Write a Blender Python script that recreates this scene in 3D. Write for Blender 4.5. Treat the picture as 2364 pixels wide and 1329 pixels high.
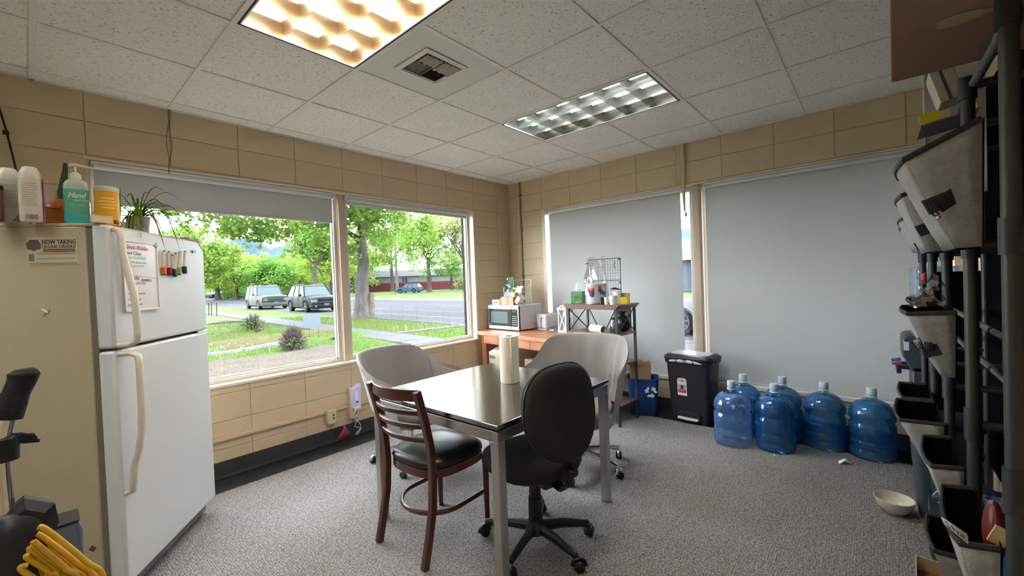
import bpy, math, random
import numpy as np
from mathutils import Vector, Matrix
R = math.radians
PI = math.pi
for o in list(bpy.data.objects):
    bpy.data.objects.remove(o, do_unlink=True)
S = bpy.context.scene
C = S.collection

# ---------------------------------------------------------------- camera
CAM = np.array([-4.155, -3.602, 1.345])
YAW, PITCH, ROLL, FPX = R(40.8077), R(-1.02704), R(-2.16197), 968.33
_f = np.array([math.cos(YAW)*math.cos(PITCH), math.sin(YAW)*math.cos(PITCH), math.sin(PITCH)])
_r0 = np.array([math.sin(YAW), -math.cos(YAW), 0.0])
_u0 = np.cross(_r0, _f)
_r = math.cos(ROLL)*_r0 + math.sin(ROLL)*_u0
_u = -math.sin(ROLL)*_r0 + math.cos(ROLL)*_u0
cd = bpy.data.cameras.new('camera'); cam = bpy.data.objects.new('camera', cd); C.objects.link(cam)
cd.sensor_width = 36; cd.lens = 36*FPX/2364; cd.clip_start = 0.05; cd.clip_end = 3000
cam.matrix_world = Matrix(((_r[0], _u[0], -_f[0], CAM[0]), (_r[1], _u[1], -_f[1], CAM[1]), (_r[2], _u[2], -_f[2], CAM[2]), (0, 0, 0, 1)))
S.camera = cam

# ---------------------------------------------------------------- world, sky, exposure
SKY = 8.6
w = bpy.data.worlds.new('overcast_sky'); S.world = w; w.use_nodes = True
nt = w.node_tree; bg = nt.nodes['Background']
bg.inputs[0].default_value = (0.87, 0.94, 1.0, 1); bg.inputs[1].default_value = SKY
S.view_settings.view_transform = 'Standard'; S.view_settings.look = 'None'
S.view_settings.gamma = 1; S.view_settings.use_curve_mapping = False
S.view_settings.exposure = 1.3
TUBE1, TUBE2, TUBE_FILL = 24.0, 60.0, 18.0     # lamp tube brightness: two seen fixtures, then the added unseen fill fixtures

# ---------------------------------------------------------------- measuring helpers (pixel of the photo -> point on a known plane of the room)
def ray(x, y): return _f + _r*(x-1182)/FPX - _u*(y-664.5)/FPX
def onz(x, y, z): d = ray(x, y); return CAM + d*(z-CAM[2])/d[2]
def ony(x, y, Y): d = ray(x, y); return CAM + d*(Y-CAM[1])/d[1]
def onx(x, y, X): d = ray(x, y); return CAM + d*(X-CAM[0])/d[0]

# ---------------------------------------------------------------- materials
_mc = {}
def mat(name, col, rough=0.6, metal=0.0, noise=0.0, nscale=20, bump=0.0, bscale=60, spec=0.5, emit=None, trans=0.0, ior=1.45, alpha=1.0, sheen=0.0, col2=None, stretch=None, coat=0.0, detail=3):
    if name in _mc: return _mc[name]
    m = bpy.data.materials.new(name); m.use_nodes = True; _mc[name] = m
    n = m.node_tree; N = n.nodes; L = n.links
    b = N['Principled BSDF']
    b.inputs['Base Color'].default_value = (*col, 1); b.inputs['Roughness'].default_value = rough
    b.inputs['Metallic'].default_value = metal; b.inputs['Specular IOR Level'].default_value = spec
    b.inputs['IOR'].default_value = ior; b.inputs['Transmission Weight'].default_value = trans
    b.inputs['Alpha'].default_value = alpha; b.inputs['Coat Weight'].default_value = coat
    if sheen: b.inputs['Sheen Weight'].default_value = sheen
    if emit: b.inputs['Emission Color'].default_value = (*emit[0], 1); b.inputs['Emission Strength'].default_value = emit[1]
    tc = mp = None
    if noise or bump or col2:
        tc = N.new('ShaderNodeTexCoord'); mp = N.new('ShaderNodeMapping'); L.new(tc.outputs['Object'], mp.inputs[0])
        if stretch: mp.inputs['Scale'].default_value = stretch
    if noise or col2:
        t = N.new('ShaderNodeTexNoise'); t.inputs['Scale'].default_value = nscale; t.inputs['Detail'].default_value = detail
        L.new(mp.outputs[0], t.inputs[0])
        cr = N.new('ShaderNodeValToRGB'); c2 = col2 or tuple(min(1, c*(1+noise)) for c in col); c1 = col if col2 else tuple(c*(1-noise) for c in col)
        cr.color_ramp.elements[0].position = 0.3; cr.color_ramp.elements[1].position = 0.7
        cr.color_ramp.elements[0].color = (*c1, 1); cr.color_ramp.elements[1].color = (*c2, 1)
        L.new(t.outputs[0], cr.inputs[0]); L.new(cr.outputs[0], b.inputs['Base Color'])
    if bump:
        t = N.new('ShaderNodeTexNoise'); t.inputs['Scale'].default_value = bscale; t.inputs['Detail'].default_value = 4
        L.new(mp.outputs[0], t.inputs[0])
        bp = N.new('ShaderNodeBump'); bp.inputs['Strength'].default_value = bump; bp.inputs['Distance'].default_value = 0.01
        L.new(t.outputs[0], bp.inputs['Height']); L.new(bp.outputs[0], b.inputs['Normal'])
    return m

def glass_mat(name, tint=(1, 1, 1), gloss=0.05, gmul=0.5):
    m = bpy.data.materials.new(name); m.use_nodes = True; n = m.node_tree; N = n.nodes; L = n.links
    N.remove(N['Principled BSDF']); out = N['Material Output']
    t = N.new('ShaderNodeBsdfTransparent'); t.inputs[0].default_value = (*tint, 1)
    g = N.new('ShaderNodeBsdfGlossy'); g.inputs['Roughness'].default_value = 0.02
    lw = N.new('ShaderNodeLayerWeight'); lw.inputs[0].default_value = 0.25
    mu = N.new('ShaderNodeMath'); mu.operation = 'MULTIPLY_ADD'; mu.inputs[1].default_value = gmul; mu.inputs[2].default_value = gloss
    L.new(lw.outputs['Fresnel'], mu.inputs[0])
    mx = N.new('ShaderNodeMixShader'); L.new(mu.outputs[0], mx.inputs[0]); L.new(t.outputs[0], mx.inputs[1]); L.new(g.outputs[0], mx.inputs[2])
    L.new(mx.outputs[0], out.inputs[0]); return m

def leaf_mat(name, c1, c2, tr=0.45, scale=0.6):
    m = bpy.data.materials.new(name); m.use_nodes = True; n = m.node_tree; N = n.nodes; L = n.links
    N.remove(N['Principled BSDF']); out = N['Material Output']
    tc = N.new('ShaderNodeTexCoord'); t = N.new('ShaderNodeTexNoise'); t.inputs['Scale'].default_value = scale; t.inputs['Detail'].default_value = 5
    L.new(tc.outputs['Object'], t.inputs[0])
    cr = N.new('ShaderNodeValToRGB'); cr.color_ramp.elements[0].position = 0.35; cr.color_ramp.elements[1].position = 0.65
    cr.color_ramp.elements[0].color = (*c1, 1); cr.color_ramp.elements[1].color = (*c2, 1); L.new(t.outputs[0], cr.inputs[0])
    d = N.new('ShaderNodeBsdfDiffuse'); q = N.new('ShaderNodeBsdfTranslucent'); mx = N.new('ShaderNodeMixShader'); mx.inputs[0].default_value = tr
    L.new(cr.outputs[0], d.inputs[0]); L.new(cr.outputs[0], q.inputs[0]); L.new(d.outputs[0], mx.inputs[1]); L.new(q.outputs[0], mx.inputs[2])
    L.new(mx.outputs[0], out.inputs[0]); return m

# ---------------------------------------------------------------- mesh builder
class MB:
    def __init__(s): s.v = []; s.f = []; s.m = []; s.mi = 0
    def add(s, vs, fs):
        o = len(s.v); s.v += [tuple(float(c) for c in p) for p in vs]
        s.f += [tuple(i+o for i in f) for f in fs]; s.m += [s.mi]*len(fs); return s
    def box(s, x0, x1, y0, y1, z0, z1, M=None):
        vs = [Vector((x, y, z)) for x in (x0, x1) for y in (y0, y1) for z in (z0, z1)]
        if M is not None: vs = [M @ v for v in vs]
        return s.add(vs, [(0, 1, 3, 2), (4, 6, 7, 5), (0, 4, 5, 1), (2, 3, 7, 6), (0, 2, 6, 4), (1, 5, 7, 3)])
    def cbox(s, c, d, M=None): return s.box(c[0]-d[0]/2, c[0]+d[0]/2, c[1]-d[1]/2, c[1]+d[1]/2, c[2]-d[2]/2, c[2]+d[2]/2, M)
    def tube(s, pts, r, n=10, cap=True, closed=False, flat=1.0, up=None):
        P = [Vector(p) for p in pts]; k = len(P); rr = r if isinstance(r, (list, tuple)) else [r]*k
        vs = []; prev = None
        for i, p in enumerate(P):
            if closed: t = P[(i+1) % k]-P[i-1]
            else: t = P[min(i+1, k-1)]-P[max(i-1, 0)]
            if t.length < 1e-9: t = Vector((0, 0, 1))
            t.normalize()
            if prev is None:
                a = Vector(up) if up else (Vector((0, 0, 1)) if abs(t.z) < .9 else Vector((1, 0, 0)))
            else: a = prev
            x = a - t*a.dot(t)
            if x.length < 1e-6: x = t.orthogonal()
            x.normalize(); prev = x; y = t.cross(x)
            for j in range(n):
                an = 2*PI*(j+.5)/n; vs.append(p + x*math.cos(an)*rr[i] + y*math.sin(an)*rr[i]*flat)
        fs = []
        for i in range(k if closed else k-1):
            a, b = i*n, ((i+1) % k)*n
            for j in range(n): fs.append((a+j, a+(j+1) % n, b+(j+1) % n, b+j))
        if cap and not closed: fs += [tuple(range(n))[::-1], tuple((k-1)*n+j for j in range(n))]
        return s.add(vs, fs)
    def cyl(s, p0, p1, r0, r1=None, n=16): return s.tube([p0, p1], [r0, r0 if r1 is None else r1], n)
    def lathe(s, prof, n=24, c=(0, 0, 0), cap=True, M=None, sx=1, sy=1):
        vs = []; k = len(prof)
        for r, z in prof:
            for j in range(n):
                a = 2*PI*j/n; q = Vector((c[0]+r*math.cos(a)*sx, c[1]+r*math.sin(a)*sy, c[2]+z))
                vs.append(M @ q if M is not None else q)
        fs = []
        for i in range(k-1):
            for j in range(n): fs.append((i*n+j, i*n+(j+1) % n, (i+1)*n+(j+1) % n, (i+1)*n+j))
        if cap: fs += [tuple(range(n))[::-1], tuple((k-1)*n+j for j in range(n))]
        return s.add(vs, fs)
    def prism(s, poly, a0, a1, axis='z', M=None):
        def mk(p, a):
            q = {'z': (p[0], p[1], a), 'y': (p[0], a, p[1]), 'x': (a, p[0], p[1])}[axis]
            return M @ Vector(q) if M is not None else Vector(q)
        k = len(poly); vs = [mk(p, a0) for p in poly]+[mk(p, a1) for p in poly]
        fs = [tuple(range(k))[::-1], tuple(range(k, 2*k))]+[(i, (i+1) % k, k+(i+1) % k, k+i) for i in range(k)]
        return s.add(vs, fs)
    def grid(s, fn, nu, nv, cu=False, cv=False):
        vs = [fn(i, j) for i in range(nu) for j in range(nv)]; fs = []
        for i in range(nu if cu else nu-1):
            for j in range(nv if cv else nv-1):
                fs.append((i*nv+j, ((i+1) % nu)*nv+j, ((i+1) % nu)*nv+(j+1) % nv, i*nv+(j+1) % nv))
        return s.add(vs, fs)
    def quad(s, *p): return s.add(p, [tuple(range(len(p)))])
    def ball(s, c, r, n=10, sx=1, sy=1, sz=1):
        pr = [(max(1e-4, math.sin(PI*i/n))*r, -math.cos(PI*i/n)*r*sz) for i in range(n+1)]
        return s.lathe(pr, n*2, c, True, None, sx, sy)

def mesh_from(name, mb, mats, ang=32):
    me = bpy.data.meshes.new(name); me.from_pydata(mb.v, [], mb.f); me.update()
    for m in (mats if isinstance(mats, (list, tuple)) else [mats]): me.materials.append(m)
    if any(mb.m): me.polygons.foreach_set('material_index', mb.m)
    me.polygons.foreach_set('use_smooth', [True]*len(me.polygons))
    me.set_sharp_from_angle(angle=R(ang)); return me
def obj(name, mb, mats, parent=None, bevel=0, loc=None, ang=32, label=None, seg=2, solid=0):
    o = bpy.data.objects.new(name, mesh_from(name, mb, mats, ang) if isinstance(mb, MB) else mb); C.objects.link(o)
    if parent is not None: o.parent = parent
    if loc: o.location = loc
    if solid: s_ = o.modifiers.new('solid', 'SOLIDIFY'); s_.thickness = solid; s_.offset = 0
    if bevel: b = o.modifiers.new('bevel', 'BEVEL'); b.width = bevel; b.segments = seg; b.limit_method = 'ANGLE'; b.angle_limit = R(40)
    if label: o['label'] = label
    return o
def tag(o, label, cat, group=None, kind=None):
    o['label'] = label; o['category'] = cat
    if group: o['group'] = group
    if kind: o['kind'] = kind
    return o
def struct(o): o['kind'] = 'structure'; return o
def thing(name, label, cat, loc=(0, 0, 0), rz=0, group=None):
    o = bpy.data.objects.new(name, None); C.objects.link(o); o.empty_display_size = .05
    o.location = [float(c) for c in loc]; o.rotation_euler = (0, 0, rz); return tag(o, label, cat, group)
def copy_tree(o, loc=None, rz=None, label=None):
    def rec(a, par):
        c = a.copy(); C.objects.link(c); c.parent = par
        for ch in kids.get(a, []): rec(ch, c)
        return c
    kids = {}
    for q in C.objects:
        if q.parent: kids.setdefault(q.parent, []).append(q)
    n = rec(o, None)
    if loc is not None: n.location = loc
    if rz is not None: n.rotation_euler = (0, 0, rz)
    if label: n['label'] = label
    return n
def crp(pts, k=5, rad=None):
    """smooth curve through points (and radii)"""
    P = [Vector(p) for p in pts]; o_, ro_ = [], []
    for i in range(len(P)-1):
        a, b, c, d = P[max(0, i-1)], P[i], P[i+1], P[min(len(P)-1, i+2)]
        for q in range(k):
            s_ = q/k; o_.append(.5*((2*b)+(c-a)*s_+(2*a-5*b+4*c-d)*s_*s_+(3*b-a-3*c+d)*s_**3))
            if rad: ro_.append(rad[i]*(1-s_)+rad[i+1]*s_)
    o_.append(P[-1])
    if rad: ro_.append(rad[-1]); return o_, ro_
    return o_
def text(name, body, size, mats, parent, loc, rot, align='LEFT', ext=0.0006, label=None, sx=1.0, bold=0.0, shear=0):
    cu = bpy.data.curves.new(name, 'FONT'); cu.body = body; cu.size = size; cu.align_x = align; cu.extrude = ext; cu.offset = bold; cu.shear = shear; cu.resolution_u = 2
    t = bpy.data.objects.new(name, cu); C.objects.link(t)
    dg = bpy.context.evaluated_depsgraph_get(); me = bpy.data.meshes.new_from_object(t.evaluated_get(dg)); bpy.data.objects.remove(t)
    me.materials.clear(); me.materials.append(mats)
    o = bpy.data.objects.new(name, me); C.objects.link(o); o.parent = parent; o.location = loc; o.rotation_euler = rot; o.scale = (sx, 1, 1)
    if label: o['label'] = label
    return o
random.seed(7)
# ================================================================= materials
WALL = mat('painted_block', (.62, .49, .335), .55, bump=.25, bscale=90, noise=.04, nscale=3)
CREAM = mat('cream_paint', (.74, .66, .52), .4, bump=.1, bscale=30)
ALU = mat('window_aluminium', (.58, .50, .43), .45)
ALUG = mat('pale_grey_seal', (.55, .60, .68), .4)
WHT = mat('white_paint', (.80, .79, .77), .45)
GRIDM = mat('ceiling_grid_white', (.80, .78, .75), .5)
BLACK = mat('black_plastic', (.012, .012, .014), .38)
BLKM = mat('black_matte', (.010, .010, .011), .7)
DARK = mat('dark_vinyl', (.018, .019, .021), .35, noise=.3, nscale=8)
CHROME = mat('chrome', (.75, .75, .76), .12, metal=1)
STEEL = mat('brushed_steel', (.40, .40, .40), .15, metal=1, noise=.10, nscale=4, bump=.02, bscale=8, stretch=(1, 25, 1))
STEELF = mat('steel_frame', (.50, .48, .46), .34, metal=1, noise=.08, nscale=4)
GLASS = glass_mat('window_glass', (.975, .985, .98), 0.015, .22)

def tile_mat():
    m = mat('acoustic_tile', (.68, .655, .62), .9, bump=.35, bscale=110)
    N = m.node_tree.nodes; L = m.node_tree.links; b = N['Principled BSDF']
    tc = N.new('ShaderNodeTexCoord'); mp = N.new('ShaderNodeMapping'); mp.inputs['Scale'].default_value = (1, 1.6, 1)
    mp.inputs['Rotation'].default_value = (0, 0, .6)
    L.new(tc.outputs['Object'], mp.inputs[0])
    t = N.new('ShaderNodeTexNoise'); t.inputs['Scale'].default_value = 75; t.inputs['Detail'].default_value = 3; t.inputs['Distortion'].default_value = 1.2
    L.new(mp.outputs[0], t.inputs[0]); cr = N.new('ShaderNodeValToRGB'); e = cr.color_ramp.elements
    e[0].position = .335; e[0].color = (.36, .33, .30, 1); e[1].position = .40; e[1].color = (.88, .865, .84, 1)
    L.new(t.outputs[0], cr.inputs[0]); L.new(cr.outputs[0], b.inputs['Base Color']); return m
TILE = tile_mat()
def carpet_mat():
    m = mat('loop_carpet', (.3, .28, .26), .95, spec=.15)
    N = m.node_tree.nodes; L = m.node_tree.links; b = N['Principled BSDF']
    tc = N.new('ShaderNodeTexCoord')
    mp = N.new('ShaderNodeMapping'); mp.inputs['Rotation'].default_value = (0, 0, 0); mp.inputs['Scale'].default_value = (1, 1.0, 1); L.new(tc.outputs['Object'], mp.inputs[0])
    v = N.new('ShaderNodeTexVoronoi'); v.inputs['Scale'].default_value = 95; v.inputs['Randomness'].default_value = .45; L.new(mp.outputs[0], v.inputs[0])
    n1 = N.new('ShaderNodeTexNoise'); n1.inputs['Scale'].default_value = 130; n1.inputs['Detail'].default_value = 3; L.new(mp.outputs[0], n1.inputs[0])
    n2 = N.new('ShaderNodeTexNoise'); n2.inputs['Scale'].default_value = 1.3; n2.inputs['Detail'].default_value = 3; L.new(mp.outputs[0], n2.inputs[0])
    cr = N.new('ShaderNodeValToRGB'); e = cr.color_ramp.elements
    e[0].position = .30; e[0].color = (.140, .131, .127, 1); e[1].position = .66; e[1].color = (.44, .422, .420, 1)
    L.new(n1.outputs[0], cr.inputs[0])
    c2 = N.new('ShaderNodeValToRGB'); e = c2.color_ramp.elements; e[0].position = .3; e[0].color = (.8, .77, .73, 1); e[1].position = .7; e[1].color = (1, 1, 1, 1)
    L.new(n2.outputs[0], c2.inputs[0])
    c3 = N.new('ShaderNodeValToRGB'); e = c3.color_ramp.elements; e[0].position = .25; e[0].color = (1, 1, 1, 1); e[1].position = .75; e[1].color = (.45, .43, .41, 1)
    L.new(v.outputs['Distance'], c3.inputs[0])
    a = N.new('ShaderNodeMixRGB'); a.blend_type = 'MULTIPLY'; a.inputs[0].default_value = 1; L.new(cr.outputs[0], a.inputs[1]); L.new(c2.outputs[0], a.inputs[2])
    a2 = N.new('ShaderNodeMixRGB'); a2.blend_type = 'MULTIPLY'; a2.inputs[0].default_value = 1; L.new(a.outputs[0], a2.inputs[1]); L.new(c3.outputs[0], a2.inputs[2])
    L.new(a2.outputs[0], b.inputs['Base Color'])
    bp = N.new('ShaderNodeBump'); bp.inputs['Strength'].default_value = .9; bp.inputs['Distance'].default_value = .004; bp.invert = True
    L.new(v.outputs['Distance'], bp.inputs['Height']); L.new(bp.outputs[0], b.inputs['Normal'])
    return m
CARPET = carpet_mat()

# ================================================================= room shell
H = 2.587; XW = -5.7; YS = -4.12; G = .6096; GX = -2.87; GY = -1.37
fl = MB().box(XW-.2, .25, YS-.2, .25, -.15, -.005); struct(obj('floor', fl, DARK))
cp = obj('carpet', MB().box(XW, -.30, YS, -.275, -.005, 0), CARPET, bpy.data.objects['floor'])

def wall(name, axis, a0, a1, opening, sgn):
    """axis 'x': wall on the plane y = 0 running along x; axis 'y': wall on the plane x = 0 running along y.  Body thickness .2 with the opening cut out, painted blocks as pieces on it."""
    def bx(mb, u0, u1, d0, d1, z0, z1):
        if axis == 'x': mb.box(u0, u1, d0, d1, z0, z1)
        else: mb.box(d0, d1, u0, u1, z0, z1)
    mb = MB(); o0, o1, oz0, oz1 = opening
    for u0, u1, z0, z1 in ((a0, o0, -.15, 2.78), (o1, a1, -.15, 2.78), (o0, o1, -.15, oz0), (o0, o1, oz1, 2.78)):
        if u1 > u0+.001: bx(mb, u0, u1, .006, .20, z0, z1)
    root = struct(obj(name, mb, WALL)); cache = {}
    bw = .4064; off = -.137 if axis == 'y' else -.2273
    k = 0; j = .0014
    u = off
    cols = []
    while u > a0-bw: cols.append((u-bw, u)); u -= bw
    u = off
    while u < a1: cols.append((u, u+bw)); u += bw
    zs = [(-.002+.2006*i, -.002+.2006*(i+1)) for i in range(13)]
    for c0, c1 in cols:
        for z0, z1 in zs:
            # clip to the wall, then split round the opening
            u0, u1 = max(c0, a0), min(c1, a1); zz0, zz1 = max(z0, 0), min(z1, H+.02)
            if u1-u0 < .03 or zz1-zz0 < .02: continue
            rects = [(u0, u1, zz0, zz1)]
            if u1 > o0 and u0 < o1 and zz1 > oz0 and zz0 < oz1:
                rects = []
                if u0 < o0: rects.append((u0, o0+j, zz0, zz1))
                if u1 > o1: rects.append((o1-j, u1, zz0, zz1))
                m0, m1 = max(u0, o0), min(u1, o1)
                if zz0 < oz0: rects.append((m0, m1, zz0, oz0+j))
                if zz1 > oz1: rects.append((m0, m1, oz1-j, zz1))
            for r in rects:
                wd, ht = r[1]-r[0]-2*j, r[3]-r[2]-2*j
                if wd < .012 or ht < .012: continue
                key = (round(wd, 3), round(ht, 3))
                if key not in cache:
                    b = MB(); e = .002
                    if axis == 'x':
                        b.add([(-wd/2, .006, -ht/2), (wd/2, .006, -ht/2), (wd/2, .006, ht/2), (-wd/2, .006, ht/2), (-wd/2+e, 0, -ht/2+e), (wd/2-e, 0, -ht/2+e), (wd/2-e, 0, ht/2-e), (-wd/2+e, 0, ht/2-e)],
                              [(4, 5, 6, 7), (0, 1, 5, 4), (1, 2, 6, 5), (2, 3, 7, 6), (3, 0, 4, 7)])
                    else:
                        b.add([(.006, -wd/2, -ht/2), (.006, wd/2, -ht/2), (.006, wd/2, ht/2), (.006, -wd/2, ht/2), (0, -wd/2+e, -ht/2+e), (0, wd/2-e, -ht/2+e), (0, wd/2-e, ht/2-e), (0, -wd/2+e, ht/2-e)],
                              [(7, 6, 5, 4), (4, 5, 1, 0), (5, 6, 2, 1), (6, 7, 3, 2), (7, 4, 0, 3)])
                    cache[key] = mesh_from('concrete_block', b, WALL)
                uc, zc = (r[0]+r[1])/2, (r[2]+r[3])/2
                pr = random.uniform(-.0005, .0004)
                obj('concrete_block', cache[key], WALL, root, loc=(uc, pr, zc) if axis == 'x' else (pr, uc, zc))
    return root
OA = (-3.875, -.650, .665, 2.185); OB = (-4.02, -.545, .33, 2.19)
wn = wall('wall_north', 'x', XW, .0, OA, 1)
we = wall('wall_east', 'y', YS, .0, OB, 1)
struct(obj('wall_south', MB().box(XW-.2, .2, YS-.2, YS, -.15, 2.78), WALL))
struct(obj('wall_west', MB().box(XW-.2, XW, YS, .2, -.15, 2.78), WALL))
struct(obj('wall_corner', MB().box(0.012, .2, 0, .2, -.15, 2.78), WALL))
# cove baseboards
def base(name, axis, u0, u1):
    prof = [(0, .112), (-.006, .112), (-.008, .10), (-.008, .030), (-.013, .014), (-.030, .003), (-.030, -.004), (0, -.004)]
    mb = MB()
    if axis == 'x': mb.prism(prof, u0, u1, 'x')
    else: mb.prism(prof, u0, u1, 'y')
    return struct(obj(name, mb, mat('black_cove_base', (.030, .034, .036), .35)))
base('baseboard_north', 'x', XW, -.03); base('baseboard_east', 'y', YS, -.03)

# ---------------------------------------------------------------- ceiling: slab, grid, tiles
ceil = struct(obj('ceiling', MB().box(XW-.2, .2, YS-.2, .2, 2.78, 2.95), WHT))
i0, i1 = -5, 4; j0, j1 = -5, 2
gx = lambda i: GX+i*G; gy = lambda j: GY+j*G
FIX = {(-1, -1): 1, (-1, -2): 1, (2, -1): 2, (2, -2): 2, (-4, -3): 3, (-4, -4): 3, (-4, -1): 3, (-4, 0): 3}   # cell (i, j): x from gx(i), y from gy(j)
for i in range(i0, i1+2):
    x = gx(i)
    if XW < x < 0: obj('ceiling_grid_bar', MB().box(x-.012, x+.012, YS, 0, H-.004, H+.001).box(x-.0015, x+.0015, YS, 0, H, H+.03), GRIDM, ceil, bevel=.0008, seg=1)
for j in range(j0, j1+1):
    y = gy(j)
    if y < YS: continue
    segs = []; x = XW
    for i in range(i0-1, i1+2):
        a, b = max(XW, gx(i)+.012), min(0, gx(i+1)-.012)
        if b <= a: continue
        if (i, j) in FIX and (i, j-1) in FIX: continue
        obj('ceiling_grid_bar', MB().box(a, b, y-.012, y+.012, H-.0035, H+.001), GRIDM, ceil)
for nm, b in (('x', (XW, 0, -.022, 0)), ('x', (XW, 0, YS, YS+.022)), ('y', (-.022, 0, YS, 0)), ('y', (XW, XW+.022, YS, 0))):
    obj('wall_angle', MB().box(b[0], b[1], b[2], b[3], H-.004, H+.001), GRIDM, ceil)
tc_ = {}
for i in range(i0-1, i1+1):
    for j in range(j0-1, j1+1):
        a, b, c, d = max(XW, gx(i)), min(0, gx(i+1)), max(YS, gy(j)), min(0, gy(j+1))
        if b-a < .05 or d-c < .05 or (i, j) in FIX: continue
        wd, dp = round(b-a-.006, 4), round(d-c-.006, 4)
        pl = (i, j) == (0, -1)
        if pl: continue
        if (wd, dp) not in tc_:
            tc_[wd, dp] = mesh_from('ceiling_tile', MB().box(-wd/2, wd/2, -dp/2, dp/2, 0, .015), TILE)
        o = obj('ceiling_tile', tc_[wd, dp], TILE, ceil, loc=((a+b)/2, (c+d)/2, H+.001+random.uniform(0, .0015)))
        o.rotation_euler = (random.uniform(-.0015, .0015), random.uniform(-.0015, .0015), random.choice((0, 0, PI)))
# smooth metal panel with the air vent
pa = [gx(0)+.004, gx(1)-.004, gy(-1)+.004, gy(0)-.004]
vc = onz(996, 156, H); vx, vy, vs = float(vc[0]), float(vc[1]), .125
pm = MB()
for b in ((pa[0], vx-vs, pa[2], pa[3]), (vx+vs, pa[1], pa[2], pa[3]), (vx-vs, vx+vs, pa[2], vy-vs), (vx-vs, vx+vs, vy+vs, pa[3])): pm.box(*b, H+.001, H+.004)
obj('metal_ceiling_panel', pm, mat('ceiling_panel_white', (.70, .69, .67), .5), ceil)
VENT = thing('air_vent', 'square white air vent with dark slats and folded cardboard stuffed in it', 'vent', (vx, vy, H))
mb = MB()
for a in range(4):
    Mr = Matrix.Rotation(a*PI/2, 4, 'Z'); mb.add([Mr @ Vector(p) for p in ((-.15, -.15, -.004), (.15, -.15, -.004), (.125, -.125, -.012), (-.125, -.125, -.012), (.118, -.118, 0.0), (-.118, -.118, 0.0))], [(0, 3, 2, 1), (3, 5, 4, 2)])
obj('vent_frame', mb, WHT, VENT)
obj('duct_box', MB().box(-.13, .13, -.13, .13, .12, .125).box(-.13, -.127, -.13, .13, .004, .12).box(.127, .13, -.13, .13, .004, .12).box(-.13, .13, -.13, -.127, .004, .12).box(-.13, .13, .127, .13, .004, .12), BLKM, VENT)
VS = mat('vent_slat', (.20, .18, .17), .5)
obj('cross_bar', MB().box(-.12, .12, -.003, .003, -.006, .02).box(-.003, .003, -.12, .12, -.006, .02), VS, VENT)
for q in range(4):
    a = q*PI/2; M_ = Matrix.Rotation(a, 4, 'Z')
    for k in range(5):
        u = .012+k*.021
        Ms = M_ @ Matrix.Translation((.062, u+.012, .004)) @ Matrix.Rotation(R(50), 4, 'X')
        obj('slat', MB().cbox((0, 0, 0), (.112, .020, .0012), Ms), VS, VENT)
cb = MB()
for sgn, (x0, x1, y0, y1) in enumerate(((.005, .118, -.118, -.002), (-.112, -.003, -.112, -.02))):
    n = 14
    cb.grid(lambda i, j: (x0+(x1-x0)*i/(n-1), y0+(y1-y0)*j/7, -.010-.004*math.sin(i*1.5)-.003*math.sin(j*2.0+i)), n, 8)
ocb = obj('cardboard_flap', cb, mat('vent_cardboard', (.40, .35, .29), .8), VENT, solid=.002)

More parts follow.
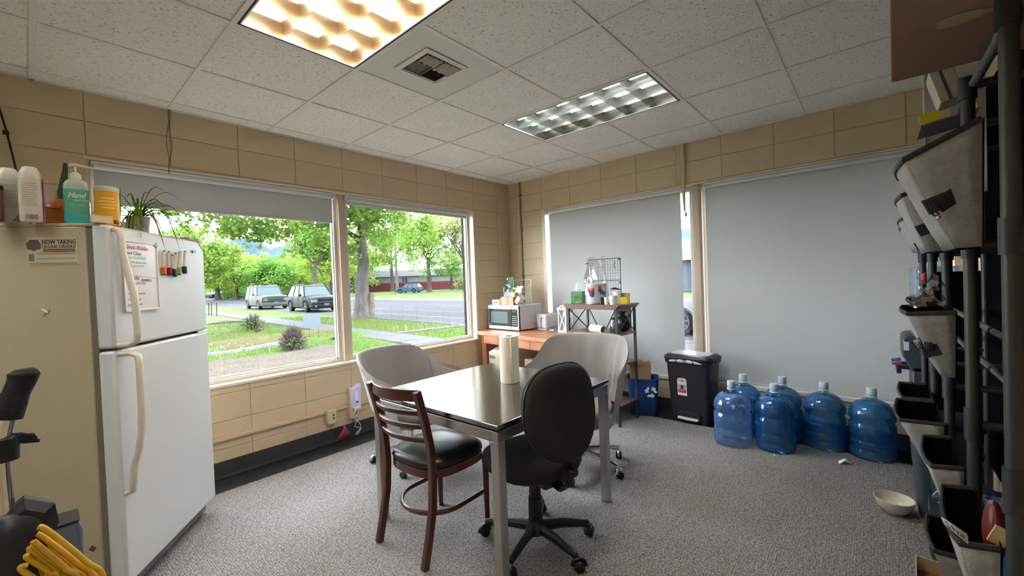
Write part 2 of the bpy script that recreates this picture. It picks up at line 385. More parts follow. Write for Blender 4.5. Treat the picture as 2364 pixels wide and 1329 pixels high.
# ---------------------------------------------------------------- parabolic troffers
LOUV = mat('louver_mirror', (.50, .51, .49), .2, metal=1)
LOUW = mat('louver_warm', (.58, .46, .31), .30, metal=1)
RFL = mat('reflector_white', (.85, .84, .80), .5)
def troffer(cx, cy, label, tube, warm, lit=(1, 1, 1)):
    t = thing('ceiling_light', label, 'ceiling light', (cx, cy, H), 0, 'recessed troffer lights in the ceiling grid')
    W, Ln, D = .592, 1.20, .115; louv = LOUW if warm else LOUV
    w2, l2 = W/2, Ln/2
    mb = MB()
    for x0, x1, y0, y1 in ((-w2, w2, -l2, -l2+.010), (-w2, w2, l2-.010, l2), (-w2, -w2+.010, -l2, l2), (w2-.010, w2, -l2, l2)): mb.box(x0, x1, y0, y1, -.003, .012)
    obj('frame_reveal', mb, BLKM, t)
    mb = MB()
    for x0, x1, y0, y1 in ((-w2+.012, w2-.012, -l2+.012, -l2+.018), (-w2+.012, w2-.012, l2-.018, l2-.012), (-w2+.012, -w2+.018, -l2+.012, l2-.012), (w2-.018, w2-.012, -l2+.012, l2-.012)): mb.box(x0, x1, y0, y1, -.004, .02)
    obj('louver_frame', mb, WHT, t)
    hb = MB()
    for b in ((-w2, w2, -l2, l2, D, D+.004), (-w2, -w2+.004, -l2, l2, .012, D), (w2-.004, w2, -l2, l2, .012, D), (-w2, w2, -l2, -l2+.004, .012, D), (-w2, w2, l2-.004, l2, .012, D)): hb.box(*b)
    obj('housing', hb, RFL, t)
    # curved louver blades: 2 long blades along y, 5 cross blades along x
    iw, il = w2-.018, l2-.018; hh = .066
    def blade(mb, c, along, a0, a1):
        n = 7
        for sg in (-1, 1):
            def fn(i, j):
                h = hh*j/(n-1); off = sg*(.0008+.020*(j/(n-1))**2); u = a0+(a1-a0)*i
                return (c+off, u, .002+h) if along == 'y' else (u, c+off, .002+h)
            mb.grid(fn, 2, n)
    for k in (1, 2):
        mb = MB(); blade(mb, -iw+2*iw*k/3, 'y', -il, il); obj('louver_blade', mb, louv, t)
    for k in range(1, 6):
        mb = MB(); blade(mb, -il+2*il*k/6, 'x', -iw, iw); obj('louver_blade', mb, louv, t)
    mb = MB()
    for s_ in (-1, 1):
        mb.grid(lambda i, j: (s_*(iw-.020*(j/5)**2), -il+2*il*i, .002+hh*j/5), 2, 6)
        mb.grid(lambda i, j: (-iw+2*iw*i, s_*(il-.020*(j/5)**2), .002+hh*j/5), 2, 6)
    obj('louver_edge', mb, louv, t)
    col = ((1.0, .90, .80) if warm else (.90, .99, 1.0))
    for k in range(3):
        xx = -iw+2*iw*(k+.5)/3
        em = mat('lamp_tube_%d_%s' % (round(tube*lit[k]*10), 'warm' if warm else 'cool'), (.8, .8, .78), .4, emit=(col, tube*lit[k]))
        obj('lamp_tube', MB().cyl((xx, -l2+.03, .092), (xx, l2-.03, .092), .013, n=12), em, t)
    return t
troffer(gx(-1)+G/2, gy(-1), 'warm glowing ceiling light with amber louvers, beside the air vent', TUBE1, True)
troffer(gx(2)+G/2, gy(-1), 'long dim greenish ceiling light with dark rear cells, nearest the far corner', TUBE2, False, (1.0, .7, 0.0))
troffer(gx(-4)+G/2, gy(-3), 'added fill ceiling light, unseen, behind the camera at the doorway end of the room', TUBE_FILL, False)  # fixture added out of view to brighten the room
troffer(gx(-4)+G/2, gy(0), 'added fill ceiling light, unseen, above the space behind the refrigerator', TUBE_FILL, False)  # second added fixture, also out of view, for fill light

# ---------------------------------------------------------------- windows on the north wall
def window(name, axis, u0, u1, z0, z1, d, fr, depth=.06, panes=None):
    """aluminium frame of width fr on the plane at depth d, glass pane inside, thin pale seal."""
    def bx(mb, a0, a1, d0, d1, zz0, zz1):
        return mb.box(a0, a1, d0, d1, zz0, zz1) if axis == 'x' else mb.box(d0, d1, a0, a1, zz0, zz1)
    root = bpy.data.objects.new(name, None); C.objects.link(root); struct(root)
    mb = MB(); d0, d1 = d-depth/2, d+depth/2
    bx(mb, u0, u1, d0, d1, z0, z0+fr); bx(mb, u0, u1, d0, d1, z1-fr, z1)
    bx(mb, u0, u0+fr, d0, d1, z0+fr, z1-fr); bx(mb, u1-fr, u1, d0, d1, z0+fr, z1-fr)
    obj('window_frame', mb, ALU, root, bevel=.003)
    mb = MB(); s_ = .010; a, b, c, e = u0+fr, u1-fr, z0+fr, z1-fr
    bx(mb, a, b, d-.012, d+.012, c, c+s_); bx(mb, a, b, d-.012, d+.012, e-s_, e); bx(mb, a, a+s_, d-.012, d+.012, c, e); bx(mb, b-s_, b, d-.012, d+.012, c, e)
    obj('glazing_bead', mb, ALUG, root)
    mb = MB(); bx(mb, a+s_/2, b-s_/2, d-.0015, d+.0015, c+s_/2, e-s_/2)
    obj('glass_pane', mb, GLASS, root)
    return root
window('window_1', 'x', -3.87, -2.295, .668, 2.18, .10, .032)
window('window_2', 'x', -2.228, -.652, .668, 2.18, .10, .032)
window('window_3', 'y', -2.30, -.55, .335, 2.185, .10, .035)
window('window_4', 'y', -4.015, -2.385, .335, 2.185, .10, .035)
# mullions, sills and head trims
mu = MB().box(-2.297, -2.226, .055, .15, .668, 2.18).box(-2.290, -2.255, .038, .06, .668, 2.18)
struct(obj('trim_1', mu, mat('mullion_tan', (.56, .45, .35), .45), bevel=.003))
mu = MB().box(.03, .15, -2.385, -2.30, .335, 2.185).box(.018, .04, -2.365, -2.322, .335, 2.185)
struct(obj('trim_2', mu, bpy.data.materials['mullion_tan'], bevel=.003))
struct(obj('trim_3', MB().box(-3.90, -.63, -.012, .20, .645, .668), CREAM, bevel=.005))
struct(obj('trim_4', MB().box(-.012, .20, -4.04, -.53, .300, .335), mat('sill_white', (.80, .76, .72), .35), bevel=.004))
struct(obj('trim_5', MB().box(-.654, -.632, -.006, .072, .668, 2.19), CREAM, bevel=.003))
struct(obj('trim_6', MB().box(-.006, .072, -.585, -.538, .335, 2.195), CREAM, bevel=.003))
struct(obj('trim_7', MB().box(-3.90, -.632, -.006, .07, 2.18, 2.192), CREAM, bevel=.002))
struct(obj('trim_8', MB().box(-.006, .07, -4.03, -.538, 2.185, 2.197), CREAM, bevel=.002))

# ---------------------------------------------------------------- roller blinds
BLIND = mat('roller_blind_fabric', (.56, .555, .545), .8, bump=.05, bscale=300)
def blind_mat():
    m = bpy.data.materials.new('blind_translucent'); m.use_nodes = True; n = m.node_tree; N = n.nodes; L = n.links
    b = N['Principled BSDF']; b.inputs['Base Color'].default_value = (.47, .47, .465, 1); b.inputs['Roughness'].default_value = .8
    t = N.new('ShaderNodeBsdfTranslucent'); t.inputs[0].default_value = (.55, .58, .62, 1)
    mx = N.new('ShaderNodeMixShader'); mx.inputs[0].default_value = BL_TR; L.new(b.outputs[0], mx.inputs[1]); L.new(t.outputs[0], mx.inputs[2]); L.new(mx.outputs[0], N['Material Output'].inputs[0]); return m
BL_TR = .012
BLT = blind_mat(); RAIL = mat('blind_rail', (.70, .72, .75), .3, metal=.3)
def blind(label, axis, u0, u1, ztop, zbot, d, rolled=False, wave=.0):
    t = thing('roller_blind', label, 'blind', ((u0+u1)/2, d, 0) if axis == 'x' else (d, (u0+u1)/2, 0), 0, 'roller blinds at the windows')
    h = (u1-u0)/2
    def V(u, dd, z): return (u, dd, z) if axis == 'x' else (dd, u, z)
    def bx(mb, a0, a1, d0, d1, zz0, zz1):
        return mb.box(a0, a1, d0, d1, zz0, zz1) if axis == 'x' else mb.box(d0, d1, a0, a1, zz0, zz1)
    obj('head_rail', bx(MB(), -h-.01, h+.01, -.028, .004, ztop-.016, ztop), RAIL, t, bevel=.003)
    for a_, b_ in ((-h-.014, -h-.010), (h+.010, h+.014)): obj('bracket', bx(MB(), a_, b_, -.03, .03, ztop-.05, ztop), WHT, t)
    obj('roller_tube', MB().cyl(V(-h, 0.0, ztop-.030), V(h, 0.0, ztop-.030), .019 if not rolled else .026, n=20), BLIND if rolled else RAIL, t)
    nu, nv = 60, 24
    def fn(i, j):
        u = -h+2*h*i/(nu-1); z = zbot+(ztop-.02-zbot)*j/(nv-1); k = 1-j/(nv-1)
        return V(u, .006+wave*(math.sin(u*3.1+1)*math.sin(z*2.2)*.6+math.sin(u*7.7+z*2)*.3)*k, z)
    obj('blind_fabric', MB().grid(fn, nu, nv), BLT, t, ang=80)
    obj('hem_bar', bx(MB(), -h, h, 0, .014, zbot-.018, zbot+.004), BLIND, t, bevel=.003)
    return t
zA = float(ony(625, 498, .035)[2])
xA0, xA1 = float(ony(205, 380, .03)[0]), float(ony(768, 480, .03)[0])
blind('wide pale grey blind pulled a quarter down above the fridge', 'x', xA0+.02, xA1, 2.176, zA, .035)
blind('pale grey blind rolled right up at the window showing the thick tree trunk', 'x', float(ony(800, 460, .035)[0]), float(ony(1076, 500, .035)[0]), 2.176, 2.115, .035, True)
blind('pale grey blind fully down behind the brown shelf and the wire rack', 'y', float(onx(1570, 440, .03)[1]), float(onx(1268, 500, .03)[1]), 2.182, .352, .030, wave=.006)
blind('widest pale grey blind fully down behind the row of water bottles', 'y', -3.97, float(onx(1627, 430, .03)[1]), 2.182, .352, .030, wave=.010)
# ================================================================= outside
GZ = -.15
_mat0, _leaf0 = mat, leaf_mat
OUT, OUTL = .25, .47
def mat(name, col, rough=0.6, **k):
    if name in _mc: return _mc[name]
    k.setdefault('spec', .06)
    if k.get('col2'): k['col2'] = tuple(c*OUT for c in k['col2'])
    return _mat0(name, tuple(c*OUT for c in col), rough, **k)
def leaf_mat(name, c1, c2, tr=.45, scale=.6): return _leaf0(name, tuple(c*OUTL for c in c1), tuple(c*OUTL for c in c2), tr, scale)
sx, sy = math.sin(R(4.2)), math.cos(R(4.2))       # street direction
def st(a, s, z=GZ): return (6.0+a*sy+s*sx, 8.0-a*sx+s*sy, z)   # a across the street from the near kerb, s along it
def strip(a0, a1, s0, s1, z, n=1, h=0):
    mb = MB()
    for k in range(n):
        p, q = s0+(s1-s0)*k/n, s0+(s1-s0)*(k+1)/n
        mb.quad(st(a0, p, z), st(a1, p, z), st(a1, q, z), st(a0, q, z))
    return mb
def grass_mat():
    m = mat('lawn_grass', (.12, .22, .03), .9, spec=.1)
    N = m.node_tree.nodes; L = m.node_tree.links; b = N['Principled BSDF']
    tc = N.new('ShaderNodeTexCoord')
    n1 = N.new('ShaderNodeTexNoise'); n1.inputs['Scale'].default_value = .55; n1.inputs['Detail'].default_value = 6; n1.inputs['Roughness'].default_value = .65
    n2 = N.new('ShaderNodeTexNoise'); n2.inputs['Scale'].default_value = 18; n2.inputs['Detail'].default_value = 4
    L.new(tc.outputs['Object'], n1.inputs[0]); L.new(tc.outputs['Object'], n2.inputs[0])
    cr = N.new('ShaderNodeValToRGB'); e = cr.color_ramp.elements
    e[0].position = .38; e[0].color = (.10*OUT, .21*OUT, .028*OUT, 1); e[1].position = .62; e[1].color = (.19*OUT, .19*OUT, .06*OUT, 1)
    x = cr.color_ramp.elements.new(.5); x.color = (.13*OUT, .22*OUT, .033*OUT, 1)
    L.new(n1.outputs[0], cr.inputs[0])
    c2 = N.new('ShaderNodeValToRGB'); e = c2.color_ramp.elements; e[0].position = .3; e[0].color = (.72, .74, .7, 1); e[1].position = .7; e[1].color = (1.1, 1.1, 1.1, 1)
    L.new(n2.outputs[0], c2.inputs[0])
    a = N.new('ShaderNodeMixRGB'); a.blend_type = 'MULTIPLY'; a.inputs[0].default_value = 1; L.new(cr.outputs[0], a.inputs[1]); L.new(c2.outputs[0], a.inputs[2]); L.new(a.outputs[0], b.inputs['Base Color'])
    return m
GRASS = grass_mat()
CONC = mat('concrete_path', (.19, .186, .21), .85, noise=.12, nscale=2, bump=.2, bscale=30)
ASPH = mat('asphalt', (.078, .082, .104), .8, noise=.10, nscale=1.5, bump=.2, bscale=60)
LINE = mat('road_line_white', (.34, .345, .355), .7, noise=.1, nscale=5)
# lawn with a low mound and gentle ripples
mb = MB()
def gfn(i, j):
    x = -60+i*2.0 if i < 28 else (-4+(i-28)*.35 if i < 58 else 6.5+(i-58)*14); y = .2+j*.3 if j < 50 else 15.2+(j-50)*8
    z = GZ-.03
    if -4 < x < 3.2 and .5 < y < 16: z += .22*math.exp(-((x-1.0)**2/3.0+(y-9.3)**2/3.2))+.025*math.sin(x*2.1)*math.sin(y*1.7)
    return (x, y, z)
mb.grid(gfn, 78, 90)
struct(obj('ground_lawn', mb, GRASS, ang=80))
struct(obj('ground_lawn_side', MB().box(.2, 700, -400, .2, GZ-.04, GZ-.03), GRASS))
struct(obj('ground_lawn_far', MB().box(-400, 900, 300, 1000, GZ-.3, GZ-.03), GRASS))
MULCH = mat('bare_earth_mulch', (.10, .08, .06), .95, col2=(.27, .235, .19), nscale=26, bump=.8, bscale=40, detail=6)
mb = MB()
def mf(i, j):
    y = .22+7.0*j/30; xr = .35+(y-5.3)*.42 if y > 4.6 else .06; x = -7+(xr+.12*math.sin(y*5)+7)*i/44
    if j >= 29: y = 6.95+.14*math.sin(x*3.1)+.09*math.sin(x*7.7)+(.5 if x > .1 else 0)
    z = GZ+.02+.012*math.sin(x*7+y*5)+.01*math.sin(y*9-x*4)
    if j == 30: y += .05; z -= .07
    if i == 44: z -= .06
    return (x, y, z)
mb.grid(mf, 45, 31)
struct(obj('ground_mulch', mb, MULCH, ang=80))
mb = MB()
def dmf(i, j):
    a = 2*PI*i/36; k = j/8*(1+.16*math.sin(a*3+1)+.10*math.sin(a*7)); x = .62+2.1*k*math.cos(a); y = 9.75+1.55*k*math.sin(a)
    z = GZ-.03+.22*math.exp(-((x-1.0)**2/3.0+(y-9.3)**2/3.2))+.025*math.sin(x*2.1)*math.sin(y*1.7)+(.030 if j < 8 else -.02)
    return (x, y, z)
mb.grid(dmf, 36, 9, cu=True)
struct(obj('ground_dry_mound', mb, mat('dry_straw_grass', (.17, .125, .05), .95, col2=(.20, .20, .08), nscale=9, bump=.5, bscale=30, detail=6), ang=80))
PATH = MB(); a0, a1 = -3.75, -2.72
sw = bpy.data.objects.new('sidewalk', None); C.objects.link(sw); struct(sw)
for k in range(46):
    s0 = -16+k*1.5
    z = GZ+.02
    m_ = MB(); P0, P1, P2, P3 = st(a0, s0+.01, z), st(a1, s0+.01, z), st(a1, s0+1.49, z), st(a0, s0+1.49, z)
    m_.add([P0, P1, P2, P3]+[(p[0], p[1], z-.08) for p in (P0, P1, P2, P3)], [(0, 1, 2, 3), (0, 4, 5, 1), (1, 5, 6, 2), (2, 6, 7, 3), (3, 7, 4, 0)])
    obj('paving_slab', m_, CONC, sw)
def path(name, pts, wd, m):
    mb = MB()
    for (x0, y0), (x1, y1) in zip(pts[:-1], pts[1:]):
        d = Vector((x1-x0, y1-y0)); n = Vector((-d.y, d.x)).normalized()*wd/2
        for s_ in (0,):
            vs = [(x0-n.x, y0-n.y), (x1-n.x, y1-n.y), (x1+n.x, y1+n.y), (x0+n.x, y0+n.y)]
            mb.prism(vs, GZ-.05, GZ+.025)
    return struct(obj(name, mb, m))
path('walkway_strip', [(3.3, 7.65), (6.0, 7.1)], .18, mat('pale_concrete', (.26, .265, .28), .85, noise=.1, nscale=5))
mb = MB()
def ef(i, j):
    x = -5.2+5.6*i/40; y = 8.05+(.35-x)*.235+(j-1.5)*.14
    z = GZ-.03+.22*math.exp(-((x-1.0)**2/3.0+(y-9.3)**2/3.2))*(1 if x > -4 else 0)+.025*math.sin(x*2.1)*math.sin(y*1.7)
    return (x, y, z+(.055 if j in (1, 2) else -.03))
mb.grid(ef, 41, 4); struct(obj('walkway_edging', mb, bpy.data.materials['pale_concrete'], ang=80))
rd = struct(obj('street', MB().add([st(0, -160, GZ-.02), st(14.8, -160, GZ-.02), st(14.8, 330, GZ-.02), st(0, 330, GZ-.02)], [(0, 1, 2, 3)]), ASPH))
obj('gutter', strip(11.9, 14.8, -160, 330, GZ-.012), CONC, rd)
obj('kerb', MB().add([st(-.12, -160, GZ-.05), st(.0, -160, GZ-.05), st(0, 330, GZ-.05), st(-.12, 330, GZ-.05), st(-.12, -160, GZ+.0), st(.0, -160, GZ+.0), st(0, 330, GZ+.0), st(-.12, 330, GZ+.0)], [(4, 5, 6, 7), (1, 2, 6, 5), (3, 0, 4, 7)]), CONC, rd)
obj('edge_line', strip(1.54, 1.70, -160, 330, GZ-.008), LINE, rd)
obj('edge_line', strip(3.70, 3.82, -160, 330, GZ-.008), LINE, rd)
for k in range(-6, 24):
    obj('lane_dash', strip(7.4, 7.52, k*8+1.0, k*8+4.0, GZ-.008), LINE, rd)
for k in (0,):
    obj('shoulder', strip(-.02, 1.5, -160, 330, GZ-.014), mat('parking_lane', (.115, .116, .132), .85, noise=.1, nscale=2), rd)

# outside wall pier of dark blocks at the right end of the north windows
PIER = mat('dark_pier_block', (.045, .05, .055), .9, noise=.2, nscale=10, bump=.4)
xe = float(ony(1069, 640, .94)[0])
pr = struct(obj('wall_pier', MB().box(xe+.012, xe+.4, .2, .94, -.2, 2.75), mat('pier_joint', (.11, .11, .11), .9)))
obj('dark_reveal', MB().box(-.6525, -.6505, .131, .204, .668, 2.185), PIER, pr)
pmh = mesh_from('concrete_block', MB().box(0, .05, -.372, .37, -.096, .096), PIER)
for k in range(15): obj('concrete_block', pmh, PIER, pr, loc=(xe+random.uniform(0, .004), .572, -.09+.2*k))

# ---------------------------------------------------------------- trees
LEAF1 = leaf_mat('maple_leaves', (.12, .25, .05), (.30, .41, .075))
LEAF2 = leaf_mat('spring_leaves', (.30, .47, .07), (.40, .53, .10), scale=.25)
LEAF3 = leaf_mat('green_leaves', (.16, .36, .07), (.28, .46, .10), scale=.25)
LEAF4 = leaf_mat('pale_leaves', (.38, .46, .18), (.44, .48, .22), scale=.3)
BARK = mat('grey_bark', (.20, .175, .165), .95, noise=.35, nscale=9, bump=1.0, bscale=14, stretch=(1, 1, .18))
BARK2 = mat('brown_bark', (.14, .115, .10), .95, noise=.3, nscale=6, bump=.8, bscale=8, stretch=(1, 1, .25))
def leaves(name, clusters, per, size, m, parent, rng, droop=.6):
    """clusters: (x, y, z, r). Two-triangle leaves with a fold, all in one mesh."""
    cl = np.array(clusters); n = len(cl)*per
    c = np.repeat(cl[:, :3], per, 0); r = np.repeat(cl[:, 3], per)
    d = rng.normal(size=(n, 3)); d /= np.linalg.norm(d, axis=1)[:, None]
    p = c + d*(r*rng.random(n)**.5)[:, None]*np.array([1, 1, .75])
    a = rng.normal(size=(n, 3)); a[:, 2] *= .5; a /= np.linalg.norm(a, axis=1)[:, None]
    b = np.cross(a, rng.normal(size=(n, 3))); b /= np.linalg.norm(b, axis=1)[:, None]
    s = (size*(.6+.8*rng.random(n)))[:, None]
    V = np.stack([p-a*s*.5, p+b*s*.38, p+a*s*.5, p-b*s*.38], 1).reshape(-1, 3)
    me = bpy.data.meshes.new(name); me.vertices.add(4*n); me.vertices.foreach_set('co', V.ravel())
    me.loops.add(4*n); me.loops.foreach_set('vertex_index', np.arange(4*n)); me.polygons.add(n)
    me.polygons.foreach_set('loop_start', np.arange(n)*4); me.polygons.foreach_set('loop_total', np.full(n, 4)); me.update(); me.validate()
    me.materials.append(m); o = bpy.data.objects.new(name, me); C.objects.link(o); o.parent = parent; o['kind'] = 'stuff'; return o
def tree(label, x, y, trunk_r, h, cr, cz, czr, nclus, per, size, leaf, bark=BARK2, seed=1, group=None, lean=(0, 0), depth=3, cl_r=None, z0=GZ, off=(0, 0), spread=.9, name='tree', fork=.45, low=.2):
    """trunk forking into limbs and twigs; leaf clumps gather round the twig ends inside the crown."""
    rng = np.random.default_rng(seed); rd_ = random.Random(seed)
    t = thing(name, label, 'tree', (x, y, z0), 0, group)
    tm = MB(); bm = MB(); tips = []
    ft = h*fork
    pts = [(0, 0, -.1), (0, 0, .15)]+[(lean[0]*k/5+rd_.uniform(-.08, .08)*trunk_r*2, lean[1]*k/5+rd_.uniform(-.08, .08)*trunk_r*2, ft*k/5) for k in range(1, 6)]
    tm.tube(pts, [trunk_r*1.75, trunk_r*1.25]+[trunk_r*(1.02-.07*k) for k in range(1, 6)], 14)
    def grow(p, d, r, L, lev):
        q = [p]; dd = d.copy()
        for k in range(4):
            dd = (dd+Vector((rd_.uniform(-.22, .22), rd_.uniform(-.22, .22), rd_.uniform(-.05, .2)))).normalized(); q.append(q[-1]+dd*L/4)
        bm.tube(q, [r*(1-.13*k) for k in range(5)], 7 if lev > 1 else 5)
        if lev <= 0: tips.append(q[-1]); tips.append(q[2]); return
        for k in range(rd_.choice((2, 3, 3))):
            s_ = q[rd_.choice((2, 3, 4))]; ax = Vector((rd_.uniform(-1, 1), rd_.uniform(-1, 1), rd_.uniform(-.35, .7)))
            grow(s_, (dd*.8+ax*spread).normalized(), r*.5, L*.74, lev-1)
    top = Vector(pts[-1]); nb = 5
    for k in range(nb):
        a = 2*PI*k/nb+rd_.uniform(-.4, .4); grow(top-Vector((0, 0, rd_.uniform(0, ft*.25))), Vector((math.cos(a)*.75, math.sin(a)*.75, .75)).normalized(), trunk_r*.45, h*.22, depth-1)
    grow(top, Vector((lean[0]*.1, lean[1]*.1, 1)).normalized(), trunk_r*.62, h*.24, depth-1)
    obj('trunk', tm, bark, t, ang=60); obj('branches', bm, bark, t, ang=60)
    cl = []; clr = cl_r or cr*.16
    for k in range(nclus):
        if k < len(tips) and rd_.random() < .8: c = tips[k]; c = (c.x, c.y, c.z)
        else:
            d = rng.normal(size=3); d /= np.linalg.norm(d); rr = rng.random()**.4
            c = (off[0]+d[0]*cr*rr, off[1]+d[1]*cr*rr, cz+d[2]*czr*rr)
        cl.append((*c, clr*(.6+.8*rng.random())))
    leaves('foliage', cl, per, size, leaf, t, rng)
    return t
# the big maple right outside window 2
tree('big maple with a thick grey trunk and a broken stub, outside the second window', 6.35, 15.0, .34, 10.5, 5.2, 6.4, 4.2, 420, 60, .17, LEAF1, BARK, 3, lean=(.35, .25), cl_r=.62, spread=1.1, fork=.42, depth=4)
obj('broken_stub', MB().tube([(.36, -.12, 0), (.40, -.16, .6), (.42, -.18, 1.15)], [.20, .16, .12], 9), mat('stub_wood', (.34, .27, .2), .9, noise=.3, nscale=8, bump=.6), bpy.data.objects['tree'])
# a nearer maple whose branches hang in from the top left; trunk hidden behind the fridge
tree('maple whose hanging leafy branches fill the top of the first window', -3.1, 14.4, .26, 9.0, 4.6, 5.3, 2.2, 300, 60, .17, LEAF1, BARK, 8, lean=(-.3, .2), cl_r=.5, spread=1.2, off=(5.2, -1.5), fork=.48)
# trees beyond
FAR = 'trees standing beyond the street and the parked cars'
def at(px, dist):
    d = ray(px, 640); k = dist/math.hypot(d[0], d[1]); return float(CAM[0]+d[0]*k), float(CAM[1]+d[1]*k)
far = [  # px, distance, crown radius, crown centre z, vertical radius, leaf material, label
 (500, 95, 6.2, 5.7, 3.5, LEAF2, 'bright yellow-green tree rising right beside the fridge edge beyond the road'),
 (545, 88, 5.8, 5.4, 3.4, LEAF2, 'rounded yellow-green tree above the row of dark parked cars'),
 (632, 84, 5.6, 4.3, 3.1, LEAF3, 'rounded mid-green tree standing behind the silver and green parked cars'),
 (695, 96, 5.4, 4.6, 4.2, LEAF2, 'yellow-green tree just left of the tan bungalow'),
 (585, 112, 6.5, 4.6, 2.4, LEAF2, 'pale yellow-green tree filling the gap behind the two front rounded ones'),
 (452, 70, 5.2, 6.5, 4.4, LEAF1, 'tall green tree partly hidden behind the fridge top'),
 (728, 60, 3.6, 8.2, 2.9, LEAF3, 'green tree with a bare forked trunk in front of the tan bungalow'),
 (765, 74, 5.0, 6.2, 4.4, LEAF2, 'yellow-green tree at the right edge of the first window'),
 (905, 100, 11.0, 12.5, 9.0, LEAF1, 'big green tree with a dark trunk beside the pale utility pole'),
 (990, 78, 8.5, 10.2, 7.0, LEAF3, 'wide green tree over the red house, trunk right of the blue car'),
 (1042, 90, 5.0, 5.6, 3.0, LEAF3, 'small dark-trunked tree in front of the red house window'),
 (1075, 70, 8.0, 10.5, 7.5, LEAF4, 'pale thinly leaved tree at the right edge of the second window'),
 (850, 120, 9.0, 8.0, 7.0, LEAF2, 'yellow-green tree behind the thick maple trunk'),
 (812, 105, 8.0, 7.0, 6.5, LEAF2, 'yellow-green tree left of the thick maple trunk, over the white pickup'),
 (430, 100, 8.0, 7.0, 6.0, LEAF2, 'yellow-green tree hidden behind the freezer door except its edge'),
]
for k, (px, D, cr, cz, czr, lf, lb) in enumerate(far):
    x, y = at(px, D); wide = D*.0042+.0
    bare = px in (728, 1042)
    tree(lb, x, y, .3 if cr < 6 else .42, (cz+czr)*.92, cr, cz, czr, 210 if not px == 1075 else 110, 60, .34 if not bare else .24, lf, BARK2, 20+k, FAR, cl_r=cr*.2, depth=3, fork=.38 if not bare else .55)
# fill-in shrubs beneath the far trees
SH = 'hedges along the far side'
for k, (px, D, r_, h_, lf) in enumerate(((470, 136, 9, 3.0, LEAF3), (620, 101, 9, 2.6, LEAF3), (560, 140, 12, 3.6, LEAF2), (1100, 95, 5, 3.5, LEAF4))):
    x, y = at(px, D); t = thing('hedge', ['dark hedge far left under the trees', 'green hedge far off behind the parked cars in the middle', 'yellow-green hedge far off under the tallest yellow-green trees', 'pale hedge at the right end of the red house'][k], 'hedge', (x, y, GZ), 0, SH)
    rng = np.random.default_rng(k+90); cl = [(rng.uniform(-r_, r_), rng.uniform(-2, 2), rng.uniform(0, h_), 1.6) for _ in range(60)]
    leaves('foliage', cl, 60, .4, lf, t, rng)
    obj('stems', MB().tube([(-r_, 0, .2), (0, 0, .4), (r_, 0, .2)], .15, 6), BARK2, t)

# ---------------------------------------------------------------- hills
def hill(name, D, px0, px1, tops, m, step=6):
    mb = MB(); n = len(tops)
    def fn(i, j):
        px = px0+(px1-px0)*i/(n-1); d = ray(px, 664); k = (D+ (60*j if j else 0)*0)/math.hypot(d[0], d[1])
        zt = tops[i]; kk = k*(1-.25*j/6)
        return (CAM[0]+d[0]*kk, CAM[1]+d[1]*kk, zt*(1-(j/6)**1.5)-3*(j/6)+3*math.sin(i*1.7+j))
    mb.grid(fn, n, 7); return struct(obj(name, mb, m, ang=80))
HILL = mat('hill_haze_blue', (.085, .15, .215), .95, noise=.25, nscale=.01, spec=.05)  # aerial haze is painted into this blue
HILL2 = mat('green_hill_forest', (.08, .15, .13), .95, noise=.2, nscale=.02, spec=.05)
tp = [30, 40, 52, 62, 74, 84, 92, 97, 96, 90, 80, 84, 80, 70, 60, 54, 50, 48, 40, 34, 30, 26]
hill('hill_far', 900, 380, 900, tp, HILL)
hill('hill_near', 620, 360, 700, [24, 30, 36, 42, 46, 50, 46, 38, 28, 20, 12], HILL2)
hill('hill_side', 700, 1540, 1700, [66, 68, 70, 69, 66, 60], HILL)

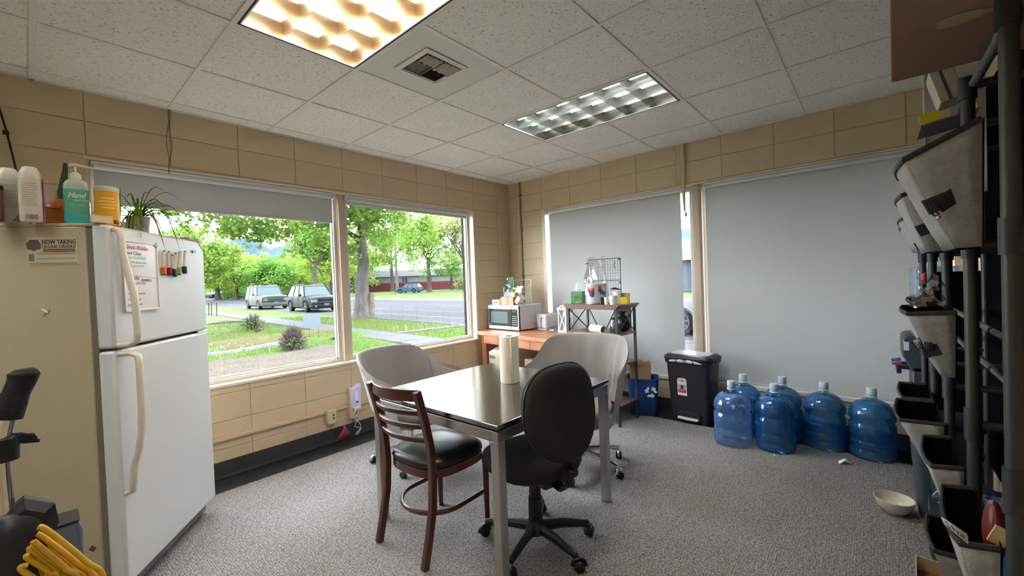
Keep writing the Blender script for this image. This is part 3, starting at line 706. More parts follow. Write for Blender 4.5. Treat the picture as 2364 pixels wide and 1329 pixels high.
# ---------------------------------------------------------------- cars
CARGL = mat('car_window_glass', (.13, .185, .215), .3, spec=.12)
TYRE = mat('tyre_rubber', (.02, .02, .022), .8, spec=.05); ALLOY = mat('alloy_wheel', (.17, .175, .18), .4, metal=.2)
TRIMK = mat('car_black_trim', (.03, .032, .036), .6, spec=.05)
HEADL = mat('headlamp', (.2, .21, .22), .3, spec=.3); AMB = mat('amber_lamp', (.30, .07, .02), .3); REDL = mat('tail_lamp', (.45, .03, .03), .3)
PLATE = mat('number_plate', (.2, .23, .25), .5)
def car(label, x, y, rz, paint, L=4.57, W=1.84, Hh=1.68, hood=.30, kind='suv', trim2=None, group=None, detail=2, z=GZ-.01, gl=CARGL):
    """front faces local +X; hood = share of the length in front of the windscreen foot."""
    t = thing('car', label, 'car', (x, y, z), rz, group)
    hw = W/2; l2 = L/2; zb = Hh*(.60 if kind != 'pickup' else .58); hz = zb*.93; gc = .20
    xs = [-l2, -l2+.10, -l2+.45, 0, l2-hood*L, l2-.45, l2-.12, l2]
    ws = [hw*.86, hw*.95, hw, hw, hw, hw*.98, hw*.90, hw*.74]
    zt = [zb*.93, zb, zb, zb, zb, hz, hz*.93, hz*.74]
    if kind == 'truck': ws[-3:] = [hw, hw*.98, hw*.95]; zt[-3:] = [hz*1.02, hz*1.0, hz*.93]
    bm = MB()
    def sec(i):
        w, tz = ws[i], zt[i]; c = .03
        return [(-w*.90, gc+.02), (-w*.99, gc+.12), (-w, tz*.62), (-w*.985, tz*.86), (-w*.93, tz*.98), (-w*.5, tz+c), (0, tz+c*1.4), (w*.5, tz+c), (w*.93, tz*.98), (w*.985, tz*.86), (w, tz*.62), (w*.99, gc+.12), (w*.90, gc+.02)]
    n = 13; vs = []
    for i in range(8): vs += [(xs[i], yy, zz) for yy, zz in sec(i)]
    fs = [(i*n+j, i*n+(j+1) % n, (i+1)*n+(j+1) % n, (i+1)*n+j) for i in range(7) for j in range(n)]
    fs += [tuple(range(n)), tuple(range(7*n, 8*n))[::-1]]
    bm.add(vs, [f[::-1] for f in fs]); body = obj('body', bm, paint, t, ang=28)
    # greenhouse
    xf, xr = l2-hood*L, (-l2+.10 if kind != 'pickup' else -l2+1.9); rf, rr = xf-.62 if kind != 'truck' else xf-.48, xr+(.32 if kind != 'truck' else .12)
    if kind == 'sedan': rr = xr+.95; rf = xf-.7
    bw, tw = hw*.93, hw*.72 if kind != 'truck' else hw*.80
    def gh(xa, xb, wa, z_): return [(xa, -wa, z_), (xb, -wa, z_), (xb, wa, z_), (xa, wa, z_)]
    V = gh(xr, xf, bw, zb-.02)+gh(rr, rf, tw, Hh-.05)
    obj('windows', MB().add(V, [(0, 1, 5, 4), (1, 2, 6, 5), (2, 3, 7, 6), (3, 0, 4, 7), (4, 5, 6, 7)]), gl, t, bevel=.03)
    V = gh(rr-.05, rf+.06, tw+.02, Hh-.07)+gh(rr+.08, rf-.12, tw*.90, Hh)
    obj('roof', MB().add(V, [(0, 1, 5, 4), (1, 2, 6, 5), (2, 3, 7, 6), (3, 0, 4, 7), (4, 5, 6, 7), (3, 2, 1, 0)]), paint, t, bevel=.02)
    pl = MB()
    for s_ in (-1, 1):
        for (xa, xb) in ((xf, rf), (xr, rr)) : pl.tube([(xa, s_*bw, zb-.02), (xb, s_*tw, Hh-.05)], .042, 6)
        for fx in ((.36, .68) if kind != 'pickup' else (.5,)):
            xa = xr+(xf-xr)*fx; xb = rr+(rf-rr)*fx; pl.tube([(xa, s_*(bw+.004), zb-.02), (xb, s_*(tw+.004), Hh-.05)], .035, 6)
    obj('pillars', pl, paint if kind != 'suv' else TRIMK, t)
    # wheels
    wr = .36 if kind in ('truck', 'suv') else .33; xw = (l2-.92, -l2+.86)
    for xx in xw:
        for s_ in (-1, 1):
            wv = MB().lathe([(wr*.62, -.11), (wr*.97, -.10), (wr, -.05), (wr, .05), (wr*.97, .10), (wr*.62, .11)], 24, (0, 0, 0), True, Matrix.Translation((xx, s_*(hw-.10), wr+.01)) @ Matrix.Rotation(PI/2, 4, 'X'))
            wo = obj('wheel', wv, TYRE, t)
            if detail > 1:
                rm = MB(); Mw = Matrix.Translation((xx, s_*(hw+.015), wr+.01)) @ Matrix.Rotation(PI/2*s_*-1, 4, 'X')
                rm.lathe([(wr*.64, -.01), (wr*.66, .008), (wr*.58, .008), (wr*.56, -.01)], 20, (0, 0, 0), False, Mw)
                rm.lathe([(.001, .012), (wr*.16, .010), (wr*.17, -.01)], 12, (0, 0, 0), False, Mw)
                for k in range(7): rm.box(-.018, .018, .04, wr*.6, -.006, .006, Mw @ Matrix.Rotation(2*PI*k/7, 4, 'Z'))
                obj('wheel_rim', rm, ALLOY, wo)
                ar = MB(); ar.tube([(xx+math.cos(a)*(wr+.05), s_*(hw+.002), wr+.01+math.sin(a)*(wr+.05)) for a in [PI*k/12 for k in range(13)]], .035, 6)
                obj('wheel_arch', ar, trim2 or TRIMK, t)
    if detail > 0:
        fx = l2+.002
        obj('front_bumper', MB().box(l2-.30, l2+.06, -hw*.93, hw*.93, gc+.08, zb*.46), trim2 or TRIMK, t, bevel=.05)
        obj('rear_bumper', MB().box(-l2-.05, -l2+.20, -hw*.93, hw*.93, gc+.08, zb*.48), trim2 or TRIMK, t, bevel=.05)
        g = MB()
        for k in range(3 if kind != 'truck' else 2): g.box(l2-.06, l2+.03, -hw*.52, hw*.52, zb*(.54+.10*k), zb*(.595+.10*k))
        obj('grille', g, TRIMK, t)
        obj('grille_bar', MB().box(l2-.04, l2+.045, -hw*.60, hw*.60, zb*.60, zb*.635), ALLOY, t)
        for s_ in (-1, 1):
            obj('headlamp', MB().box(l2-.28, l2+.01, s_*hw*.56, s_*hw*.90, zb*.58, zb*.76), HEADL, t, bevel=.03)
            obj('tail_lamp', MB().box(-l2-.01, -l2+.10, s_*hw*.72, s_*hw*.93, zb*.62, zb*.98), REDL, t, bevel=.02)
            if kind == 'truck': obj('marker_lamp', MB().box(l2-.30, l2+.03, s_*hw*.84, s_*hw*.985, zb*.54, zb*.78), AMB, t, bevel=.02)
            else: obj('fog_lamp', MB().ball((l2+.03, s_*hw*.70, zb*.36), .075, 6), HEADL, t)
            mr = MB().box(xf-.35, xf-.20, s_*(hw+.02), s_*(hw+.20), zb-.02, zb+.14); obj('side_mirror', mr, paint, t, bevel=.03)
            obj('roof_rail', MB().tube([(rr+.1, s_*tw*.9, Hh), (rr+.2, s_*tw*.9, Hh+.05), (rf-.3, s_*tw*.9, Hh+.05), (rf-.2, s_*tw*.9, Hh)], .018, 6), ALLOY, t)
        obj('number_plate', MB().box(l2+.055, l2+.07, -.16, .16, zb*.40, zb*.53), PLATE, t)
        for s_ in (-1, 1):
            db = MB()
            for xx in (xr+(xf-xr)*.36, xr+(xf-xr)*.68, xf-.06): db.box(xx-.006, xx+.006, s_*hw*.985, s_*(hw+.004), gc+.20, zb*.93)
            obj('door_seam', db, TRIMK, t)
            for xx in (xr+(xf-xr)*.40, xr+(xf-xr)*.72): obj('door_handle', MB().box(xx, xx+.16, s_*(hw-.01), s_*(hw+.025), zb*.80, zb*.83), paint, t, bevel=.006)
    return t
P1 = mat('paint_dark_green_grey', (.035, .050, .042), .55, spec=.06); P2 = mat('paint_sage_green', (.080, .105, .092), .5, spec=.08)
PG = mat('paint_pale_grey_trim', (.13, .135, .135), .5, spec=.1); PB = mat('paint_blue', (.05, .12, .22), .5, spec=.1); PW = mat('paint_white', (.25, .265, .29), .5, spec=.1); PK = mat('paint_charcoal', (.03, .032, .045), .5, spec=.06)
CGR = 'cars parked outside'
hd = -PI/2-R(4.2)
car('dark green crossover parked facing the window, nearest car on the street', 8.15, 24.4, hd, P1, 4.57, 1.85, 1.70, .27, 'suv', TRIMK, CGR)
car('sage green boxy SUV with an amber corner lamp parked behind the dark crossover', 8.45, 33.4, hd, P2, 4.95, 1.95, 1.83, .30, 'truck', PG, CGR)
x, y = at(944, 76); car('blue hatchback parked on the grass in front of the red house', x, y, R(115), PB, 4.4, 1.85, 1.62, .27, 'suv', None, CGR)
x, y = at(811, 108); car('white pickup with a canopy at the left edge of the second window', x, y, R(-40), PW, 5.4, 1.9, 1.85, .27, 'truck', PW, CGR, 1)
for px, D, rz, lb, pt, kd in ((485, 121, 100, 'small dark sedan far off, leftmost of the row across the road', PK, 'sedan'), (506, 124, 105, 'grey car far off, second from the left in the row', P2, 'sedan'),
                          (523, 117, 100, 'dark estate car far off with its tail towards the window, largest of the row', PK, 'suv'), (548, 119, 80, 'charcoal hatchback far off, right of the dark estate car', PK, 'suv'), (566, 125, 100, 'black car far off, at the right end of the row', BLACK, 'sedan'), (778, 92, -80, 'pale sedan by the tan bungalow at the window edge', PW, 'sedan')):
    x, y = at(px, D); car(lb, x, y, R(rz), pt, 4.6, 1.85, 1.6, .27, kd, None, CGR, 1)
# the white car seen through the slit between the two east blinds
x, y = 6.9, -.15
car('white car parked by the side street, one silver wheel visible between the two east blinds', x+.2, y-1.3, R(90)-R(4), PW, 4.6, 1.85, 1.45, .27, 'sedan', PW, CGR)

# ---------------------------------------------------------------- houses
def house(label, c, rz, W_, D_, hwall, hroof, wall_m, roof_m, low_m=None, wins=(), door=None, name='house'):
    t = thing(name, label, 'house', (c[0], c[1], GZ), rz)
    obj('wall', MB().box(-W_/2, W_/2, 0, D_, 0, hwall), wall_m, t)
    if low_m: obj('red_siding', MB().box(-W_/2-.03, W_/2+.03, -.06, D_+.05, 0, hwall*.55), low_m, t)
    if hroof: obj('roof', MB().prism([(-.6, hwall-.1), (D_+.6, hwall-.1), (D_/2, hwall+hroof)], -W_/2-.5, W_/2+.5, 'x'), roof_m, t)
    wf = mat('house_window_frame', (.42, .43, .44), .5); wg = mat('house_window_glass', (.10, .13, .16), .1)
    for (u, z_, ww, wh) in wins:
        f = obj('window', MB().box(u-ww/2-.1, u+ww/2+.1, -.14, -.04, z_-.1, z_+wh+.1), wf, t)
        for k in range(2): obj('pane', MB().box(u-ww/2+k*ww/2+.04, u-ww/2+(k+1)*ww/2-.04, -.17, -.13, z_, z_+wh), wg, f)
    if door: obj('door', MB().box(door-.5, door+.5, -.15, -.04, 0, 2.1), mat('house_door', (.20, .09, .05), .5), t)
    return t
RED = mat('red_siding', (.24, .06, .06), .7, noise=.12, nscale=1.2); HW = mat('house_white', (.40, .41, .43), .7); RGY = mat('roof_grey', (.21, .21, .22), .9); TAN = mat('tan_stucco', (.30, .24, .19), .8)
ax, ay = at(1010, 104)
ang = math.atan2(ray(1080, 640)[1]*0+1, 0)
house('long white-topped house with red lower siding beyond the street lawn', (ax, ay), R(-50), 46, 9, 3.6, 1.6, HW, RGY, RED,
      wins=((13.5, 1.7, 3.2, 1.5), (18.0, 1.8, 1.6, 1.3), (4.0, 2.2, 1.2, 1.0), (-2.0, 2.2, 1.2, 1.0), (-8.0, 2.0, 1.4, 1.2)), door=10.0)
ax, ay = at(742, 118)
house('tan bungalow with a low brown-grey roof behind the parked cars', (ax, ay), R(-40), 22, 10, 2.9, 2.2, TAN, mat('roof_brown', (.22, .18, .15), .9), None, wins=((-7, 1.1, 1.6, 1.1), (0, 1.1, 2.2, 1.1), (6, 1.1, 1.6, 1.1)), door=3.2)
ax, ay = at(725, 160)
house('pale grey roofed building showing above the tan bungalow', (ax, ay), R(-40), 14, 10, 4.5, 3.6, HW, mat('roof_pale', (.30, .33, .37), .8))
house('blue-grey building with a wide pale roof beyond the side street', (33.0, 5.5), R(-80), 26, 10, 2.75, 2.2, mat('blue_grey_wall', (.14, .17, .22), .7), mat('roof_pale_blue', (.21, .235, .27), .8), None,
      wins=((2.6, .4, 1.2, 2.2), (-5.5, .9, 2.0, 1.2)), door=None)

# ---------------------------------------------------------------- small outdoor things
for k, px in enumerate((481, 487, 499)):
    q = onz(px, 703, GZ); t = thing('marker_stake', ['thin dark stake in the verge, closest to the fridge edge', 'thin dark stake in the verge, middle one of three', 'thin dark stake in the verge, right one of three'][k], 'stake', (q[0]*.55+(-4.155)*.45, q[1]*.55-3.602*.45, GZ), 0, 'stakes in the verge')
    obj('post', MB().cyl((0, 0, -.1), (.02, 0, .74), .022, n=8), TRIMK, t); obj('cap', MB().cyl((.02, 0, .74), (.02, 0, .77), .026, n=8), TRIMK, t)
x, y = at(916, 82)
t = thing('utility_pole', 'pale wooden utility pole beside the big dark-trunked tree', 'pole', (x, y, GZ)); obj('pole', MB().tube([(0, 0, -.3), (0, 0, 6), (.1, 0, 14)], [.30, .28, .22], 10), mat('pole_wood', (.27, .25, .235), .8, noise=.15, nscale=3), t)
obj('crossarm', MB().box(-1.2, 1.2, -.06, .06, 12.6, 12.75), bpy.data.materials['pole_wood'], t)
q = onz(662, 779, GZ)
t = thing('yard_sign', 'blank pale blue yard sign standing by the round dead shrub', 'sign', (float(q[0])-.05, float(q[1])-2.0, GZ), R(-38))
obj('sign_panel', MB().box(-.22, .22, -.004, .004, .42, .78, Matrix.Rotation(R(-4), 4, 'Y')), mat('sign_pale_blue', (.27, .33, .39), .5), t)
obj('wire_leg', MB().cyl((-.12, 0, -.05), (-.12, 0, .5), .004, n=6), TRIMK, t); obj('wire_leg', MB().cyl((.12, 0, -.05), (.12, 0, .5), .004, n=6), TRIMK, t)
def twig_ball(label, x, y, r, h, n, col, seed, leaf=None):
    rd_ = random.Random(seed); t = thing('dead_shrub', label, 'shrub', (x, y, GZ)); mb = MB()
    for k in range(n):
        a = rd_.uniform(0, 2*PI); e = rd_.uniform(.1, 1.45); L = rd_.uniform(.7, 1.0)
        p = Vector((0, 0, 0)); d = Vector((math.cos(a)*math.cos(e), math.sin(a)*math.cos(e), math.sin(e))); q_ = [p, p+Vector((d.x*r*.5*L, d.y*r*.5*L, d.z*h*.55*L)), p+Vector((d.x*r*L, d.y*r*L, d.z*h*L))]
        q_.append(q_[-1]+Vector((rd_.uniform(-.1, .1)*r*2, rd_.uniform(-.1, .1)*r*2, rd_.uniform(-.2, .1)*h))); mb.tube(q_, [.006, .005, .004, .002], 4, cap=False)
    o = obj('twigs', mb, mat('dead_twigs', (.16, .125, .12), .9), t, ang=60); o['kind'] = 'stuff'
    rng = np.random.default_rng(seed)
    if leaf: leaves('foliage', [(0, 0, h*.25, r*.8)]*3, leaf, .05, LEAF3, t, rng)
    obj('root_crown', MB().lathe([(.05, -.05), (.06, .02), (.03, .06)], 8), BARK2, t)
    return t
q = onz(677, 803, GZ+.05); twig_ball('round ball of bare grey-brown twigs on the mulch under the first window', float(q[0]), float(q[1]), .36, .62, 480, 0, 5, 60)
q = onz(581, 742, GZ); twig_ball('low spiky dead shrub by the pavement bend', float(q[0])*.8-.8, float(q[1])*.8-.7, .55, .62, 260, 0, 6, 150)
ROCK = mat('dark_rock', (.045, .043, .045), .8, bump=.8, bscale=12, noise=.3, nscale=8)
def rock(label, px, py, sx_, sy_, sz_, seed, m=ROCK):
    q = onz(px, py, GZ+.03); rd_ = random.Random(seed)
    t = MB(); ph = [rd_.uniform(0, 6) for _ in range(4)]
    def fn(i, j):
        a = 2*PI*i/14; e = PI/2*j/5; k = 1+.22*math.sin(a*3+ph[0])+.15*math.sin(a*5+ph[1]+j)
        return (math.cos(a)*math.cos(e)*sx_*k, math.sin(a)*math.cos(e)*sy_*k, math.sin(e)*sz_*(1+.2*math.sin(a*2+ph[2]))-.03)
    t.grid(fn, 14, 6, cu=True)
    o = obj('rock', t, m, ang=25, loc=(float(q[0]), float(q[1]), GZ+.01)); return tag(o, label, 'rock', 'rocks in the front bed')
rock('dark jagged rock on the dry mound left of the dead shrub', 586, 792, .30, .16, .15, 1)
rock('flat grey-brown stone on the dry mound, just behind the jagged rock', 606, 778, .30, .2, .07, 2, mat('flat_stone', (.13, .115, .105), .9, bump=.5, bscale=9))
rock('black rock at the right end of the mulch bed by the window mullion', 772, 786, .16, .12, .12, 3)
rock('tiny dark stone on top of the dry mound', 595, 762, .09, .07, .07, 4)
rock('broad flat grey stone at the left edge of the lawn', 520, 742, .8, .5, .09, 5, bpy.data.materials['flat_stone'])
# dandelion clocks and grass blades
rng = np.random.default_rng(4); mb = MB()
for k in range(150):
    if k < 90: x, y = rng.uniform(-2.2, .2), rng.uniform(7.2, 10)
    elif k < 120: x, y = rng.uniform(3.6, 5.8), rng.uniform(6.2, 9)
    else: x, y = rng.uniform(3.7, 5.6), rng.uniform(12, 18)
    z_ = GZ+.10; mb.ball((x, y, z_), .015, 3); mb.tube([(x, y, GZ-.03), (x, y, z_)], .003, 3)
o = obj('dandelion_clocks', mb, mat('seed_head_white', (.75, .76, .75), .9)); tag(o, 'white dandelion seed heads dotted over the front lawn', 'weeds', kind='stuff')
n = 60000
xy = np.stack([rng.uniform(-7, 5.9, n), rng.uniform(3.4, 20, n)], 1)
A = (xy[:, 0]-6.0)*sy-(xy[:, 1]-8.0)*sx
keep = ~(np.abs(xy[:, 1]-8.05-(.35-xy[:, 0])*.235) < .10)*True & ~((A > a0-.03) & (A < a1+.03)) & ~((xy[:, 1] < 7.0) & (xy[:, 0] < .35+(xy[:, 1]-5.3)*.42) & (rng.random(n) < .93)) & ~((((xy[:, 0]-.62)/2.0)**2+((xy[:, 1]-9.75)/1.45)**2 < 1) & (rng.random(n) < .6)); xy = xy[keep]; n = len(xy)
a = rng.uniform(0, 6.28, n); hgt = rng.uniform(.03, .09, n); z_ = GZ-.03+np.where((xy[:, 0] > -4) & (xy[:, 0] < 3.2), .22*np.exp(-((xy[:, 0]-1)**2/3+(xy[:, 1]-9.3)**2/3.2)), 0)
p0 = np.stack([xy[:, 0]-.006*np.cos(a), xy[:, 1]-.006*np.sin(a), z_], 1); p1 = np.stack([xy[:, 0]+.006*np.cos(a), xy[:, 1]+.006*np.sin(a), z_], 1)
p2 = np.stack([xy[:, 0]+.03*np.sin(a*3), xy[:, 1]+.03*np.cos(a*3), z_+hgt], 1)
me = bpy.data.meshes.new('grass_blades'); me.vertices.add(3*n); me.vertices.foreach_set('co', np.stack([p0, p1, p2], 1).ravel()); me.loops.add(3*n); me.loops.foreach_set('vertex_index', np.arange(3*n)); me.polygons.add(n)
me.polygons.foreach_set('loop_start', np.arange(n)*3); me.polygons.foreach_set('loop_total', np.full(n, 3)); me.update(); me.materials.append(leaf_mat('grass_blade', (.10, .19, .02), (.16, .19, .04), .3, .6))
o = bpy.data.objects.new('grass_blades', me); C.objects.link(o); tag(o, 'short green and straw-coloured grass on the front lawn', 'grass', kind='stuff')
# concrete apron strips of rough ground by the side window
struct(obj('ground_side_path', MB().box(.3, 5.6, -6, .15, GZ-.03, GZ-.01), mat('side_concrete', (.14, .135, .135), .9, noise=.1, nscale=2)))

mat, leaf_mat = _mat0, _leaf0
# ================================================================= furniture
# ---------------------------------------------------------------- steel table
T = thing('table', 'square brushed stainless steel table with four straight legs in the middle of the room', 'table', (-2.385, -1.895, 0), 0)
TW = .492
obj('tabletop', MB().box(-TW, TW, -TW, TW, .712, .732), STEEL, T, bevel=.003)
obj('apron_frame', MB().box(-TW+.004, TW-.004, -TW+.004, -TW+.05, .655, .703).box(-TW+.004, TW-.004, TW-.05, TW-.004, .655, .703).box(-TW+.004, -TW+.05, -TW+.05, TW-.05, .655, .703).box(TW-.05, TW-.004, -TW+.05, TW-.05, .655, .703), STEELF, T, bevel=.003)
obj('spacer', MB().box(-TW+.02, TW-.02, -TW+.02, TW-.02, .703, .712), BLKM, T)
lg = mesh_from('leg', MB().box(-.023, .023, -.023, .023, 0, .656), STEELF)
for a in (-1, 1):
    for b in (-1, 1): obj('leg', lg, STEELF, T, bevel=.003, loc=(a*(TW-.027), b*(TW-.027), 0))
# paper towel roll
PT = thing('paper_towel_roll', 'roll of white quilted paper towels standing on the steel table', 'paper towel', (-2.262, -1.925, .732))
TOW = mat('paper_towel', (.80, .74, .62), .9, bump=.5, bscale=160)
obj('paper_roll', MB().lathe([(.021, .001), (.056, .001), (.058, .006), (.058, .274), (.056, .279), (.022, .279)], 40, cap=False), TOW, PT)
obj('cardboard_core', MB().lathe([(.0195, .003), (.0215, .003), (.0215, .278), (.0195, .278), (.0195, .003)], 24, cap=False), mat('core_brown', (.22, .15, .09), .9), PT)
obj('loose_sheet_edge', MB().grid(lambda i, j: ((.0585+.0025*i/5)*math.cos(-2.3+.12*i/5), (.0585+.0025*i/5)*math.sin(-2.3+.12*i/5), .003+.274*j), 6, 2), TOW, PT, solid=.0008)

# ---------------------------------------------------------------- grey velvet tub chairs
VEL = mat('grey_velvet', (.235, .208, .20), .85, sheen=.35, noise=.06, nscale=5, spec=.2, bump=.12, bscale=6)
VELP = mat('grey_velvet_piping', (.20, .175, .165), .8, sheen=.3)
def tub_chair(label, x, y, front, folds, caster_dirs, hub, seed=0, arm=.70, topz=.86):
    t = thing('tub_chair', label, 'chair', (x, y, 0), front-PI/2, 'grey upholstered tub chairs at the table')
    # local frame: front is +Y
    PM = R(118); zb = .33
    def rim(p):
        a = abs(p); k = 1/(1+math.exp((a-R(62))/R(9)))
        return arm+(topz-arm)*k - .035*max(0, (a-R(80))/R(38))
    def surf(p, s_, th):
        h = rim(p); z = zb+(h-zb)*s_; a = abs(p)
        back = 1/(1+math.exp((a-R(60))/R(12)))
        fl = (.045+.085*back)*s_**1.3
        rx, ry = .290+fl, .265+fl*(1.15 if a < R(90) else .7)+th
        low = .88+.12*min(1, s_/.35)
        ex = math.copysign(abs(math.sin(min(a, PI/2)))**.85, p); ey = math.cos(min(a, PI/2))
        fy = -ey*ry*low
        if a > PI/2: fy = (a-PI/2)/R(28)*.25*(1-.25*(1-s_)); ex *= 1+.05*(a-PI/2)/R(28)*s_
        return Vector((ex*rx*low, fy, z))
    nu, nv = 61, 20; th = .055
    rd_ = random.Random(seed)
    fd = [(R(rd_.uniform(-38, 38)), rd_.uniform(.6, 1), R(rd_.uniform(1.6, 2.6))) for _ in range(9)]
    def section(i):
        p = -PM+2*PM*i/(nu-1); out = []
        edge = min(1, min(i, nu-1-i)/2.5); tt = th*(.55+.45*math.sqrt(max(0, edge)))
        for j in range(nv):      # outside going up
            out.append(surf(p, j/(nv-1)*.96, 0))
        h = rim(p); o0 = surf(p, .97, 0)
        for k in range(1, 6):    # rolled rim
            a = PI*k/6; c = surf(p, .96, -tt/2); d = surf(p, .96, 0)-c; out.append(c+d*math.cos(a)+Vector((0, 0, tt/2*math.sin(a)*1.1)))
        for j in range(nv-1, 3, -1):
            s_ = j/(nv-1)*.96; q = surf(p, s_, -tt)
            if folds:
                f = sum(am*math.exp(-((p-c_-.10*(1-s_)*(1 if c_ > 0 else -1))/w_)**2) for c_, am, w_ in fd)*folds*math.sin(PI*min(1, max(0, (s_-.15)/.85)))**.6
                n_ = Vector((-q.x, -q.y, 0)).normalized(); q = q+n_*f
            out.append(q)
        return out
    secs = [section(i) for i in range(nu)]; nvv = len(secs[0])
    mb = MB(); mb.grid(lambda i, j: secs[i][j], nu, nvv)
    mb.add(secs[0], [tuple(range(nvv))]); mb.add(secs[-1], [tuple(range(nvv))[::-1]])
    obj('shell', mb, VEL, t, ang=50)
    for sg in (-1, 1):
        pp = sg*R(66); obj('arm_seam', MB().tube([surf(pp, s_, .001)*1.0 for s_ in [.985]]+[surf(pp+sg*R(2)*k, .98-.05*k, -th-.002) for k in range(1, 7)], .0035, 6), VELP, t)
    obj('rim_piping', MB().tube([surf(-PM+2*PM*i/40, .93, .004) for i in range(41)], .0035, 6), VELP, t)
    cs = MB(); n = 28
    def cf(i, j):
        a = 2*PI*i/n; r = [0.0, .12, .20, .235, .245, .235, .20][j]; z = [.475, .474, .468, .452, .42, .385, .375][j]
        cx, cy = math.cos(a), math.sin(a); q = (abs(cx)**4+abs(cy)**4)**-.25
        return (cx*r*q*.92, .035+cy*r*q*1.0, z)
    cs.grid(cf, n, 7, cu=True); cs.quad(*[cf(i, 6) for i in range(n)][::-1]); obj('seat_cushion', cs, VEL, t, ang=60)
    obj('underside', MB().lathe([(.05, .315), (.215, .325), (.245, .345), (.235, .385)], 28, (0, 0.02, 0)), VEL, t, ang=60)
    obj('seat_plate', MB().box(-.10, .10, -.08, .12, .29, .317), BLKM, t, bevel=.004)
    hx, hy = hub
    obj('gas_column', MB().cyl((hx, hy, .10), (hx, hy, .30), .024), CHROME, t)
    obj('hub', MB().lathe([(.03, .075), (.045, .08), (.045, .125), (.03, .135)], 20, (hx, hy, 0)), CHROME, t)
    for a, L in caster_dirs:
        a -= (front-PI/2); dx, dy = math.cos(a), math.sin(a)
        obj('leg', MB().tube([(hx+dx*.03, hy+dy*.03, .115), (hx+dx*L*.6, hy+dy*L*.6, .105), (hx+dx*L, hy+dy*L, .082)], [.021, .018, .014], 8, flat=.8), CHROME, t)
        caster(t, hx+dx*(L), hy+dy*(L), a+1.1, .026, CHROME)
    return t
def caster(t, x, y, a, r, hood):
    cx, cy = math.cos(a), math.sin(a); M = Matrix.Translation((x+cx*.012, y+cy*.012, r)) @ Matrix.Rotation(a, 4, 'Z') @ Matrix.Rotation(PI/2, 4, 'X')
    c = obj('caster', MB().lathe([(.3*r, -.022), (r*.92, -.021), (r, -.015), (r, -.005), (r*.75, -.003), (r*.75, .003), (r, .005), (r, .015), (r*.92, .021), (.3*r, .022)], 18, (0, 0, 0), True, M), BLACK, t)
    hd = MB(); hd.tube([(x+cx*.012+cx*r*1.12*math.cos(q)*1.0, y+cy*.012+cy*r*1.12*math.cos(q), r+r*1.12*math.sin(q)) for q in [PI*k/8 for k in range(9)]], .009, 8, flat=1.6)
    hd.cyl((x, y, r*1.8), (x, y, r*3.1), .006, n=8); obj('caster_hood', hd, hood, c)
c1 = (-2.27, -.90)
tc1 = tub_chair('smooth grey velvet tub chair behind the table, under the window mullion', c1[0], c1[1], R(-84), .004, [(math.atan2(v[1]-c1[1], v[0]-c1[0]), .31) for v in ((-2.09, -.66), (-2.51, -1.11), (-2.06, -1.13), (-2.48, -.67))], (0, 0), 3, .74, .90); tc1.scale = (.93, .93, .935)
c2 = (-1.60, -1.98)
tub_chair('creased grey velvet tub chair at the far side of the table before the brown shelf', c2[0], c2[1], R(193), .016, [(math.atan2(v[1]-c2[1], v[0]-c2[0]), .31) for v in ((-1.33, -2.16), (-1.63, -2.31), (-1.90, -2.08), (-1.55, -1.70))], (0, 0), 11, .73, .90)

# ---------------------------------------------------------------- wooden ladder-back chair
WOOD = mat('mahogany_wood', (.085, .018, .012), .28, noise=.35, nscale=9, stretch=(1, 1, .15), coat=.35)
VIN = mat('black_vinyl', (.018, .018, .02), .33, bump=.06, bscale=20)
wc = thing('ladder_back_chair', 'dark red-brown wooden chair with curved ladder back and black vinyl seat at the near left of the table', 'chair', (-2.72, -1.785, 0), R(-90)+R(2))
wc['label'] = 'dark red-brown wooden ladder-back chair with black vinyl seat at the table'
# local front = +Y, x across
def sq(mb, pts, a, b): return mb.tube(pts, [a]*len(pts), 4, flat=b, up=(1, 0, 0))
BX = .185
for s_ in (-1, 1):
    p = [(s_*BX*1.0, -.265, 0), (s_*BX, -.235, .12), (s_*BX, -.205, .26), (s_*BX, -.195, .42), (s_*BX*1.01, -.205, .56), (s_*BX*1.02, -.235, .70), (s_*BX*1.03, -.275, .845)]
    obj('rear_leg', sq(MB(), p, .021, 1.15), WOOD, wc, bevel=.003)
    obj('front_leg', MB().tube([(s_*.19, .17, 0), (s_*.19, .17, .40)], [.017, .025], 4, up=(1, 1, 0)), WOOD, wc, bevel=.003)
def slat(z, h, dep, yb, nm):
    mb = MB(); n = 13
    for sgn in (0,):
        def fn(i, j):
            u = -1+2*i/(n-1); x = u*BX*1.0; y = yb-dep*(1-u*u); jj = [(0, -1), (0, 1), (1, 1), (1, -1)][j]
            return (x, y-.008+.016*jj[0], z+h/2*jj[1])
        mb.grid(fn, n, 4, cv=True)
    obj(nm, mb, WOOD, wc, bevel=.003, ang=50)
slat(.822, .055, .05, -.262, 'top_rail'); slat(.735, .022, .048, -.245, 'back_slat'); slat(.665, .022, .046, -.230, 'back_slat'); slat(.595, .022, .044, -.215, 'back_slat')
sf = MB(); n = 28
def seatp(a, r, z):
    c, s_ = math.cos(a), math.sin(a); q = (abs(c)**3.2+abs(s_)**3.2)**(-1/3.2); wdt = .215+.01*s_
    return (c*q*wdt*r, -.005+s_*q*.205*r, z)
sf.grid(lambda i, j: seatp(2*PI*i/n, [1, 1, .9, .9][j], [.39, .432, .432, .39][j]), n, 4, cu=True, cv=True); obj('seat_frame', sf, WOOD, wc, ang=45)
sc_ = MB(); pr_ = [(.90, .428), (1.0, .436), (1.02, .450), (.99, .466), (.90, .478), (.6, .486), (.25, .489), (.001, .49)]
sc_.grid(lambda i, j: seatp(2*PI*i/n, *pr_[j]), n, len(pr_), cu=True); obj('seat_pad', sc_, VIN, wc, ang=70)
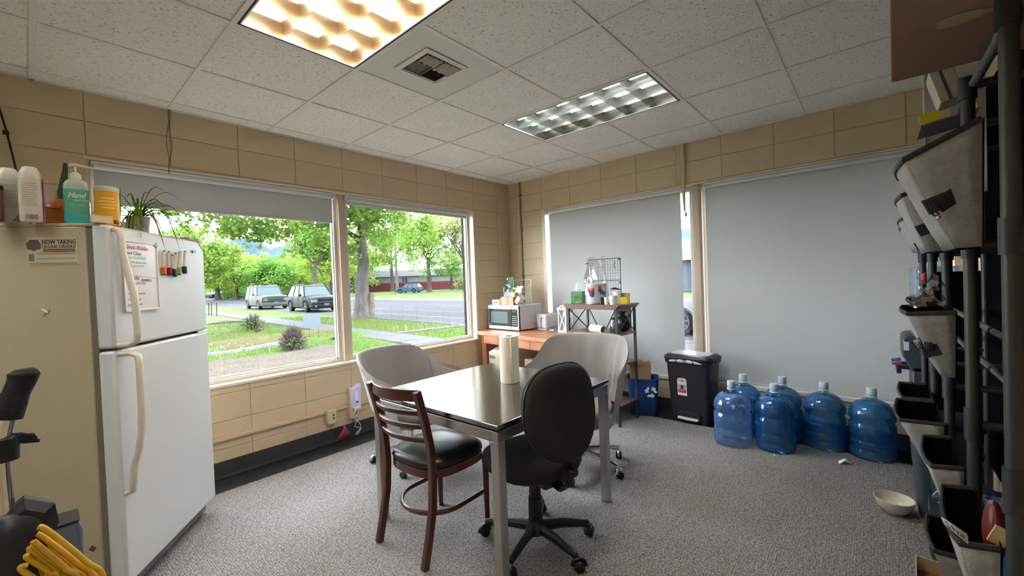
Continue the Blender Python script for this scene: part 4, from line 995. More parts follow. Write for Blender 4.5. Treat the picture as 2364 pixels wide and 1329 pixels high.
ring = [(math.cos(a)*.185, .0+math.sin(a)*.185, .20) for a in [R(-200)+R(220)*k/24 for k in range(25)]]
obj('stretcher', MB().tube([(.185, .165, .20), (.187, .05, .20)]+[(.187*math.cos(a), -.03+.17*math.sin(a), .20) for a in [-PI*k/16 for k in range(17)]]+[(-.187, .05, .20), (-.185, .165, .20)], .013, 8, flat=.8), WOOD, wc, ang=60)

# ---------------------------------------------------------------- black task chair
FAB = mat('charcoal_office_fabric', (.019, .0175, .0175), .95, noise=.4, nscale=220, bump=.5, bscale=300)
tk = thing('task_chair', 'black swivel office chair seen from behind at the near right of the table', 'chair', (-2.50, -2.275, 0), R(-14))
tk['label'] = 'black fabric swivel office chair seen from behind, nearest the camera'
# local front = +Y  (towards the table)
TK = .0
obj('star_hub', MB().lathe([(.03, .055), (.055, .065), (.05, .10), (.036, .125)], 20), BLACK, tk)
obj('column_cover', MB().lathe([(.036, .10), (.036, .24), (.030, .245), (.030, .36), (.024, .365), (.024, .42)], 20), BLACK, tk)
for k, v in enumerate(((-2.60, -2.03), (-2.27, -2.47), (-2.55, -2.545), (-2.765, -2.33), (-2.25, -2.13))):
    L = .275; a = math.atan2(v[1]+2.275, v[0]+2.50)-R(-14); dx, dy = math.cos(a), math.sin(a)
    obj('leg', MB().tube([(dx*.03, dy*.03, .088), (dx*L*.5, dy*L*.5, .088), (dx*L, dy*L, .068)], [.028, .024, .018], 8, flat=.75), BLACK, tk)
    caster(tk, dx*L, dy*L, a+.9, .026, BLACK)
def superel(a, e): c, s_ = math.cos(a), math.sin(a); return (abs(c)**e+abs(s_)**e)**(-1/e)
sp = MB(); pr_ = [(.80, .395), (.95, .405), (1.0, .43), (1.0, .455), (.95, .477), (.8, .487), (.4, .488), (.001, .486)]
def tkseat(i, j):
    a = 2*PI*i/32; q = superel(a, 2.7); r, z = pr_[j]; return (math.cos(a)*q*.235*r, .022+math.sin(a)*q*.235*r, z-.012*max(0, math.sin(a))**2)
sp.grid(tkseat, 32, 8, cu=True); sp.quad(*[tkseat(i, 0) for i in range(32)][::-1]); obj('seat', sp, FAB, tk, ang=60)
obj('mechanism', MB().box(-.07, .07, -.17, .10, .355, .398), BLACK, tk, bevel=.008)
obj('back_bar', MB().tube([(0, -.14, .375), (0, -.215, .362), (0, -.262, .40), (0, -.262, .55), (0, -.245, .74)], .030, 8, flat=.35, up=(1, 0, 0)), BLACK, tk)
obj('height_knob', MB().cyl((0, -.275, .47), (0, -.305, .47), .02), BLACK, tk)
obj('lever', MB().tube([(.06, .0, .37), (.20, .03, .36), (.25, .03, .35)], [.005, .005, .009], 8), BLACK, tk)
def backp(i, j, prof):
    a = 2*PI*i/36; r, d = prof[j]; q = superel(a, 2.5); u, v = math.cos(a)*q*r, math.sin(a)*q*r
    wdt = .208 if v > 0 else .208-.035*v*v
    x = u*wdt; z = .735+v*.215; y = -.205+d - .055*(1-0) + .10*(x/.21)**2*.35 + .04*(v*.5)
    return (x, y, z)
b1 = MB(); p1_ = [(.001, .052), (.5, .055), (.85, .054), (.96, .046), (1.0, .030), (1.0, .012), (.97, .004)]
b1.grid(lambda i, j: backp(i, j, p1_), 36, 7, cu=True); obj('backrest_cushion', b1, FAB, tk, ang=60)
b2 = MB(); p2_ = [(.97, .006), (1.01, .004), (1.01, -.010), (.93, -.022), (.6, -.026), (.001, -.028)]
b2.grid(lambda i, j: backp(i, j, p2_), 36, 6, cu=True); obj('backrest_shell', b2, mat('charcoal_back_fabric', (.020, .019, .019), .8, bump=.4, bscale=300), tk, ang=60)
obj('back_piping', MB().tube([backp(i, 0, [(1.015, .008)]) for i in range(36)], .005, 6, closed=True), BLACK, tk)

# ---------------------------------------------------------------- refrigerator
FW, FD, FH = .80, .72, 1.655
FN = (-3.915, -1.14)
fr = thing('refrigerator', 'cream and white top-freezer refrigerator standing at an angle on the left', 'refrigerator', (FN[0], FN[1], 0), R(53.13))
# local: X along the front (near -> far), Y backwards, Z up;  front face plane y = 0
FRB = mat('fridge_cream_side', (.46, .38, .265), .5, bump=.15, bscale=180)
FRD = mat('fridge_white_door', (.64, .65, .66), .38, bump=.05, bscale=200); FRH = mat('fridge_handle_cream', (.66, .59, .50), .4); GSK = mat('door_gasket', (.17, .145, .10), .7)
obj('body', MB().box(.004, FW-.004, .085, FD, .03, FH-.012), FRB, fr, bevel=.008)
obj('top_cap', MB().box(.004, FW-.004, .03, FD, FH-.014, FH), FRB, fr, bevel=.004)
obj('kick_grille', MB().box(.02, FW-.02, .05, .10, .015, .085), mat('grey_kick_grille', (.20, .20, .19), .5), fr)
obj('gasket', MB().box(.008, FW-.008, .062, .086, .10, FH-.02), GSK, fr)
def door(nm, z0, z1, hz, label=None):
    d = obj(nm, MB().box(0, FW, 0, .064, z0, z1), [FRD], fr, bevel=.012, seg=3)
    hm = MB(); n = len(hz); W_ = .014
    hm.tube([(.022, -p_, z) for p_, z in hz], .017, 8, flat=.75, up=(1, 0, 0)); obj('door_handle', hm, FRH, d, ang=60)
    return d
dF = door('freezer_door', 1.118, 1.648, [(0.005, 1.632), (.022, 1.625), (.030, 1.60), (.034, 1.52), (.050, 1.44), (.066, 1.36), (.072, 1.28), (.074, 1.19), (.068, 1.142), (.045, 1.130), (.0, 1.128)])
dR = door('fridge_door', .085, 1.106, [(0, 1.092), (.045, 1.092), (.068, 1.080), (.074, 1.04), (.074, .86), (.070, .76), (.056, .67), (.034, .60), (.028, .53), (.022, .49), (0, .485)])
obj('hinge_strip', MB().box(FW-.12, FW-.006, -.001, .05, 1.107, 1.117), CHROME, fr)
obj('top_hinge_cover', MB().box(FW-.14, FW-.01, .01, .09, FH-.006, FH+.012), mat('hinge_cover_tan', (.42, .33, .23), .5), fr, bevel=.004)
FM = fr.matrix_basis.copy(); bpy.context.view_layer.update(); FI = fr.matrix_world.inverted()
def onplane(px, py, axis, val):
    """point of the fridge frame on the local plane axis = val seen at a pixel of the photo"""
    o = FI @ Vector(CAM); d = FI.to_3x3() @ Vector(ray(px, py)); k = (val-o[axis])/d[axis]; return o+d*k
def world(v): return fr.matrix_world @ v
# oval badge
q = onplane(447, 581, 1, -.002)
obj('oval_badge', MB().lathe([(.001, 0), (.016, 0), (.020, -.002), (.022, -.005)][::-1], 24, (0, 0, 0), True, Matrix.Translation(q) @ Matrix.Rotation(PI/2, 4, 'X') @ Matrix.Diagonal((1.1, .62, 1, 1))), CHROME, dF)
obj('badge_print', MB().lathe([(.001, .0), (.015, .0)], 20, (0, 0, 0), False, Matrix.Translation(q-Vector((0, .0055, 0))) @ Matrix.Rotation(PI/2, 4, 'X') @ Matrix.Diagonal((1.1, .62, 1, 1))), mat('badge_blue', (.12, .28, .32), .4), dF)
# door-edge sticker bits on the side
q = onplane(124, 580, 0, -.0006)
RS = (PI/2, 0, -PI/2)   # text facing local -X
st_ = thing('sticker_card', 'clear sticker reading NOW TAKING ONLINE ORDERS! on the near side of the refrigerator', 'sticker', world(onplane(66, 605, 0, .0036)), R(53.13)-PI/2)
# local frame of the card: X to the right in the photo, Z up, front = -Y
def cardM(px, py): 
    v = onplane(px, py, 0, .0036); return st_.matrix_world.inverted() @ world(v)
bpy.context.view_layer.update()
a = cardM(60, 548); b = cardM(181, 610)
obj('clear_card', MB().box(a.x, b.x, -.0010, -.0002, b.z, a.z), mat('clear_card', (.53, .46, .35), .25, noise=.02, nscale=5), st_)
inkd = mat('ink_dark_brown', (.030, .018, .012), .7); inko = mat('ink_orange_brown', (.25, .10, .02), .7); inkg = mat('ink_grey', (.32, .26, .18), .7)
u = cardM(97, 564); v = cardM(175, 564); Lx = v.x-u.x; hh = cardM(97, 554).z-cardM(97, 565).z
def fit_text(body, xx, zz, wid, hgt, m, parent, bold=0.0, shear=0, rot=(PI/2, 0, 0), y=-.0014, nm='printed_text', lab=None):
    o = text(nm, body, hgt*1.38, m, parent, (xx, y, zz), rot, 'LEFT', .0002, lab, 1.0, bold, shear)
    xs = [c.co.x for c in o.data.vertices]; 
    if xs: o.scale = (wid/(max(xs)-min(xs)), 1, 1)
    return o
fit_text('NOW TAKING', u.x, u.z, Lx, hh, inkd, st_, .0006)
u2 = cardM(97, 573); fit_text('ONLINE ORDERS!', u2.x, u2.z, Lx, hh*.68, inkd, st_, .0003)
pb = MB(); c0, c1_ = cardM(100, 574.5), cardM(173, 577.5); pb.box(c0.x, c1_.x, -.0016, -.0011, c1_.z, c0.z); obj('orange_bar', pb, inko, st_)
c0, c1_ = cardM(100, 579.5), cardM(175, 581); obj('orange_line', MB().box(c0.x, c1_.x, -.0016, -.0011, c1_.z, c0.z), inko, st_)
for k, (xa, xb, yy) in enumerate(((86, 175, 585), (86, 175, 596), (68, 178, 607.5))):
    c0, c1_ = cardM(xa, yy), cardM(xb, yy+.6); obj('thin_line', MB().box(c0.x, c1_.x, -.0016, -.0011, c1_.z-.0004, c0.z+.0004), inkg, st_)
e_ = cardM(78, 566)
obj('emblem', MB().prism([(e_.x-.026, e_.z+.008), (e_.x-.018, e_.z+.014), (e_.x-.014, e_.z+.022), (e_.x+.016, e_.z+.022), (e_.x+.020, e_.z+.012), (e_.x+.026, e_.z+.006), (e_.x+.024, e_.z-.016), (e_.x+.006, e_.z-.020), (e_.x, e_.z-.026), (e_.x-.006, e_.z-.020), (e_.x-.022, e_.z-.016)], -.0016, -.0011, 'y'), mat('emblem_brown', (.13, .09, .085), .6), st_)
obj('emblem_top', MB().prism([(e_.x-.014, e_.z+.016), (e_.x+.015, e_.z+.016), (e_.x+.017, e_.z+.022), (e_.x-.013, e_.z+.022)], -.0019, -.0015, 'y'), mat('emblem_red', (.19, .05, .035), .6), st_)
c0, c1_ = cardM(67, 587), cardM(80, 603); obj('green_print', MB().box(c0.x, c1_.x, -.0016, -.0011, c1_.z, c0.z), mat('ink_green', (.17, .19, .11), .6), st_)
# adhesive hook and diamond decal on the side
v = world(onplane(100, 714, 0, .0036)); hk = thing('adhesive_hook', 'clear adhesive hook turned diagonally on the near side of the refrigerator', 'hook', v, R(53.13)-PI/2)
obj('hook_pad', MB().box(-.018, .018, -.003, 0, -.018, .018, Matrix.Rotation(PI/4, 4, 'Y')), FRB, hk, bevel=.001); obj('hook_tip', MB().box(-.003, .022, -.008, -.003, -.001, .003, Matrix.Rotation(R(40), 4, 'Y')), WHT, hk)
v = world(onplane(214, 1266, 0, .0036)); dd = obj('diamond_decal', MB().box(-.0105, .0105, -.0008, 0, -.0105, .0105, Matrix.Rotation(PI/4, 4, 'Y')), mat('decal_dark', (.07, .06, .05), .5)); dd.location = v; dd.rotation_euler = (0, 0, R(53.13)-PI/2)
tag(dd, 'small dark diamond decal low on the near side of the refrigerator', 'sticker')
# whiteboard on the freezer door
A = onplane(284, 545, 1, -.012); B_ = onplane(371, 713, 1, -.012); A2 = onplane(371, 570, 1, -.012)
w0, w1, z0, z1 = A.x-.006, B_.x, B_.z, (A.z+A2.z)/2
wb = thing('whiteboard', 'small white dry-erase board with pink and purple handwriting on the freezer door', 'whiteboard', world(Vector((w0, 0, z0))), R(53.13))
ww, wh = w1-w0, z1-z0
WBM = mat('whiteboard_white', (.78, .77, .77), .2); 
obj('board', MB().box(0, ww, -.008, 0, 0, wh), WBM, wb)
fm = MB(); 
for b in ((0, ww, 0, .010), (0, ww, wh-.008, wh), (0, .010, 0, wh), (ww-.008, ww, 0, wh)): fm.box(b[0], b[1], -.012, -.0005, b[2], b[3])
obj('board_frame', fm, mat('board_frame_cream', (.78, .76, .72), .4), wb, bevel=.002)
pink = mat('marker_pink', (.55, .10, .20), .5); pur = mat('marker_purple', (.16, .10, .25), .5); grn = mat('marker_green', (.38, .62, .45), .5)
def wbt(body, px, py, wpx, hgt, m):
    a_ = onplane(px, py, 1, -.009); b_ = onplane(px+wpx, py, 1, -.009)
    return fit_text(body, a_.x-w0, a_.z-z0, b_.x-a_.x, hgt, m, wb, .0002, .25, y=-.0092, nm='handwriting')
wbt('Snack Wishlist', 292, 573, 49, .020, pink); wbt('md Chips', 293, 586, 33, .015, pur); wbt('Sour Patch Kids', 292, 596, 45, .015, grn); wbt('fruit snacks', 293, 606, 45, .011, grn); wbt('mini pretzels', 293, 614, 40, .011, grn)
wbt('Snacks', 293, 645, 29, .020, pur); wbt('Available', 326, 649, 24, .015, pur); wbt('Sparkling ice 2 for', 293, 656, 44, .013, pink); wbt('Strawberry melon', 296, 680, 40, .010, pink); wbt('fruit cocktail', 296, 694, 30, .010, pink); wbt('kiwi lemonade', 296, 706, 33, .010, pink)
a_, b_ = onplane(293, 633, 1, -.009), onplane(369, 643, 1, -.009)
obj('divider_line', MB().tube([(a_.x-w0, -.0088, a_.z-z0), (b_.x-w0, -.0088, b_.z-z0)], .0009, 4), pur, wb)
a_, b_ = onplane(293, 571, 1, -.009), onplane(349, 578, 1, -.009); obj('underline', MB().tube([(a_.x-w0, -.0088, a_.z-z0), (b_.x-w0, -.0088, b_.z-z0)], .0006, 4), pink, wb)
v = onplane(361, 566, 1, -.012); obj('round_magnet', MB().cyl((v.x-w0, -.008, v.z-z0), (v.x-w0, -.013, v.z-z0), .011), mat('magnet_blue_grey', (.32, .36, .42), .4), wb)
v = onplane(325, 545, 1, -.008); obj('hanging_clip', MB().tube([(v.x-w0-.008, -.004, v.z-z0+.012), (v.x-w0, -.010, v.z-z0+.016), (v.x-w0+.008, -.006, v.z-z0+.008), (v.x-w0, -.008, v.z-z0-.004)], .0018, 6), mat('clip_clear', (.6, .55, .47), .2), wb)
# magnetic markers with felt ends
for k, (px, py0, py1, colr, nm, lean_) in enumerate(((379, 578, 633, (.75, .17, .02), 'orange', 0), (390, 580, 633, (.36, .012, .05), 'crimson', 3), (398, 588, 634, (.05, .008, .03), 'dark plum', 5), (405, 584, 637, (.02, .28, .31), 'teal', 0), (415, 581, 633, (.30, .46, .02), 'lime green', -2), (427, 579, 630, (.03, .035, .10), 'navy blue', 0))):
    v0 = onplane(px, py0, 1, -.010); v1 = onplane(px+lean_*.6, py1, 1, -.012)
    t = thing('eraser_marker', 'slim white marker with a %s felt end stuck upright on the freezer door' % nm, 'marker', world(Vector((v1.x, -.0005, v1.z))), R(53.13), 'magnetic markers on the freezer door')
    L = v0.z-v1.z; dx = v0.x-v1.x
    mk = mat('marker_'+nm.replace(' ', '_'), colr, .8)
    obj('felt_cap', MB().box(-.0095, .0095, -.020, -.001, 0, L*.30), mk, t, bevel=.004); obj('cap_end', MB().box(-.007, .007, -.017, -.004, -.004, .001), BLKM, t)
    obj('barrel', MB().cyl((0, -.010, L*.28), (dx, -.009, L*.96), .0066, .0058, 10), mat('marker_barrel', (.80, .72, .62), .35), t); obj('tip_plug', MB().cyl((dx, -.009, L*.95), (dx*1.03, -.009, L), .0050, n=10), BLKM, t)
# ================================================================= corner furniture
ORW = mat('orange_cherry_wood', (.40, .145, .07), .4, noise=.18, nscale=5, stretch=(1, 12, 1), coat=.2)
# side table: local X along the front edge (to the right in the photo), Y back, Z up
th = .144; sd = thing('side_table', 'orange-brown wooden console table in the corner holding the microwave', 'table', (-.726, -.081, 0), -PI/2-th)
SW_, SDp, SZ = 1.204, .52, .767
obj('tabletop', MB().prism([(0, SZ), (0, SZ-.014), (.014, SZ-.022), (.014, SZ-.034), (.024, SZ-.040), (SW_-.024, SZ-.040), (SW_-.014, SZ-.034), (SW_-.014, SZ-.022), (SW_, SZ-.014), (SW_, SZ)], 0, SDp, 'y'), ORW, sd, bevel=.003)
obj('front_moulding', MB().box(.014, SW_-.014, -.004, .012, SZ-.020, SZ-.012), ORW, sd)
obj('apron', MB().box(.05, SW_-.05, .035, .055, SZ-.135, SZ-.040).box(.05, SW_-.05, SDp-.055, SDp-.035, SZ-.135, SZ-.04).box(.035, .055, .05, SDp-.05, SZ-.135, SZ-.04).box(SW_-.055, SW_-.035, .05, SDp-.05, SZ-.135, SZ-.04), ORW, sd)
dw = .255
for k in range(4):
    x0 = .085+k*(SW_-.17)/4; obj('drawer_front', MB().box(x0+.002, x0+(SW_-.17)/4-.002, .029, .037, SZ-.128, SZ-.046), ORW, sd, bevel=.002)
for a in (.028, SW_-.083):
    for b in (.030, SDp-.085): obj('leg', MB().tube([(a+.0275, b+.0275, 0), (a+.0275, b+.0275, SZ-.14), (a+.0275, b+.0275, SZ-.04)], [.028, .039, .039], 4, up=(1, 1, 0)) , ORW, sd, bevel=.002)
bpy.context.view_layer.update()
def on_side(px, py, z=SZ):
    q = onz(px, py, z); return Vector((float(q[0]), float(q[1]), z))
# microwave
mw = thing('microwave', 'silver and white countertop microwave with a dark glass door', 'microwave', (-.522, -.075, SZ), -PI/2-.07)
MWW, MWD, MWH = .505, .40, .295
MWB = mat('microwave_case_white', (.52, .52, .545), .35); MWS = mat('microwave_silver', (.66, .67, .70), .3, metal=.5); MWG = mat('microwave_glass', (.02, .026, .028), .06, coat=.6)
for a in (.05, MWW-.05):
    for b in (.05, MWD-.05): obj('foot', MB().cyl((a, b, 0), (a, b, .014), .014), BLACK, mw)
obj('case', MB().box(0, MWW, .022, MWD, .013, MWH), MWB, mw, bevel=.006)
obj('front_frame', MB().box(0, MWW, 0, .024, .013, MWH-.002), MWS, mw, bevel=.004)
obj('door_window', MB().box(.012, MWW*.76, -.003, .003, .052, MWH-.045), MWG, mw, bevel=.002)
obj('window_mesh', MB().box(.045, MWW*.66, -.0045, -.002, .085, MWH-.075), mat('microwave_inner', (.10, .12, .14), .12, coat=.4), mw)
obj('door_edge', MB().box(MWW*.765, MWW*.77, -.004, 0, .02, MWH-.01), BLACK, mw)
cpn = obj('control_panel', MB().box(MWW*.775, MWW-.018, -.003, .003, .052, MWH-.045), mat('microwave_panel', (.012, .016, .016), .12), mw)
LED = mat('panel_print_grey', (.30, .32, .33), .5)
obj('display', MB().box(MWW*.80, MWW-.035, -.0042, -.003, MWH-.08, MWH-.058), mat('display_green', (.03, .06, .05), .2), cpn)
for r_ in range(5):
    for c_ in range(3): obj('button', MB().box(MWW*.80+c_*.026, MWW*.80+c_*.026+.017, -.0042, -.003, .070+r_*.024, .079+r_*.024), LED, cpn)
obj('brand_plate', MB().box(.026, .060, -.0045, -.003, .064, .071), LED, mw)
obj('side_vent', MB().box(MWW-.001, MWW+.001, .20, .34, .06, .063).box(MWW-.001, MWW+.001, .20, .34, .072, .075).box(MWW-.001, MWW+.001, .20, .34, .084, .087), LED, mw)['kind'] = 'stuff'
obj('dark_edge', MB().box(MWW-.0005, MWW+.0015, .0, .022, .016, MWH-.006), BLACK, mw)
# toaster
q = on_side(1238, 762); ts = thing('toaster', 'white two-slot toaster beside the microwave', 'toaster', (q.x+.03, q.y+.02, SZ), -PI/2-.10)
TWt = mat('toaster_white', (.60, .57, .56), .3)
obj('toaster_body', MB().box(0, .155, 0, .21, .018, .185), TWt, ts, bevel=.022, seg=4)
obj('base', MB().box(.004, .151, .004, .206, 0, .020), mat('toaster_base', (.40, .42, .45), .4), ts, bevel=.004)
for k in (.045, .095): obj('bread_slot', MB().box(k, k+.022, .03, .18, .1835, .1865), BLKM, ts)
obj('lever_slot', MB().box(.074, .082, -.0015, .001, .06, .15), BLKM, ts); obj('lever', MB().box(.062, .094, -.022, 0, .135, .150), TWt, ts, bevel=.004)
obj('browning_dial', MB().cyl((.078, .001, .042), (.078, -.012, .042), .013), mat('dial_grey', (.25, .26, .28), .4), ts)
# lantern
def lantern(label, px, py, rz):
    q = on_side(px, py); l = thing('lantern', label, 'lantern', (q.x, q.y, SZ), rz); s_ = .118; h = .245
    LW = mat('lantern_white', (.60, .60, .61), .5)
    obj('base', MB().box(-.004, s_+.004, -.004, s_+.004, 0, .018), LW, l, bevel=.002)
    obj('cap', MB().box(-.006, s_+.006, -.006, s_+.006, h-.004, h+.010), LW, l, bevel=.002)
    v = .012
    obj('roof', MB().add([(-v, -v, h+.010), (s_+v, -v, h+.010), (s_+v, s_+v, h+.010), (-v, s_+v, h+.010), (s_*.3, s_*.3, h+.045), (s_*.7, s_*.3, h+.045), (s_*.7, s_*.7, h+.045), (s_*.3, s_*.7, h+.045)], [(0, 1, 5, 4), (1, 2, 6, 5), (2, 3, 7, 6), (3, 0, 4, 7), (4, 5, 6, 7), (3, 2, 1, 0)]), LW, l)
    for a in (0, s_-.011):
        for b in (0, s_-.011): obj('corner_post', MB().box(a, a+.011, b, b+.011, .018, h-.004), LW, l)
    for M_ in (Matrix.Identity(4), Matrix.Translation((s_, 0, 0)) @ Matrix.Rotation(PI/2, 4, 'Z'), Matrix.Translation((s_, s_, 0)) @ Matrix.Rotation(PI, 4, 'Z'), Matrix.Translation((0, s_, 0)) @ Matrix.Rotation(-PI/2, 4, 'Z')):
        for (za, zb_) in ((.020, h-.006), (h-.006, .020)):
            obj('cross_bar', MB().tube([M_ @ Vector((.010, .005, za)), M_ @ Vector((s_-.010, .005, zb_))], .0050, 4), LW, l)
    obj('lantern_glass', MB().box(.008, s_-.008, .008, s_-.008, .019, h-.005), GLASS, l)
    obj('candle', MB().cyl((s_/2, s_/2, .018), (s_/2, s_/2, .085), .03, n=20), mat('candle_cream', (.6, .5, .42), .5), l)
    obj('roof_vent', MB().box(s_*.38, s_*.62, -.009, -.002, h+.018, h+.026), mat('vent_brown', (.12, .05, .04), .6), l)
    obj('ring_handle', MB().tube([(s_/2+.028*math.cos(a), s_/2, h+.048+.028*math.sin(a)) for a in [PI*k/10 for k in range(11)]], .002, 6), CHROME, l)
    return l
lantern('white wooden lantern with X-shaped bars between the toaster and the brown shelf', 1289, 766, -PI/2-.14)
# boxes and packets on the microwave, wire rack
MT = SZ+MWH
bpy.context.view_layer.update()
def onmw(px, py, z=MT): q = onz(px, py, z); return Vector((float(q[0]), float(q[1]), z))
MWX = Vector((math.cos(-PI/2-.07), math.sin(-PI/2-.07), 0)); MWY = Vector((-MWX.y, MWX.x, 0))
def mwp(u, v, z=0): o = Vector((-.522, -.075, MT)); return o+MWX*u+MWY*v+Vector((0, 0, z))
def carton(name, label, cat, loc, rz, w_, d_, h_, m, group=None, front=None, tilt=None):
    t = thing(name, label, cat, loc, rz, group)
    if tilt: t.rotation_euler = (tilt[0], tilt[1], rz)
    obj('carton_body', MB().box(0, w_, 0, d_, 0, h_), m, t, bevel=.0015); return t
c = carton('tissue_carton', 'pale green and white carton with a black slot on the left of the microwave top', 'box', mwp(.055, .015), -PI/2-.07, .135, .09, .062, mat('carton_pale_green', (.24, .42, .22), .5, col2=(.48, .54, .45), nscale=4))
obj('slot_print', MB().prism([(.025, .030), (.095, .032), (.112, .045), (.100, .028), (.098, .024), (.025, .024)], -.0012, -.0002, 'y'), BLACK, c)
c = carton('tea_carton', 'coral orange tea carton with a peach swirl print on the microwave top', 'box', mwp(.205, .012), -PI/2-.07, .12, .07, .088, mat('carton_coral', (.42, .08, .03), .45, col2=(.55, .25, .13), nscale=14))
obj('peach_print', MB().lathe([(.001, 0), (.026, 0)], 20, (0, 0, 0), False, Matrix.Translation((.062, -.0012, .030)) @ Matrix.Rotation(PI/2, 4, 'X')), mat('peach_print', (.82, .27, .15), .5), c)
obj('cream_band', MB().box(.0, .12, -.001, 0, .062, .074), mat('peach_cream', (.5, .33, .18), .5), c)
c = carton('tea_carton', 'pink-brown tea carton with a marbled print right of the coral one', 'box', mwp(.330, .012), -PI/2-.07, .085, .07, .092, mat('carton_pinkbrown', (.34, .11, .07), .45, col2=(.50, .28, .21), nscale=16))
obj('pale_swirl', MB().tube([(.012+.055*k/10, -.001, .02+.03*math.sin(k*.6)+.02) for k in range(11)], .003, 5), mat('swirl_cream', (.78, .60, .50), .5), c)
c = carton('white_tub', 'white lidded tub behind the pale green carton', 'tub', mwp(.12, .115), -PI/2-.07, .10, .08, .075, WHT)
obj('tub_lid', MB().box(-.004, .104, -.004, .084, .075, .090), mat('lid_cream', (.72, .74, .66), .4), c, bevel=.003)
t = thing('black_scoop', 'black and grey-blue plastic scoop lying on the white tub', 'scoop', mwp(.15, .14, .0905), -PI/2-.07)
obj('scoop_bowl', MB().lathe([(.001, .0), (.025, .002), (.032, .02), (.029, .02), (.022, .006), (.001, .004)], 16, (.045, .02, 0), sx=1.2), mat('scoop_bluegrey', (.28, .36, .46), .3), t); obj('scoop_handle', MB().tube([(.0, .02, .02), (-.015, .02, .028), (.01, .02, .034), (.085, .02, .030), (.105, .02, .012)], .006, 6), BLACK, t)
# small white wire rack standing on the microwave
wr_ = thing('wire_rack', 'small white wire rack holding tea packets on top of the microwave', 'rack', mwp(.16, .12), -PI/2-.07)
WW = mat('wire_white', (.78, .77, .74), .35)
def wire(mb, pts, r=.0026): return mb.tube(pts, r, 6)
RW_, RD_, RH_ = .285, .17, .285
for nm, x_ in (('side_wire_frame', 0), ('side_wire_frame', RW_)):
    mb = MB(); wire(mb, [(x_, 0, 0), (x_, 0, .20), (x_, .02, .205), (x_, RD_-.03, .205), (x_, RD_-.01, .215), (x_, RD_-.0, RH_-.01), (x_, RD_, RH_)], .003); obj(nm, mb, WW, wr_, ang=60)
    for k in range(5): obj('rung', wire(MB(), [(x_, 0, .02+.042*k), (x_, RD_-.005, .02+.042*k)]), WW, wr_)
    obj('rear_upright', wire(MB(), [(x_, RD_, 0), (x_, RD_, RH_)], .003), WW, wr_)
obj('top_wire', wire(MB(), [(0, RD_, RH_), (RW_, RD_, RH_)], .003), WW, wr_)
obj('shelf_wire', wire(MB(), [(0, 0, .118), (RW_, 0, .118)], .003), WW, wr_); obj('shelf_wire', wire(MB(), [(0, 0, .012), (RW_, 0, .012)], .003), WW, wr_)
for k in range(7): obj('shelf_wire', wire(MB(), [(.02+k*.04, 0, .110), (.02+k*.04, RD_, .100)], .002), WW, wr_)
def packet(label, u, v, z, w_, h_, tiltx, tilty, m, cat='packet', dep=.012):
    t = thing('tea_packet', label, cat, mwp(u, v, z), -PI/2-.07, 'tea packets in the white wire rack'); t.rotation_euler = (R(tiltx), R(tilty), -PI/2-.07)
    n = 9
    def fn(sg): return lambda i, j: (w_*i/(n-1), sg*dep*(math.sin(PI*i/(n-1))*math.sin(PI*j/(n-1)))**.6, h_*j/(n-1))
    mb = MB(); mb.grid(fn(-1), n, n); mb.grid(fn(1), n, n); obj('pouch', mb, m, t, ang=60); return t
DG = mat('packet_dark_green', (.012, .05, .012), .5, col2=(.035, .10, .025), nscale=14); BG = mat('packet_bright_green', (.008, .11, .015), .45, noise=.2, nscale=12)
t = packet('tall dark green tea pouch standing highest in the wire rack', .155, .15, .115, .115, .215, -8, 0, DG)
obj('white_seal', MB().lathe([(.001, 0), (.012, 0)], 16, (0, 0, 0), False, Matrix.Translation((.018, -.006, .19)) @ Matrix.Rotation(PI/2, 4, 'X')), WHT, t); fit_text('GREEN', .010, .108, .062, .013, WHT, t, .0004, y=-.0145, nm='pouch_text'); fit_text('TEA', .045, .086, .05, .016, WHT, t, .0006, y=-.0145, nm='pouch_text')
obj('pale_bowl_print', MB().lathe([(.001, 0), (.02, 0)], 16, (0, 0, 0), False, Matrix.Translation((.045, -.0135, .045)) @ Matrix.Rotation(PI/2, 4, 'X')), mat('print_sage', (.45, .55, .42), .5), t)
t = packet('bright green tea packet leaning in front of the tall dark pouch', .245, .095, .118, .10, .115, -22, 14, BG)
obj('yellow_flash', MB().box(.05, .095, -.0135, -.0115, .088, .103), mat('flash_yellow', (.70, .72, .05), .5), t); obj('yellow_flash', MB().box(.04, .075, -.0135, -.0115, .018, .028), mat('flash_yellow', (.70, .72, .05), .5), t); obj('dark_word', MB().box(.02, .062, -.0135, -.0115, .058, .070), mat('dark_green_print', (.01, .06, .02), .5), t)
PKC = mat('packet_pale_pink', (.33, .28, .27), .4, col2=(.46, .45, .43), nscale=12); PKG = mat('packet_pale_green', (.26, .34, .24), .4, col2=(.42, .46, .42), nscale=9)
for lab, u, m in (('pale pink slim carton leaning right of the bright green packet', .335, PKC), ('pale grey-green slim carton leaning at the right of the rack', .385, PKG)):
    t = thing('tea_carton', lab, 'box', mwp(u, .10, .118), -PI/2-.07, 'tea packets in the white wire rack'); t.rotation_euler = (R(-18), R(20), -PI/2-.07); obj('carton_body', MB().box(0, .045, 0, .055, 0, .115), m, t, bevel=.001)
    obj('printed_panel', MB().box(.008, .037, -.001, 0, .03, .09), mat('panel_white', (.74, .74, .74), .5), t)
t = thing('tea_carton', 'lilac and yellow carton lying in the lower tier of the wire rack', 'box', mwp(.235, .055, .105), -PI/2-.07, 'tea packets in the white wire rack'); t.rotation_euler = (0, R(4), -PI/2-.07)
